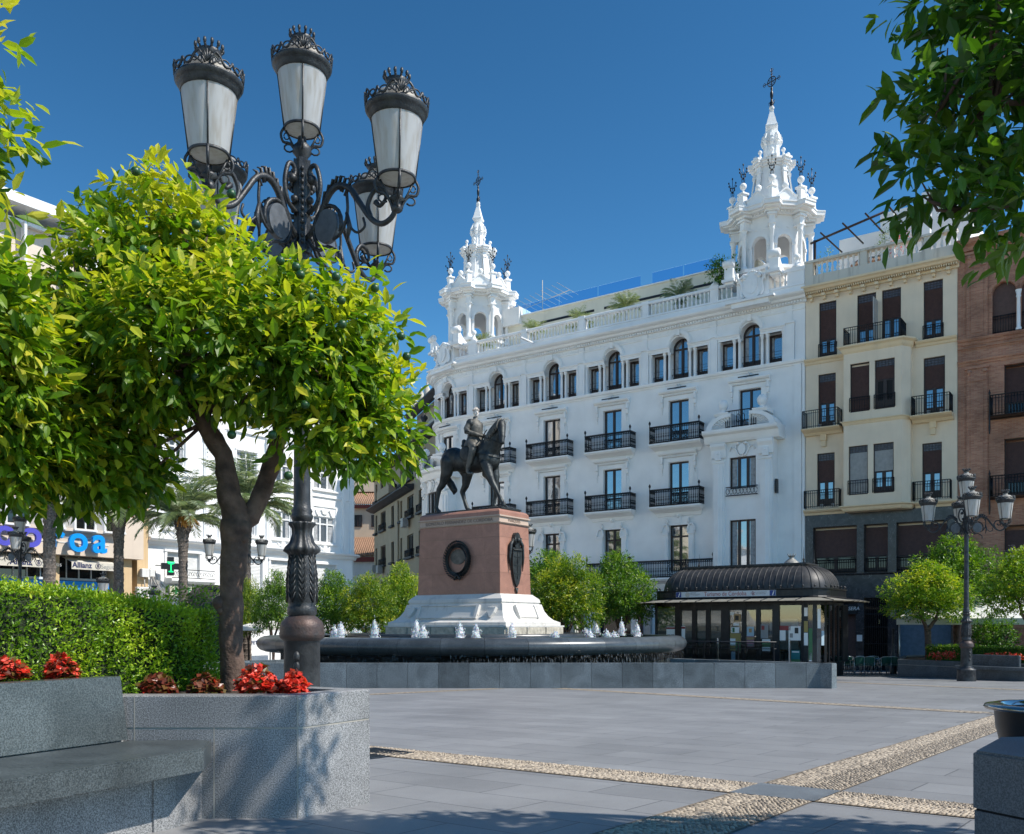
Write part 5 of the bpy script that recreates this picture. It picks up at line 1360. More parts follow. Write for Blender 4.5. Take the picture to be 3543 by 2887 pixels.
for x in (-14.2, -10.3, -9.2, -5.3, -2.4, -1.6, 1.75, 2.6):
    mb = WM(wl); mb.box(wx(x), wx(x) + .42, -.1, 0, 6.4, 18.5); mb.box(wx(x) + .1, wx(x) + .32, -.15, -.1, 6.6, 12.8); mb.sweep([(0, 12.9), (-.16, 12.9), (-.26, 13.3), (-.3, 13.75), (0, 13.8)], [wx(x) - .04, wx(x) + .46])
    for q in range(6): mb.sph((wx(x) + .21, -.14, 12.7 - q * .28), .1 - .01 * q, 6, 5)
    mb.build('pilaster', M['white'], wl)
kz = -wl.location.z
for xc, hw in WBX:
    for z0, z1 in ((7.05, 8.95), (10.95, 12.65), (14.6, 16.2)):
        put_window('wl%d%.1f' % (int(hw * 100), z1 - z0), wl, (wx(xc), .14, z0 + kz), 0, fm='whitepaint', w=2 * hw, h=z1 - z0, leaves=3 if hw > .9 else 2, transom=(z1 - z0) * .72, fr=.09)
        mb = WM(wl); x0, x1 = wx(xc - hw) - .16, wx(xc + hw) + .16
        mb.box(x0, x0 + .12, -.05, 0, z0 - .1, z1 + (.7 if z0 < 8 else .1)); mb.box(x1 - .12, x1, -.05, 0, z0 - .1, z1 + (.7 if z0 < 8 else .1)); mb.box(x0, x1, -.07, 0, z1 + (.7 if z0 < 8 else .02), z1 + (.8 if z0 < 8 else .14)); mb.box(x0 - .1, x1 + .1, -.16, 0, z0 - .16, z0 - .04)
        if z0 < 8:
            xm = (x0 + x1) / 2; n = 14; mb.plate([(xm + .3 * math.cos(2 * PI * q / n), z1 + .36 + .2 * math.sin(2 * PI * q / n)) for q in range(n)], -.09, 0)
            for s in (-1, 1): mb.tube([(xm + s * (.25 + .65 * t), -.05, z1 + .3 + .22 * math.sin(t * 7)) for t in lin(0, 1, 10)], .05, 5)
            mb.box(xm - .16, xm + .16, -.12, 0, z0 - .6, z0 - .16); mb.tube([(xm - .5, -.05, z0 - .3), (xm - .2, -.08, z0 - .5), (xm + .2, -.08, z0 - .5), (xm + .5, -.05, z0 - .3)], .04, 5)
        mb.build('window_surround', M['white'], wl)
M['rollwhite'] = mat('white_roller', (.68, .68, .66), .6, 0, .04, 4)
for x0, x1, z0, z1 in ((-12.95, -10.6, 4.0, 5.55), (-8.2, -5.6, 3.4, 5.5), (-4.9, -2.9, 3.2, 5.5), (-.9, 1.25, 3.2, 5.45)):
    mb = WM(wl); n = 22
    for i in range(n): zz = z0 + (z1 - z0) * i / n; dz = (z1 - z0) / n; mb.sweep([(.2, zz), (.13, zz + .01), (.15, zz + dz), (.2, zz + dz)], [wx(x0), wx(x1)])
    mb.build('roller_shutter', M['rollwhite'], wl)
    mb = WM(wl); mb.box(wx(x0) - .2, wx(x1) + .2, -.1, 0, z1 + .02, z1 + .16); mb.box(wx(x0) - .16, wx(x0), -.06, 0, z0, z1); mb.box(wx(x1), wx(x1) + .16, -.06, 0, z0, z1); mb.build('window_surround', M['white'], wl)
mb = WM(wl); mb.sweep([(0, 3.55), (-.5, 3.6), (-.75, 3.75), (-.75, 3.9), (0, 3.95)], [wx(-13.1), wx(-9.9)]); mb.build('balcony_slab', M['white'], wl)
mb = WM(wl); x0, x1 = wx(-13.05), wx(-9.95)
for z in (3.95, 4.45): mb.tube([(x0, -.68, z), (x1, -.68, z)], .025, 4)
for i in range(9):
    xm = x0 + (x1 - x0) * (i + .5) / 9
    for s in (-1, 1): mb.tube([(xm + s * .085 + .075 * math.cos(t), -.68, 4.2 + .12 * s * math.sin(t)) for t in lin(0, 5.2, 9)], .014, 4)
mb.build('railing', M['iron'], wl)
# pharmacy sign and cross
M['signpale'] = mat('pale_sign', (.62, .6, .45), .6); M['signgreen'] = mat('sign_green', (.03, .2, .06), .5)
mb = WM(wl); mb.box(wx(-13.05), wx(-8.9), -.5, -.35, 2.85, 3.42); sg = mb.build('shop_sign', M['signpale'], wl)
text('FARMACIA', .5, M['signgreen'], sg, (wx(-10.6), -.52, 3.18 + kz), (R(90), 0, 0), 'sign_lettering', bold=.012)
text('LABORATORIO', .2, M['signgreen'], sg, (wx(-10.6), -.52, 2.93 + kz), (R(90), 0, 0), 'sign_lettering')
mb = WM(wl); x = wx(-12.65); mb.box(x - .07, x + .07, -.53, -.5, 2.92, 3.36); mb.box(x - .22, x + .22, -.53, -.5, 3.07, 3.21); mb.build('green_cross', M['signgreen'], sg)
p = L2W(-13.3, -.9)
cr = empty('pharmacy_cross', (p.x, p.y, 4.6), LA - R(12), 'black cross-shaped pharmacy sign with lit green cup on white facade', 'sign')
mb = MB(); mb.box(-.19, .19, -.08, .08, -.56, .56); mb.box(-.56, -.19, -.08, .08, -.19, .19); mb.box(.19, .56, -.08, .08, -.19, .19); mb.box(-.9, -.5, 0, .05, .0, .05); mb.build('housing', M['iron'], cr)
mg = bpy.data.materials.new('green_led'); mg.use_nodes = True; bb = mg.node_tree.nodes['Principled BSDF']; bb.inputs['Base Color'].default_value = (.0, .5, .15, 1); bb.inputs['Emission Color'].default_value = (.0, 1, .25, 1); bb.inputs['Emission Strength'].default_value = .9
mb = MB(); mb.lathe([(.0001, .1), (.18, .14), (.26, .27), (.24, .27)], 14, (0, -.09, 0), sy=.15); mb.box(-.035, .035, -.1, -.08, -.28, .12); mb.box(-.14, .14, -.1, -.08, -.36, -.29); mb.build('cup_emblem', mg, cr)
# air-conditioning and meter boxes on the party wall
for i, (xx, zz, w_, h_) in enumerate(((-14.75, 3.9, .5, .5), (-14.3, 3.95, .35, .45), (-14.9, 2.7, .8, .6))):
    p = L2W(xx, -.45); o = empty('meter_box' if i < 2 else 'air_conditioner', (p.x, p.y, zz), LA, ['larger grey meter box on the tan wall by the pharmacy', 'smaller grey meter box hung nearer the pharmacy', 'white air conditioner unit on the tan wall above the hedge'][i], 'meter box' if i < 2 else 'air conditioner')
    mb = MB(); mb.bev(-w_ / 2, w_ / 2, -.15, .15, 0, h_, .03); mb.build('case', M['white2'], o)
    mb = MB(); mb.tube([(w_ * .1, -.17, h_ * .5), (w_ * .1, -.14, h_ * .5)], h_ * .38, 16) if i == 2 else mb.tube([(0, 0, 0), (.02, 0, -.9)], .035, 5); mb.build('fan' if i == 2 else 'pipe', M['shuttergrey'], o)
p = L2W(-12.9, -.1); o = empty('cable_bundle', (p.x, p.y, 3.2), LA, 'tangle of loose grey cables on the white facade corner', 'cables')
mb = MB()
for i in range(14):
    mb.tube([(-1.5 + rnd.random() * .5, -.2, 1.3 - rnd.random()), (-1.2 + rnd.random(), -.3, .2 - rnd.random() * .6), (-.6 + rnd.random() * 1.2, -.2, -.2 - rnd.random() * .6)], .02, 4)
mb.build('cables', M['shuttergrey'], o)
text('CAFETERIA', .32, M['navy'], wl, (wx(-7.0), -1.05, -.15 + kz), (R(90), 0, 0), 'shop_lettering')
mb = WM(wl); mb.box(wx(-8.6), wx(-4.8), -1.03, -.95, -.4, .1); mb.build('shop_fascia', M['whitepaint'], wl)

# ================================================================ side street
AA = math.atan2(-.944, .33)
al = frame_root('side_street_building', -6.3, 75.0, AA, 'shaded beige apartment building with dark cornices in the side street')
hs = []; wins = []
for z0, z1 in ((3.6, 5.6), (7.3, 9.3), (10.95, 12.85), (14.4, 16.2)):
    for a, w_ in ((9.1, 2.6), (12.9, .8), (16.9, 1.3), (21.7, 2.6), (25.4, 1.0), (4.5, 2.6)):
        hs.append((-a - w_ / 2, -a + w_ / 2, z0, z1, .3)); wins.append((-a, w_, z0, z1))
mb = WM(al); wall(mb, -26.6, 3, -3, 17, hs, .3); mb.add([(-26.6, 0, -3), (-26.6, 8, -3), (-26.6, 8, 17), (-26.6, 0, 17)], [(0, 1, 2, 3)]); mb.build('wall', M['beige'], al)
mb = WM(al); mb.box(-26.5, 3, .4, 10, -3, 17.2); mb.box(-8.6, 3, .5, 9, 17, 20); mb.build('building_body', M['beige'], al)
M['darkstone'] = mat('dark_cornice', (.05, .05, .055), .7, 0, .3, 3)
for z, a0, a1, d in ((13.75, -26.8, -7.6, .9), (17.2, -26.8, 3, .9), (20.1, -8.8, 3, .7)): 
    mb = WM(al); mb.sweep([(0, z - .55), (-d * .4, z - .5), (-d, z - .25), (-d, z - .1), (0, z)], [a0, a1]); mb.build('cornice', M['darkstone'], al)
mb = WM(al); mb.box(-8.8, 3, -.5, .4, 17.2, 17.7); mb.build('parapet', M['oldstone'], al)
for x, z in ((-2, 17.7), (-7.5, 17.7), (-4, 13.75), (-14.2, 13.8), (-19.8, 13.8)):
    mb = WM(al); mb.lathe([(.25, z), (.12, z + .2), (.1, z + .3), (.32, z + .65), (.3, z + .8), (.15, z + .9), (.05, z + 1.1)], 10, (x, -.45, 0)); mb.build('stone_urn', M['darkstone'], al)
for x in (-1.5, -3.5, -6, -8): mb = WM(al); mb.lathe([(.3, 20.1), (.3, 20.6), (.05, 21.1), (.12, 21.2), (.0001, 21.4)], 8, (x, -.3, 0)); mb.build('roof_pinnacle', M['oldstone'], al)
mb = WM(al); mb.box(-19.8, -14.2, -1.2, 0, 9.8, 13.2)
kz = -al.location.z
mb = WM(al); mb.box(-20, -14, -1.0, -.3, 13.75, 14.6); mb.build('balcony_front', M['beige'], al)
AP = {}
for a, w_, z0, z1 in wins:
    put_window('al%d%.1f' % (int(w_ * 10), z1 - z0), al, (a, .2, z0 + kz), 0, gm='glassblk', w=w_, h=z1 - z0, leaves=max(1, int(w_ / .65)), fr=.08, curtain=False)
    mb = WM(al); mb.box(a - w_ / 2 - .2, a + w_ / 2 + .2, -.3, 0, z0 - .25, z0 - .05); mb.build('window_sill', M['darkstone'], al)
    if w_ > 2 and z0 < 12: mb = WM(al); thin_rail(mb, a - w_ / 2 - .1, a + w_ / 2 + .1, .2, z0, .6, .25, .02); mb.build('window_rail', M['iron'], al)
for i, (a, z) in enumerate(((-9.6, 10.0), (-24.5, 6.6), (-10.5, 3.0), (-21.5, 6.4))):
    mb = WM(al); mb.box(a - .5, a + .5, -.7, -.2, z, z + .8); mb.build('air_conditioner', M['shuttergrey'], al)
mb = WM(al); mb.tube([(-13.9, -.1, -2), (-13.9, -.1, 13)], .08, 6); mb.build('drain_pipe', M['beige'], al)
# houses closing the street
M['peach'] = mat_weather('peach_plaster', (.66, .52, .38), (.5, .4, .3), streak=.4)
hs_ = empty('street_house', (-17.0, 104, gz(104)), R(0), 'pale house with two clay tile roofs closing the side street', 'house')
k = -gz(104)
mb = MB(); mb.box(-8, 3, 0, 8, 0, 9.0 + k); mb.build('lower_wall', M['white2'], hs_)
mb = MB(); mb.box(-8, 3, 4, 12, 9 + k, 15.2 + k); mb.build('upper_wall', M['peach'], hs_)
mb = MB()
for i in range(46):
    x = -8 + i * .24; mb.tube([(x, -.5, 8.9 + k), (x, 4, 11.3 + k)], .12, 5)
mb.box(-8, 3, -.4, 4, 8.6 + k, 8.75 + k)
mb.build('lower_roof', M['tile'], hs_)
mb = MB()
for i in range(46):
    x = -8 + i * .24; mb.tube([(x, 3.4, 15.2 + k), (x, 8, 17.4 + k)], .12, 5)
mb.build('upper_roof', M['tile'], hs_)
mb = MB(); mb.box(-8, 3.05, -.45, .1, 8.2 + k, 8.7 + k); mb.box(-8, 3.05, 3.5, 4.1, 14.8 + k, 15.15 + k); mb.build('red_eaves', mat('red_eaves', (.2, .04, .03), .7), hs_)
for i, x in enumerate((-1.2, .9)): put_window('house', hs_, (x, 3.95, 12.6 + k), 0, gm='glassblk', w=1.0, h=1.4, leaves=2, fr=.08, curtain=False)
mb = MB(); mb.box(-8, 3.1, 7, 8, 17.2 + k, 21 + k); mb.build('rear_wall', M['peach'], hs_)
# ================================================================ monument in the fountain
MX, MY = -1.44, 34.4
M['pink'] = mat_granite('pink_granite', (.30, .145, .10), (.46, .235, .17), 90, .45, tile=.12, big=.16)
M['marblew'] = mat_weather('pedestal_marble', (.66, .63, .58), (.36, .34, .31), streak=.7)
M['rough'] = mat('rough_limestone', (.50, .45, .36), .9, 0, .25, 6, bump=1.0, bs=7)
M['bronze'] = mat('bronze', (.024, .028, .03), .5, .6, .5, 4, .5, 14, c2=(.065, .07, .068))
M['bronzelight'] = mat('worn_bronze', (.07, .068, .058), .6, .3, .4, 5, .6, 16, c2=(.16, .15, .13))
mon = empty('monument_pedestal', (MX, MY, gz(MY)), AF, 'tall pink granite pedestal with bronze wreath and white flared base in the fountain', 'pedestal')
k0 = -mon.location.z
def frust(mb, z0, z1, a0, b0, a1, b1):
    vs = [(sx * a0 / 2, sy * b0 / 2, z0 + k0) for sx, sy in ((-1, -1), (1, -1), (1, 1), (-1, 1))] + [(sx * a1 / 2, sy * b1 / 2, z1 + k0) for sx, sy in ((-1, -1), (1, -1), (1, 1), (-1, 1))]
    mb.add(vs, [(0, 1, 5, 4), (1, 2, 6, 5), (2, 3, 7, 6), (3, 0, 4, 7), (4, 5, 6, 7), (3, 2, 1, 0)])
mb = MB()                                               # courses of pink blocks with thin joints
zs = [2.16, 2.92, 3.55, 4.2, 4.68]
def dim(z): t = (z - 2.16) / (5.2 - 2.16); return 3.87 - .17 * t, 1.93 - .12 * t
for ci, (z0, z1) in enumerate(zip(zs, zs[1:])):
    A0_, B0_ = dim(z0 + .004); A1_, B1_ = dim(z1 - .004)
    cuts = [0, .3, .72, 1] if ci % 2 else [0, .18, .52, .82, 1]
    for i, (p, q) in enumerate(zip(cuts, cuts[1:])):
        mb.tv = rnd.random(); g = .003 / A0_
        for sy in (-1, 1):
            vs = [((-.5 + p + g) * A0_, sy * B0_ / 2, z0 + .004 + k0), ((-.5 + q - g) * A0_, sy * B0_ / 2, z0 + .004 + k0), ((-.5 + q - g) * A1_, sy * B1_ / 2, z1 - .004 + k0), ((-.5 + p + g) * A1_, sy * B1_ / 2, z1 - .004 + k0)]
            mb.add(vs, [(0, 1, 2, 3)])
    for sx in (-1, 1):
        for p, q in (((0, .55), (.55, 1)) if ci % 2 else ((0, .4), (.4, 1))):
            mb.tv = rnd.random()
            vs = [(sx * A0_ / 2, (-.5 + p + .002) * B0_, z0 + .004 + k0), (sx * A0_ / 2, (-.5 + q - .002) * B0_, z0 + .004 + k0), (sx * A1_ / 2, (-.5 + q - .002) * B1_, z1 - .004 + k0), (sx * A1_ / 2, (-.5 + p + .002) * B1_, z1 - .004 + k0)]
            mb.add(vs, [(0, 1, 2, 3)])
mb.tv = .5; mb.build('shaft', M['pink'], mon)
mb = MB(); frust(mb, 2.14, 4.7, 3.83, 1.89, 3.70, 1.80); mb.build('core', M['mortar'], mon)
mb = MB(); frust(mb, 4.68, 4.72, 3.80, 1.88, 3.86, 1.94); frust(mb, 4.72, 4.93, 3.74, 1.83, 3.72, 1.82); frust(mb, 4.93, 4.98, 3.84, 1.93, 3.84, 1.93); mb.build('inscription_band', mat_weather('band_stone', (.50, .38, .30), (.3, .22, .18), streak=.5), mon)
M['carved'] = mat('carved_letters', (.25, .18, .14), .8)
text('GONZALO FERNANDEZ DE CORDOBA', .17, M['carved'], mon, (0, -.925, 4.825 + k0), (R(90), 0, 0), 'inscription', sx=1.05)
text('MARQUES', .17, M['carved'], mon, (1.875, 0, 4.825 + k0), (R(90), 0, R(90)), 'inscription')
mb = MB(); frust(mb, 4.98, 5.12, 3.76, 1.86, 3.74, 1.84); frust(mb, 5.12, 5.19, 3.74, 1.84, 3.6, 1.7); frust(mb, 5.19, 5.23, 3.6, 1.7, 3.4, 1.5); mb.build('cap', M['pink'], mon)
mb = MB()
frust(mb, 1.98, 2.16, 4.35, 2.4, 3.95, 2.02); frust(mb, 1.86, 1.98, 4.4, 2.45, 4.35, 2.4); frust(mb, 1.8, 1.86, 4.34, 2.39, 4.34, 2.39)
ps = [(1.8, 4.46, 2.5), (1.74, 4.5, 2.54), (1.55, 4.6, 2.66), (1.36, 4.82, 2.88), (1.22, 5.1, 3.16), (1.13, 5.5, 3.5), (1.12, 5.5, 3.5), (1.02, 5.5, 3.5)]
for (z1, a1, b1), (z0, a0, b0) in zip(ps, ps[1:]): frust(mb, z0, z1, a0, b0, a1, b1)
mb.build('flared_base', M['marblew'], mon)
mb = MB()
for s, ln, wd in ((-1, 2.5, .0), ):
    pass
T_ = Matrix.Translation((-.1, -1.40, 1.49 + k0)) @ Matrix.Rotation(R(-24), 4, 'X')
mb.T = T_; mb.box(-1.3, 1.3, -.06, .2, -.22, .22); mb.box(-1.42, -1.3, -.1, .2, -.27, .27); mb.box(1.3, 1.42, -.1, .2, -.27, .27); mb.box(-1.3, 1.3, -.1, .2, .22, .27); mb.box(-1.3, 1.3, -.1, .2, -.27, -.22)
mb.T = Matrix.Translation((2.38, 0, 1.49 + k0)) @ Matrix.Rotation(R(90), 4, 'Z') @ Matrix.Rotation(R(-24), 4, 'X'); mb.box(-.55, .55, -.06, .2, -.22, .22); mb.box(-.62, -.55, -.1, .2, -.26, .26); mb.box(.55, .62, -.1, .2, -.26, .26)
mb.T = Matrix(); mb.build('inscription_panel', M['marblew'], mon)
M['carvedw'] = mat('carved_white', (.40, .37, .33), .8)
_ra = R(90) - R(24)
text('ASOS QUE AUN NO SE HAN VIVIDO\nNOS HACEN UNO SOLO EN LA HISTORIA', .155, M['carvedw'], mon, (-.1, -1.46, 1.465 + k0), (_ra, 0, 0), 'inscription')
for x0 in (-2.15, 1.62):                                # carved shields at the ends of the panel
    mb = MB(Matrix.Translation((x0 + .3, -1.42, 1.47 + k0)) @ Matrix.Rotation(R(-24), 4, 'X'))
    mb.plate([(-.17, .2), (.17, .2), (.13, 0), (.02, -.2), (-.02, -.2), (-.15, 0)], -.1, .05)
    for i in range(5): mb.sph((-.13 + .065 * i, -.1, .17), .02, 6, 4)
    mb.build('carved_shield', M['marblew'], mon)
mb = MB(); g = .03
for (ax, L, dep) in ((0, 5.62, 3.62), (1, 3.62, 5.62)):
    n = 5 if ax == 0 else 3
    for s in (-1, 1):
        for i in range(n):
            a = -L / 2 + L * i / n + g; b = -L / 2 + L * (i + 1) / n - g
            if ax == 0: mb.bev(a, b, *sorted((s * dep / 2, s * (dep / 2 + .05))), .45 + k0, .95 + k0, .015)
            else: mb.bev(*sorted((s * dep / 2, s * (dep / 2 + .05))), a, b, .45 + k0, .95 + k0, .015)
mb.build('rusticated_blocks', M['rough'], mon)
mb = MB(); mb.box(-2.8, 2.8, -1.8, 1.8, k0 - .6, .96 + k0); mb.box(-2.85, 2.85, -1.86, 1.86, .96 + k0, 1.02 + k0); mb.build('plinth', M['marblew'], mon)
# laurel wreath on the long face
mb = MB(); wz = 3.42 + k0; wxr = .02; yf = -.97; WS = 1.12
for ring in range(3):
    for i in range(42):
        t = 2 * PI * i / 42 + ring * .05 - PI / 2; r = WS * (.47 + (ring - 1) * .075); s = 1 if math.cos(t) > 0 else -1
        c = Vector((wxr + r * math.cos(t), yf - .03, wz + r * 1.12 * math.sin(t))); dirv = Vector((-math.sin(t) * s, 0, math.cos(t) * s)); out = Vector((math.cos(t), 0, math.sin(t)))
        d = (dirv * .9 + out * (ring - 1) * .6).normalized(); p = d.cross(Vector((0, 1, 0)))
        mb.add([c - d * .07, c + p * .03 + Vector((0, -.05, 0)), c + d * .085 + Vector((0, -.06, 0)), c - p * .03 + Vector((0, -.05, 0)), c + Vector((0, .04, 0))], [(0, 1, 2), (0, 2, 3), (0, 4, 1), (1, 4, 2), (2, 4, 3), (3, 4, 0)])
for s in (-1, 1): mb.tube([(wxr, yf - .05, wz - .52), (wxr + s * .14, yf - .05, wz - .72)], .045, 5)
mb.tube([(wxr + .515 * math.cos(t), yf, wz + .575 * math.sin(t)) for t in lin(0, 2 * PI, 30)], .06, 6)
mb.build('bronze_wreath', M['bronze'], mon)
mb = MB(); n = 20; mb.plate([(wxr + .36 * math.cos(2 * PI * i / n), wz + .12 + .28 * math.sin(2 * PI * i / n)) for i in range(n)], yf - .0, yf + .06)
mb.build('bronze_relief', M['bronzelight'], mon)
# shield with eagle on the short face
mb = MB(Matrix.Translation((1.93, 0, 3.4 + k0)) @ Matrix.Rotation(R(90), 4, 'Z'))
def outline(pts, y0, y1): mb.plate(pts, y0, y1)
outline([(.27, .45), (.3, 0), (.24, -.5), (.12, -.85), (0, -.98), (-.12, -.85), (-.24, -.5), (-.3, 0), (-.27, .45)], -.08, .06)
outline([(.2 * math.cos(t), .68 + .32 * math.sin(t)) for t in lin(0, 2 * PI, 16)[:-1]], -.1, .06)
for s in (-1, 1):
    mb.tube([(s * .2, -.06, .75), (s * .36, -.05, .55), (s * .42, -.04, .1), (s * .4, -.03, -.4)], [.05, .07, .06, .015], 6)
    mb.tube([(s * .12, -.1, .55), (s * .2, -.12, .8)], .03, 5)
mb.sph((0, -.12, .72), .09, 8, 6)
for i in range(9): mb.sph((-.22 + .055 * i, -.1, .36), .035, 6, 4)
for zz in (-.5, -.2, .1): mb.box(-.2, .2, -.1, -.08, zz, zz + .02)
mb.box(-.01, .01, -.1, -.08, -.7, .3); mb.tube([(-.06, -.05, -1.02), (0, -.05, -1.2), (.06, -.05, -1.02)], .04, 5)
mb.build('bronze_shield', M['bronze'], mon)
# ---------------------------------------------------------------- fountain
M['rim'] = mat_granite('fountain_granite', (.022, .028, .033), (.09, .105, .115), 60, .28, tile=.25, big=.25)
M['slabs'] = mat_granite('pool_wall_granite', (.055, .066, .072), (.17, .195, .21), 45, .4, tile=.32, big=.3)
fo = empty('fountain', (MX, MY, gz(MY)), 0, 'round dark granite fountain basin with thick rounded rim and falling water', 'fountain')
kf = -fo.location.z
mb = MB(); N = 38
prof = [(7.2, .60), (7.2, .655), (7.45, .66), (7.62, .645), (7.76, .59), (7.85, .50), (7.88, .39), (7.85, .28), (7.76, .18), (7.6, .12), (7.25, .11)]
for i in range(N):
    mb.tv = rnd.random(); a0 = 2 * PI * i / N + .0005; a1 = 2 * PI * (i + 1) / N - .0008
    mb.lathe([(r, z + kf) for r, z in prof], 3, a0=a0, a1=a1)
mb.tv = .5; mb.build('rim', M['rim'], fo)
mb = MB(); mb.lathe([(7.0, .58 + kf), (7.7, .5 + kf), (7.7, .2 + kf), (7.05, .12 + kf), (7.05, -.6 + kf)], 96, caps=False); mb.build('basin_wall', M['dark'], fo)  # recess under the rim coloured near black in place of its shade
mb = MB(); mb.lathe([(7.2, .61 + kf), (.001, .61 + kf)], 64)
M['water'] = mat_glass_dark('water', (.02, .035, .035), .03, .6, 1.2); mb.build('water_surface', M['water'], fo)
mb = MB(); mb.lathe([(4.3, .61 + kf), (4.3, .735 + kf), (4.7, .735 + kf), (4.7, .61 + kf)], 72, caps=False); mb.build('inner_kerb', M['rim'], fo)
mw = bpy.data.materials.new('falling_water'); mw.use_nodes = True; t = mw.node_tree; b = t.nodes['Principled BSDF']; b.inputs['Base Color'].default_value = (.75, .8, .84, 1); b.inputs['Roughness'].default_value = .2
tr = t.nodes.new('ShaderNodeBsdfTransparent'); mxn = t.nodes.new('ShaderNodeMixShader'); tc = t.nodes.new('ShaderNodeTexCoord'); mp = t.nodes.new('ShaderNodeMapping'); mp.inputs['Scale'].default_value = (30, 30, 1.0)
nn = t.nodes.new('ShaderNodeTexNoise'); nn.inputs['Scale'].default_value = 1.0; nn.inputs['Detail'].default_value = 4; mr = t.nodes.new('ShaderNodeMapRange'); mr.inputs[1].default_value = .54; mr.inputs[2].default_value = .72; mr.inputs[4].default_value = .2
t.links.new(tc.outputs['Object'], mp.inputs[0]); t.links.new(mp.outputs[0], nn.inputs['Vector']); t.links.new(nn.outputs[0], mr.inputs[0]); t.links.new(mr.outputs[0], mxn.inputs[0]); t.links.new(tr.outputs[0], mxn.inputs[1]); t.links.new(b.outputs[0], mxn.inputs[2]); t.links.new(mxn.outputs[0], t.nodes['Material Output'].inputs[0])
mb = MB(); mb.lathe([(7.74, .17 + kf), (7.78, .0 + kf), (7.8, -.2 + kf)], 160, smooth=False, caps=False); mb.build('falling_water', mw, fo)
M['foam'] = bpy.data.materials.new('foam'); M['foam'].use_nodes = True; bb = M['foam'].node_tree.nodes['Principled BSDF']; bb.inputs['Base Color'].default_value = (.85, .88, .9, 1); bb.inputs['Roughness'].default_value = .35; bb.inputs['Alpha'].default_value = .5; bb.inputs['Subsurface Weight'].default_value = .3
# foam jets: px column from the photo -> place on the ring of nozzles
jets = []
def ringpt(px, r, front=True):
    u = (px - 1065) / 1902; a = 1 + u * u; bq = -2 * (u * MX + MY); c = MX * MX + MY * MY - r * r
    disc = bq * bq - 4 * a * c
    if disc < 0: disc = 0
    y = (-bq + (-1 if front else 1) * math.sqrt(disc)) / (2 * a); return u * y, y
JL = [(696, 6.3, 1, .5), (709, 6.3, 1, .62), (739, 6.6, 0, .35), (748, 6.3, 0, .22), (779, 6.0, 1, .72), (866, 6.2, 1, .74), (880, 6.2, 1, .5), (957, 6.2, 1, .62), (990, 6.2, 1, .6), (1065, 6.2, 1, .6), (1155, 6.2, 1, .28), (1218, 6.0, 0, .35), (1227, 6.2, 1, .3), (1240, 6.4, 0, .6), (1262, 6.3, 1, .3), (1276, 6.2, 1, .22), (1293, 6.1, 0, .75), (1325, 6.3, 1, .62)]
for i, (px, r, fr, h) in enumerate(JL):
    x, y = ringpt(px, r, fr)
    rr = random.Random(i); V = []; n, m_ = 14, 12
    mb = MB(); prof = []
    for j in range(m_ + 1):
        t_ = j / m_; prof.append((.10 * (1 - t_ ** 1.6) ** .7 + .015, t_ * h * .78))
    prof[-1] = (.005, h * .78); mb.lathe(prof, n)
    mb.v = [(vx * 1.15 + rr.gauss(0, .016), vy * 1.15 + rr.gauss(0, .016), vz + rr.gauss(0, .02)) for vx, vy, vz in mb.v]
    for q in range(70):
        a = rr.random() * 6.28; rad = rr.random() * .2; mb.sph((rad * math.cos(a), rad * math.sin(a), rr.random() * h * (1 - rad * 3.2) + .02), .006 + rr.random() * .012, 5, 4, 2.2)
    px_desc = 'white foaming water jet, number %d counted from the left of the fountain rim' % (i + 1)
    o = mb.build('water_jet', M['foam'], None, (x, y, .60))
    nth = ['leftmost', 'second', 'third', 'fourth', 'fifth', 'sixth', 'seventh', 'eighth', 'ninth', 'tenth', 'eleventh', 'twelfth', 'thirteenth', 'fourteenth', 'fifteenth', 'sixteenth', 'seventeenth', 'rightmost'][i]
    tag(o, '%s white foaming water jet, %s along the fountain rim' % ('tall' if h > .58 else 'low' if h < .36 else 'mid-height', nth + ('' if i in (0, 17) else ' from the left')), 'water jet', 'foam jets in the fountain')
# outer pool wall
pw_ = empty('pool_wall', (0, 25.9, gz(25.9)), 0, 'low dark granite slab wall enclosing the lower fountain pool', 'wall')
kp = -pw_.location.z
WT = -.04
mb = MB()
def slabs(p, q, w_=.87, th=.32):
    p, q = Vector(p), Vector(q); L = (q - p).length; d = (q - p) / L; n_ = Vector((-d.y, d.x)); n = max(1, round(L / w_))
    for i in range(n):
        mb.tv = rnd.random(); a, b = p + d * (L * i / n + .004), p + d * (L * (i + 1) / n - .004)
        pts = [a, b, b + n_ * th, a + n_ * th]; pts = [(v.x, v.y - 25.9) for v in pts]
        mb.prism(pts, -.5, WT + kp - .02); ins = inset(pts, .01); mb.prism(ins, WT + kp - .02, WT + kp)
slabs((-9.9, 25.9), (9.2, 25.9)); slabs((9.2, 25.9), (5.3, 29.6)) ; slabs((-6.9, 29.0), (-9.9, 25.9))
# keep outer faces flush at the right corner
mb.tv = .5; mb.build('slabs', M['slabs'], pw_)
mb = MB(); mb.add([(-9.8, .25, WT + kp - .1), (9.0, .25, WT + kp - .1), (5.6, 6, WT + kp - .1), (-7.4, 6, WT + kp - .1)], [(0, 1, 2, 3)]); mb.build('water_surface', M['water'], pw_)
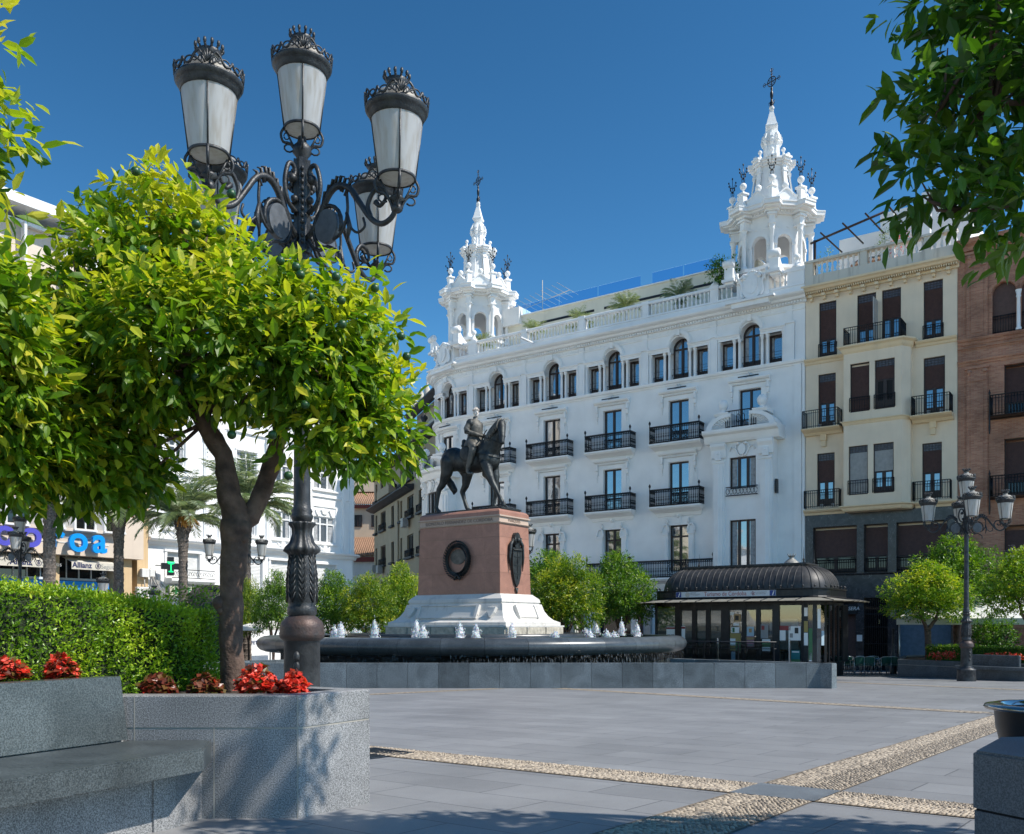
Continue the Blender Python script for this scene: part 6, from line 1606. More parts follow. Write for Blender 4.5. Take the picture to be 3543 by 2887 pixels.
# ---------------------------------------------------------------- street lamps
M['frost'] = bpy.data.materials.new('frosted_glass'); M['frost'].use_nodes = True
def frost():
    t = M['frost'].node_tree; b = t.nodes['Principled BSDF']; b.inputs['Roughness'].default_value = .35
    tc = t.nodes.new('ShaderNodeTexCoord'); mp = t.nodes.new('ShaderNodeMapping'); mp.inputs['Scale'].default_value = (9, 9, 1.3)
    n = t.nodes.new('ShaderNodeTexNoise'); n.inputs['Scale'].default_value = 2.0; n.inputs['Detail'].default_value = 7; rp = t.nodes.new('ShaderNodeValToRGB')
    rp.color_ramp.elements[0].color = (.50, .45, .38, 1); rp.color_ramp.elements[1].color = (.72, .72, .71, 1); rp.color_ramp.elements[0].position = .3; rp.color_ramp.elements[1].position = .55
    t.links.new(tc.outputs['Object'], mp.inputs[0]); t.links.new(mp.outputs[0], n.inputs['Vector']); t.links.new(n.outputs[0], rp.inputs[0]); t.links.new(rp.outputs[0], b.inputs['Base Color'])
    tr = t.nodes.new('ShaderNodeBsdfTranslucent'); tr.inputs[0].default_value = (.7, .68, .62, 1); mx_ = t.nodes.new('ShaderNodeMixShader'); mx_.inputs[0].default_value = .45
    t.links.new(b.outputs[0], mx_.inputs[1]); t.links.new(tr.outputs[0], mx_.inputs[2]); t.links.new(mx_.outputs[0], t.nodes['Material Output'].inputs[0])
frost()
M['capgrey'] = mat('weathered_zinc', (.20, .195, .18), .6, .2, .35, 12, .2, 50, c2=(.34, .33, .30))
def lantern(parent, x, y, z, rz=0.0):
    """z = height of the wide rim; the lantern hangs down .62 and its crown rises .32"""
    L = empty('lantern'); 
    bpy.data.objects.remove(L)
    mb = MB()
    mb.lathe([(.255, -.09), (.27, -.09), (.27, -.065), (.285, -.055), (.285, -.035), (.305, -.02), (.325, .01), (.325, .025), (.27, .03)], 32, caps=False)
    mb.lathe([(.18, -.645), (.195, -.645), (.195, -.62), (.18, -.62)], 28, caps=False)
    for i in range(4):
        a = PI / 4 + i * PI / 2; ca, sa = math.cos(a), math.sin(a)
        mb.tube([(.26 * ca, .26 * sa, -.09), (.19 * ca, .19 * sa, -.64)], .011, 4)
        # lower scroll brackets
        pts = [(.19, -.63), (.225, -.70), (.20, -.78), (.13, -.79), (.07, -.86), (.045, -.93)]
        mb.tube(crv([(r * ca, r * sa, zz) for r, zz in pts], 3), .015, 5)
        mb.tube([(.17 * ca, .17 * sa, -.66), (.12 * ca, .12 * sa, -.76), (.05 * ca, .05 * sa, -.88)], .011, 4)
        mb.tube([((.14 + .05 * math.cos(t)) * ca, (.14 + .05 * math.cos(t)) * sa, -.84 + .04 * math.sin(t)) for t in lin(-2.5, 2.5, 7)], .01, 4)
        mb.tube([((.165 + .03 * math.cos(t)) * ca, (.165 + .03 * math.cos(t)) * sa, -.72 + .035 * math.sin(t)) for t in lin(0, 6, 7)], .008, 4)
    # pierced cresting round the rim
    for i in range(4):
        a0 = i * PI / 2 + PI / 4
        def P(da, r, zz): return (r * math.cos(a0 + da), r * math.sin(a0 + da), zz)
        for q in (-.16, -.08, 0, .08, .16): mb.tube([P(0, .32, .05), P(q * .6, .325, .10), P(q, .33, .155 - abs(q) * .25)], .009, 4)
        for s in (-1, 1):
            mb.tube(crv([P(s * .06, .32, .04), P(s * .22, .325, .14), P(s * .38, .322, .11), P(s * .52, .32, .045), P(s * .7, .32, .06), P(s * .785, .32, .11)], 3), .012, 4)
            mb.tube(crv([P(s * .12, .32, .03), P(s * .3, .322, .07), P(s * .5, .32, .10), P(s * .66, .32, .09), P(s * .72, .32, .04)], 3), .009, 4)
            mb.tube([P(s * (.36 + .07 * math.cos(t)), .322, .075 + .025 * math.sin(t)) for t in lin(0, 5.5, 7)], .007, 4)
            mb.tube([P(s * (.2 + .05 * math.cos(t)), .322, .07 + .025 * math.sin(t)) for t in lin(0, 5.5, 7)], .007, 4)
    mb.lathe([(.035, -.96), (.06, -.94), (.05, -.90), (.03, -.88)], 10)
    o = mb.build('lantern', M['lampiron'], parent, (x, y, z), (0, 0, rz)); o.scale = (.94, .94, 1)
    mb = MB(); mb.lathe([(.262, -.09), (.185, -.635)], 28, caps=False); mb.lathe([(.185, -.635), (.0001, -.66)], 28, caps=False); mb.build('frosted_glass', M['frost'], o)
    mb = MB(); mb.lathe([(.275, .02), (.265, .09), (.215, .15), (.14, .185), (.095, .195), (.08, .205), (.08, .25), (.095, .255)], 28)
    mb.build('domed_cap', M['capgrey'], o)
    mb = MB(); mb.lathe([(.08, .245), (.09, .27), (.12, .305), (.115, .307), (.07, .25)], 20)
    for i in range(12):
        a = 2 * PI * i / 12; mb.tube([(.1 * math.cos(a), .1 * math.sin(a), .30), (.128 * math.cos(a), .128 * math.sin(a), .335)], .013, 4); mb.sph((.13 * math.cos(a), .13 * math.sin(a), .35), .019, 5, 4, 1.6)
    mb.build('crown', M['lampiron'], o)
    return o
def five_lamp(loc, rz, label, group):
    T = empty('street_lamp', loc, rz, label, 'street lamp', group)
    mb = MB(); mb.lathe([(.31, -.4), (.31, .02), (.30, .36), (.31, .38), (.31, .42), (.25, .44), (.235, .47), (.23, .5)], 28); mb.build('base', M['lampiron'], T)
    mb = MB(); mb.lathe([(.235, .47), (.19, .50), (.185, .54), (.182, 1.16), (.19, 1.17)], 32)
    for s in (0, PI): 
        for zz in (.75, .9, 1.0): mb.sph((.18 * math.cos(s + 3.6), .18 * math.sin(s + 3.6), zz), .035, 8, 6, 1.6)
    mb.build('pedestal', M['lampiron'], T)
    mb = MB(); mb.lathe([(.19, 1.16), (.225, 1.19), (.23, 1.23), (.222, 1.27), (.225, 1.29), (.21, 1.35), (.16, 1.40), (.13, 1.42)], 32)
    M['rusty'] = M.get('rusty') or mat('rusty_iron', (.05, .045, .045), .5, .2, .5, 7, .3, 40, c2=(.095, .055, .045)); mb.build('collar', M['rusty'], T)
    mb = MB(); mb.lathe([(.13, 1.41), (.15, 1.44), (.15, 1.50), (.135, 1.52), (.145, 1.56), (.155, 1.72), (.148, 1.9), (.125, 2.05), (.12, 2.1)], 28)
    for i in range(8):                                  # raised leaf fronds on the vase
        a = 2 * PI * i / 8
        for zz in lin(1.56, 1.98, 7):
            rr = .15 - .03 * max(0, (zz - 1.75) / .3)
            for s in (-1, 1):
                mb.tube([(rr * math.cos(a), rr * math.sin(a), zz), ((rr + .006) * math.cos(a + s * .16), (rr + .006) * math.sin(a + s * .16), zz + .05), ((rr + .004) * math.cos(a + s * .3), (rr + .004) * math.sin(a + s * .3), zz + .1)], [.008, .011, .004], 4)
        mb.tube([((.155 - .03 * t) * math.cos(a), (.155 - .03 * t) * math.sin(a), 1.55 + .5 * t) for t in lin(0, 1, 4)], .01, 4)
    mb.build('vase', M['lampiron'], T)
    mb = MB(); n = 12                                   # flared acanthus collar, then fluted bell
    vs = []; K = 48
    for r, z, am in ((.12, 2.02, 0), (.15, 2.06, .01), (.175, 2.085, .022), (.165, 2.12, .016), (.125, 2.17, .008), (.10, 2.26, .006), (.105, 2.32, .006), (.132, 2.36, .012), (.13, 2.38, .01), (.09, 2.385, 0)):
        for k in range(K): a = 2 * PI * k / K; q = r + am * math.cos(n * a); vs.append((q * math.cos(a), q * math.sin(a), z))
    mb.add(vs, [(j * K + k, j * K + (k + 1) % K, (j + 1) * K + (k + 1) % K, (j + 1) * K + k) for j in range(9) for k in range(K)], True)
    mb.build('leaf_collar', M['lampiron'], T)
    mb = MB(); mb.lathe([(.09, 2.38), (.11, 2.42), (.115, 2.45), (.10, 2.47), (.108, 2.5), (.09, 2.53), (.086, 2.6), (.07, 5.2)], 24); mb.build('pole', M['lampiron'], T)
    mb = MB(); mb.lathe([(.1, 5.15), (.11, 5.2), (.08, 5.25), (.06, 5.3), (.06, 6.15), (.1, 6.2), (.09, 6.26), (.05, 6.3), (.04, 6.36)], 12)
    for i in range(4):
        a = i * PI / 2 + PI / 4; m2 = MB(Matrix.Rotation(a, 4, 'Z')); m2.box(.04, .085, -.03, .03, 5.2, 6.12)
        for zz in lin(5.25, 6.0, 11): m2.sph((.095, 0, zz), .02, 5, 4, 1.3)
        a2 = i * PI / 2; m3 = MB(Matrix.Rotation(a2, 4, 'Z'))
        m3.tube(crv([(.08, 0, 5.55), (.2, 0, 5.62), (.25, 0, 5.8), (.2, 0, 6.0), (.13, 0, 6.02), (.1, 0, 5.95), (.14, 0, 5.88)]), .024, 6)
        m3.sph((.14, 0, 5.88), .05, 8, 6); m3.sph((.11, 0, 5.68), .04, 8, 6)
        for m_ in (m2, m3):
            k = len(mb.v); mb.v += m_.v; mb.f += [[q + k for q in f] for f in m_.f]; mb.mi += m_.mi; mb.sm += m_.sm; mb.tone += m_.tone
    mb.build('head_post', M['lampiron'], T)
    for i in range(4):
        a = i * PI / 2; mb = MB(Matrix.Rotation(a, 4, 'Z'))
        # main S arm
        pts = [(.07, 0, 5.30), (.22, 0, 5.42), (.36, 0, 5.66), (.50, 0, 5.74), (.66, 0, 5.68), (.80, 0, 5.50), (.94, 0, 5.32), (1.08, 0, 5.24), (1.2, 0, 5.27), (1.27, 0, 5.36)]
        mb.tube(crv(pts), crr([.03, .035, .035, .034, .032, .03, .03, .028, .027, .026], 10), 7)
        pts = [(.94, 0, 5.33), (.9, 0, 5.46), (.98, 0, 5.58), (1.09, 0, 5.57), (1.13, 0, 5.48), (1.06, 0, 5.42), (1.0, 0, 5.47)]; mb.tube(crv(pts), crr([.026, .024, .022, .02, .018, .02, .03], 7), 6)
        pts = [(.62, 0, 5.66), (.63, 0, 5.45), (.56, 0, 5.28), (.44, 0, 5.22), (.4, 0, 5.3), (.46, 0, 5.34)]; mb.tube(crv(pts), .017, 5)
        pts = [(.66, 0, 5.3), (.76, 0, 5.22), (.86, 0, 5.26), (.84, 0, 5.35)]; mb.tube(crv(pts), .014, 5); mb.tube([(.62, 0, 5.45), (.66, 0, 5.3), (.62, 0, 5.15)], [.02, .03, .01], 5)
        for t in lin(0, 1, 6): mb.tube([(.3 + .3 * t, 0, 5.6 + .12 * math.sin(t * 3)), (.32 + .34 * t, 0, 5.72 + .12 * math.sin(t * 3)), (.37 + .34 * t, 0, 5.72 + .1 * math.sin(t * 3))], [.03, .022, .006], 4)
        pts = [(.36 + .19 * math.cos(t), 0, 5.36 + .21 * math.sin(t)) for t in lin(-.4, 4.6, 14)]; mb.tube(pts, .022, 6)
        mb.tube(crv([(.07, 0, 5.32), (.15, 0, 5.2), (.26, 0, 5.14), (.36, 0, 5.16), (.5, 0, 5.08), (.52, 0, 4.98)]), .017, 5)
        mb.lathe([(.026, 5.34), (.05, 5.38), (.035, 5.41), (.09, 5.43), (.05, 5.47), (.03, 5.5)], 10, (1.27, 0, 0))
        arm = mb.build('arm', M['lampiron'], T)
        mb = MB(Matrix.Rotation(a, 4, 'Z')); n = 24
        mb.plate([(.36 + .15 * math.cos(2 * PI * q / n), 5.36 + .17 * math.sin(2 * PI * q / n)) for q in range(n)], -.03, .03); mb.build('round_shield', M['capdisc'] if 'capdisc' in M else M.setdefault('capdisc', mat('painted_disc', (.09, .10, .11), .45, .2, .3, 14, c2=(.14, .15, .165))), arm)
        arm.scale = (.96, .96, 1); lantern(T, 1.22 * math.cos(a), 1.22 * math.sin(a), 6.27, a)
    lantern(T, 0, 0, 7.07, 0)
    return T
lampA = five_lamp((-2.17, 9.45, gz(9.45)), R(60), 'large five-headed black iron street lamp standing behind the orange tree at left', 'five-headed iron street lamps')
for i, (x, y, rz, lab) in enumerate(((15.9, 32.0, 72, 'five-headed black street lamp standing before the planter at right'), (-22.6, 42, 20, 'five-headed street lamp before the blue letters at far left'),
        (-13.3, 44, 8, 'five-headed street lamp hidden behind the orange trunk, by the pharmacy'), (-.45, 40.2, 0, 'five-headed street lamp peeping out behind the monument pedestal'))):
    copy_tree(lampA, None, (x, y, gz(y)), R(rz), lab)
def post_lamp(x, y, h, label, s=1.0):
    T = empty('lamp_post', (x, y, gz(y)), 0, label, 'street lamp', 'single lantern posts')
    mb = MB(); mb.lathe([(.16, 0), (.16, .5), (.1, .55), (.12, .8), (.07, 1.0), (.05, 1.2), (.045, h - .95), (.07, h - .93), (.03, h - .88)], 14); mb.build('pole', M['lampiron'], T)
    l = lantern(T, 0, 0, h, 0); l.scale = (.94 * s, .94 * s, s)
    return T
pl = post_lamp(23.2, 42.5, 5.6, 'single lantern lamp post partly hidden by the rightmost orange tree')
p1_ = post_lamp(-19.0, 42.5, 4.3, 'single black lantern on a post between the two left palms, above the hedge')
p2_ = post_lamp(-17.6, 45.0, 3.9, 'lower single lantern just right of the second palm trunk')
p3_ = post_lamp(17.5, 42.0, 3.0, 'slim short lantern post in front of the marble doorway', .6)
# ---------------------------------------------------------------- tourist office kiosk
KO = Vector((12.66, 36.98)); KL, KW, KR = 7.85, 3.8, .9
ki = empty('kiosk', (KO.x, KO.y, gz(KO.y)), AF, 'black tourist information kiosk with ribbed domed roof and glazed walls', 'kiosk')
kk = -ki.location.z
def rrect(ins, n=7, rad=KR):
    """rounded rectangle outline, counter-clockwise, inset by ins; each corner n+1 points"""
    out = []; r = max(.05, rad - ins)
    for cx, cy, a0 in ((-rad, rad, -90), (-rad, KW - rad, 0), (-KL + rad, KW - rad, 90), (-KL + rad, rad, 180)):
        for i in range(n + 1): a = R(a0 + 90 * i / n); out.append((cx + r * math.cos(a), cy + r * math.sin(a)))
    return out
def ringloft(mb, rings, smooth=False, cap=False):
    n = len(rings[0][0]); vs = []
    for pts, z in rings: vs += [(x, y, z + kk) for x, y in pts]
    mb.add(vs, [(j * n + i, j * n + (i + 1) % n, (j + 1) * n + (i + 1) % n, (j + 1) * n + i) for j in range(len(rings) - 1) for i in range(n)], smooth)
    if cap: mb.add(vs[-n:] if False else [(x, y, rings[-1][1] + kk) for x, y in rings[-1][0]], [tuple(range(n))])
M['kblack'] = mat('kiosk_black', (.016, .017, .02), .4, .3, .2, 6, .05, 30)
M['kroof'] = mat('kiosk_roof_metal', (.036, .036, .037), .5, .35, .3, 5, .15, 20, c2=(.07, .068, .067))
M['kawn'] = mat_leaf('frosted_canopy', [(0, (.5, .49, .44)), (1, (.55, .54, .5))], .55, tm=(1.3, 1.27, 1.2))
mb = MB(); ringloft(mb, [(rrect(.0), 2.18), (rrect(-.03), 2.2), (rrect(0), 2.24), (rrect(0), 2.5), (rrect(-.05), 2.53), (rrect(-.05), 2.57), (rrect(.2), 2.575)]); mb.build('frieze', M['kblack'], ki)
def dome(ins_t):
    pass
HS = 1.0
def droof(t):                                           # t 0..1 up the dome
    a = t * PI / 2 * .93; ins = .18 + 1.15 * (1 - math.cos(a)); z = 2.57 + HS * math.sin(a); return ins, z
def rrect2(ins, rad=1.35, n=10):
    out = []
    r0 = rad; r = max(.02, r0 - ins)
    for cx, cy, a0 in ((-r0, r0, -90), (-r0, KW - r0, 0), (-KL + r0, KW - r0, 90), (-KL + r0, r0, 180)):
        for i in range(n + 1): a = R(a0 + 90 * i / n); out.append((cx + r * math.cos(a), cy + r * math.sin(a)))
    return out
mb = MB(); rings = []
for t_ in lin(0, 1, 9):
    i_, z = droof(t_); rings.append((rrect2(i_), z))
ringloft(mb, rings, True, True); mb.build('domed_roof', M['kroof'], ki)
mb = MB()                                               # standing seams
def rib(fx):
    pts = []
    for t_ in lin(0, 1, 9): i_, z = droof(t_); pts.append(fx(i_) + (z + .012 + kk,))
    mb.tube(pts, .018, 4)
for x in lin(-KL + 1.35, -1.35, 20):
    rib(lambda i, x=x: (x, i)); rib(lambda i, x=x: (x, KW - i))
for y in lin(1.35, KW - 1.35, 4)[0:]:
    rib(lambda i, y=y: (-i, y)); rib(lambda i, y=y: (-KL + i, y))
for cx, cy, a0 in ((-1.35, 1.35, -90), (-1.35, KW - 1.35, 0), (-KL + 1.35, 1.35, 180)):
    for q in (18, 36, 54, 72):
        a = R(a0 + q); rib(lambda i, a=a, cx=cx, cy=cy: (cx + max(.02, 1.35 - i) * math.cos(a), cy + max(.02, 1.35 - i) * math.sin(a)))
mb.build('roof_ribs', M['kroof'], ki)
mb = MB(); mb.box(-KL + 1.15, -1.15, 1.1, KW - 1.1, 3.5 + kk, 3.68 + kk); mb.box(-KL + 1.08, -1.08, 1.03, KW - 1.03, 3.6 + kk, 3.66 + kk); mb.build('roof_lantern', M['kroof'], ki)
sp_ = [(-KL + 1.25, 1.2), (-1.25, 1.2), (-1.25, KW - 1.2), (-KL + 1.25, KW - 1.2)]
for x, y in sp_:
    mb = MB(); mb.lathe([(.02, 3.66), (.05, 3.7), (.03, 3.75), (.06, 3.8), (.02, 3.87), (.015, 3.95), (.003, 4.35)], 8, (x, y, kk)); mb.build('spike_finial', M['kroof'], ki)
mb = MB(); mb.lathe([(.35, 3.66), (.34, 3.7), (.28, 3.78), (.16, 3.88), (.1, 3.92), (.1, 3.98), (.15, 4.04)], 16, (-2.0, KW / 2, kk))
for i in range(8): a = i * PI / 4; mb.tube([(-2.0 + .12 * math.cos(a), KW / 2 + .12 * math.sin(a), 4.0 + kk), (-2.0 + .18 * math.cos(a), KW / 2 + .18 * math.sin(a), 4.12 + kk)], .014, 4)
mb.build('roof_vent', M['capgrey'], ki)
mb = MB(); pts = rrect(.02, 6); 
def perim(k_): 
    P = pts + [pts[0]]; segs = [((Vector(P[i + 1]) - Vector(P[i])).length, P[i], P[i + 1]) for i in range(len(P) - 1)]; tot = sum(s[0] for s in segs); out = []; st = tot / k_; d = 0; acc = 0
    for L_, a, b in segs:
        while d <= acc + L_ - 1e-6 and len(out) < k_:
            f = (d - acc) / L_; out.append((a[0] + (b[0] - a[0]) * f, a[1] + (b[1] - a[1]) * f)); d += st
        acc += L_
    return out
for x, y in perim(46): mb.lathe([(.03, 2.57), (.018, 2.6), (.03, 2.63)], 6, (x, y, kk)); mb.sph((x, y, 2.66 + kk), .045, 7, 5)
mb.build('ball_cresting', M['kroof'], ki)
mb = MB(); a_, b_ = rrect(.0), rrect(-1.0)
ringloft(mb, [(rrect(0, 7), 2.17), (rrect(-.95, 7), 2.03)]); ringloft(mb, [(rrect(-.95, 7), 2.015), (rrect(0, 7), 2.155)]); mb.build('canopy', M['kawn'], ki)
mb = MB()
A_ = perim(30)
for x, y in A_:
    # canopy ribs point outward
    cx = min(max(x, -KL + KR), -KR); cy = min(max(y, KR), KW - KR); d = Vector((x - cx, y - cy)); d = d.normalized() if d.length > .01 else Vector((0, -1))
    mb.tube([(x, y, 2.185 + kk), (x + d.x * .95, y + d.y * .95, 2.04 + kk)], .02, 4); mb.tube([(x, y, 1.98 + kk), (x + d.x * .9, y + d.y * .9, 2.0 + kk)], .02, 4)
mb.build('canopy_ribs', M['kblack'], ki)
mb = MB(); ringloft(mb, [(rrect(.12), 1.86), (rrect(.12), 2.18)]); ringloft(mb, [(rrect(.12), -1.3), (rrect(.12), -.5)]); mb.add([(x, y, -.5 + kk) for x, y in rrect(.12)], [tuple(range(32))]); mb.build('wall_band', M['kblack'], ki)
M['kglass'] = mat_clear('kiosk_glass', (.72, .78, .78), .3)
def kx(zx, off=.12):
    px = 1322.6 + zx * .2116; u = (px - 1065) / 1902; ox, oy = KO.x + .5803 * off, KO.y + .8145 * off
    return (u * oy - ox) / (.8145 + u * .5803)
PAN = [(205, 385), (445, 552), (595, 688), (730, 838), (920, 1042), (1080, 1182), (1222, 1342), (1410, 1628)]
xs = [-KL + KR * .3] + [v for a, b in PAN for v in (kx(a), kx(b))] + [-KR]
mb = MB()
for a, b in zip(xs[0::2], xs[1::2]): mb.box(a, b, .10, .24, -.55 + kk, 1.9 + kk)
for i, (a, b) in enumerate(PAN):
    if 1 <= i <= 6: mb.box(kx(a), kx(b), .12, .2, 1.68 + kk, 1.9 + kk)
mb.build('posts', M['kblack'], ki)
for i, (a, b) in enumerate(PAN):
    mb = MB(); mb.box(kx(a), kx(b), .16, .17, -.5 + kk, 1.86 + kk); mb.build('glass_pane', M['kglass'], ki)
cor = rrect(.12, 7)
for i, wht in ((0, 0), (1, 1), (2, 0), (3, 1), (4, 1), (5, 0), (6, 1)):
    a, b = cor[i], cor[i + 1]
    if wht:
        mb = MB(); mb.add([(*a, -.5 + kk), (*b, -.5 + kk), (*b, 1.86 + kk), (*a, 1.86 + kk)], [(0, 1, 2, 3)]); mb.build('glass_pane', M['kglass'], ki)
    else:
        ii, jj = rrect(.2, 7)[i], rrect(.2, 7)[i + 1]; mb = MB(); mb.prism([a, b, jj, ii], -.55 + kk, 1.9 + kk); mb.build('posts', M['kblack'], ki)
y = KR
for q in range(3):
    y1 = y + (KW - 2 * KR) / 3; mb = MB(); mb.box(-.24, -.1, y, y + .12, -.55 + kk, 1.9 + kk); mb.build('posts', M['kblack'], ki)
    mb = MB(); mb.box(-.15, -.14, y + .12, y1, -.5 + kk, 1.86 + kk); mb.build('glass_pane', M['kglass'], ki); y = y1
mb = MB(); mb.box(-.15, -.1, y, KW - .1, -.55 + kk, 1.9 + kk); mb.box(-KL + .1, -.3, KW - .3, KW - .12, -.5 + kk, 2.1 + kk); mb.box(-KL + .1, -KL + .2, .3, KW - .2, -.5 + kk, 2.1 + kk); mb.box(-4.6, -4.5, .8, KW - .4, -.5 + kk, 2 + kk)
mb.build('back_wall', M['kblack'], ki)
mb = MB(); mb.add([(x, y, 2.1 + kk) for x, y in rrect(.13)], [tuple(range(31, -1, -1))]); mb.build('ceiling', M['kblack'], ki)
M['blind'] = mat('blind_fabric', (.34, .35, .34), .7, 0, .06, 6)
for i in range(4):
    a, b = PAN[i]; mb = MB(); n = 16; x0, x1 = kx(a), kx(b)
    for q in range(n):
        xa = x0 + (x1 - x0) * q / n; xb = xa + (x1 - x0) / n * .93; mb.add([(xa, .24, -.5 + kk), (xb, .25, -.5 + kk), (xb, .25, 1.8 + kk), (xa, .24, 1.8 + kk)], [(0, 1, 2, 3)])
    mb.build('vertical_blind', M['blind'], ki)
def flat(name, c): M[name] = M.get(name) or mat('print_' + name, c, .6, 0, .04, 9); return M[name]
def poster(x0, x1, z0, z1, col, y=.145, bands=()):
    mb = MB(); mb.box(x0, x1, y - .006, y, z0 + kk, z1 + kk); o = mb.build('poster', flat(*col), ki)
    for (fa, fb, fc, fd, c) in bands:
        mb = MB(); mb.box(x0 + (x1 - x0) * fa, x0 + (x1 - x0) * fb, y - .010, y - .006, z0 + (z1 - z0) * fc + kk, z0 + (z1 - z0) * fd + kk); mb.build('print', flat(*c), o)
    return o
WHT = ('white', (.45, .46, .46)); RED = ('red', (.28, .05, .05)); YEL = ('yellow', (.36, .27, .09)); GRN = ('green', (.06, .17, .07)); TEAL = ('teal', (.02, .17, .18)); BLU = ('lightblue', (.4, .52, .6)); ORA = ('orange', (.42, .27, .13)); BLK = ('black', (.03, .03, .03)); MAU = ('mauve', (.3, .15, .18)); GRY = ('grey', (.3, .3, .3))
def kp_(za, zb, ya, yb):                                # kiosk photo zoom coordinates to local x / z on the glazing
    x0, x1 = kx(za), kx(zb); px = 1322.6 + (za + zb) / 2 * .2116; xm = (x0 + x1) / 2; d = KO.y - .5803 * xm
    f = lambda yy: 1.05 + (1300 - (1142.5 + yy * .2116)) * d / 1902
    return x0, x1, f(yb), f(ya)
PS = [((298, 383, 765, 915), WHT, [(0, 1, .85, .97, RED), (.1, .45, .3, .5, GRY), (.55, .9, .3, .5, GRY), (.1, .3, .1, .25, BLK)]), ((447, 482, 760, 925), WHT, [(0, 1, .85, .97, RED)]),
      ((925, 962, 620, 648), WHT, []), ((957, 1012, 730, 755), WHT, []), ((940, 1014, 768, 826), WHT, [(.1, .4, .1, .9, GRN)]), ((925, 1030, 830, 1000), YEL, [(0, .5, .3, .7, WHT), (.5, 1, 0, .5, GRN)]), ((935, 975, 1010, 1095), BLU, []),
      ((960, 1030, 640, 715), ORA, [(.2, .7, .2, .8, BLK)]),
      ((1088, 1160, 765, 858), BLU, [(.3, .7, .4, .8, ORA)]), ((1088, 1160, 858, 965), MAU, [(.1, .9, .68, .9, ORA), (.2, .8, .1, .25, GRY)]),
      ((1225, 1300, 740, 880), GRY, [(.1, .5, .6, .9, RED)]), ((1240, 1320, 888, 1005), WHT, [(0, 1, .35, .7, GRN), (.1, .9, .8, .86, GRY)]),
      ((1412, 1520, 755, 800), RED, []), ((1500, 1620, 760, 900), WHT, [(.1, .35, .2, .5, GRY), (.5, .8, .5, .9, BLK)]), ((1525, 1612, 995, 1115), TEAL, [(.1, .9, .8, .9, WHT), (0, 1, 0, .25, GRN)]), ((1412, 1470, 800, 900), WHT, [])]
for (za, zb, ya, yb), c, bands in PS:
    poster(*kp_(za, zb, ya, yb), c, bands=bands)
x0, x1, z0, z1 = kp_(1088, 1160, 858, 965); text('QUEEN', .13, flat(*ORA), ki, ((x0 + x1) / 2, .13, z1 - .09 + kk), (R(90), 0, 0), 'poster_lettering', bold=.004, ext=.002)
# notices on the corner post and the side glazing
e = Vector(cor[1]) - Vector(cor[0]); n_ = Vector((e.y, -e.x)).normalized(); ang = math.atan2(e.y, e.x)
def cposter(i, fa, fb, z0, z1, c, bands=()):
    a, b = Vector(cor[i]), Vector(cor[i + 1]); e = (b - a); nrm = Vector((e.y, -e.x)).normalized(); p, q = a + e * fa + nrm * .012, a + e * fb + nrm * .012
    mb = MB(); mb.add([(p.x, p.y, z0 + kk), (q.x, q.y, z0 + kk), (q.x, q.y, z1 + kk), (p.x, p.y, z1 + kk)], [(0, 1, 2, 3)]); mb.build('poster', flat(*c), ki)
cposter(0, .1, .9, 1.4, 1.75, WHT); cposter(0, .05, .95, .75, 1.2, YEL); cposter(0, .05, .95, .2, .72, WHT); cposter(1, .1, .95, -.4, .9, GRN); cposter(1, .2, .8, -.45, -.1, WHT); cposter(3, .1, .9, .9, 1.7, WHT); cposter(4, .1, .9, .2, .8, BLU)
mb = MB(); x0, x1 = kx(1340, .9), kx(1560, .9); 
mb.box(-2.6, -1.4, .9, .95, .0 + kk, 1.3 + kk); mb.build('display_board', flat(*WHT), ki)
mb = MB(); mb.box(-6.8, -.8, 1.6, 2.0, -.5 + kk, .45 + kk); mb.build('counter', flat(*GRY), ki)
# sign over the door
mb = MB(); x0, x1 = kx(397, 0), kx(1378, 0); mb.box(x0, x1, -.035, -.002, 2.255 + kk, 2.5 + kk); sgn = mb.build('sign_board', flat('signwhite', (.62, .64, .66)), ki)
M['ibox'] = mat('info_blue', (.02, .045, .22), .4); M['ired'] = mat('sign_red', (.33, .05, .045), .5)
for xa in (x0, x1 - .27):
    mb = MB(); mb.box(xa + .01, xa + .26, -.04, -.035, 2.265 + kk, 2.49 + kk); mb.build('info_symbol', M['ibox'], sgn); text('i', .27, M['whitepaint'], sgn, (xa + .135, -.042, 2.372 + kk), (R(90), 0, 0), 'info_letter', shear=.35, bold=.008, ext=.002)
xm = (kx(668, 0) + kx(1096, 0)) / 2; text('Turismo de Córdoba', .26, M['ired'], sgn, (xm, -.038, 2.375 + kk), (R(90), 0, 0), 'sign_lettering', sx=.86, ext=.002)
xi = kx(567, 0); text('IMTUR', .085, flat(*GRY), sgn, (xi, -.038, 2.44 + kk), (R(90), 0, 0), 'sign_lettering', ext=.002); text('INSTITUTO MUNICIPAL\nDE TURISMO', .045, flat(*GRY), sgn, (xi + .1, -.038, 2.36 + kk), (R(90), 0, 0), 'sign_lettering', ext=.002)
mb = MB(); xc = kx(512, 0)
for i in range(12): a = i * PI / 6; mb.sph((xc + .085 * math.cos(a), -.04, 2.375 + .09 * math.sin(a) + kk), .016, 6, 4)
for i in range(3):
    for j in range(3): mb.sph((xc - .035 + .035 * i, -.04, 2.34 + .035 * j + kk), .012, 5, 4)
mb.build('sun_emblem', flat(*ORA), sgn)
xc = kx(1155, 0); mb = MB()
for i in range(5): a = i * 2 * PI / 5 + .3; mb.tube([(xc, -.04, 2.375 + kk), (xc + .07 * math.cos(a), -.04, 2.375 + .09 * math.sin(a) + kk), (xc + .09 * math.cos(a + .5), -.04, 2.375 + .07 * math.sin(a + .5) + kk)], .012, 4)
mb.build('red_emblem', M['ired'], sgn)
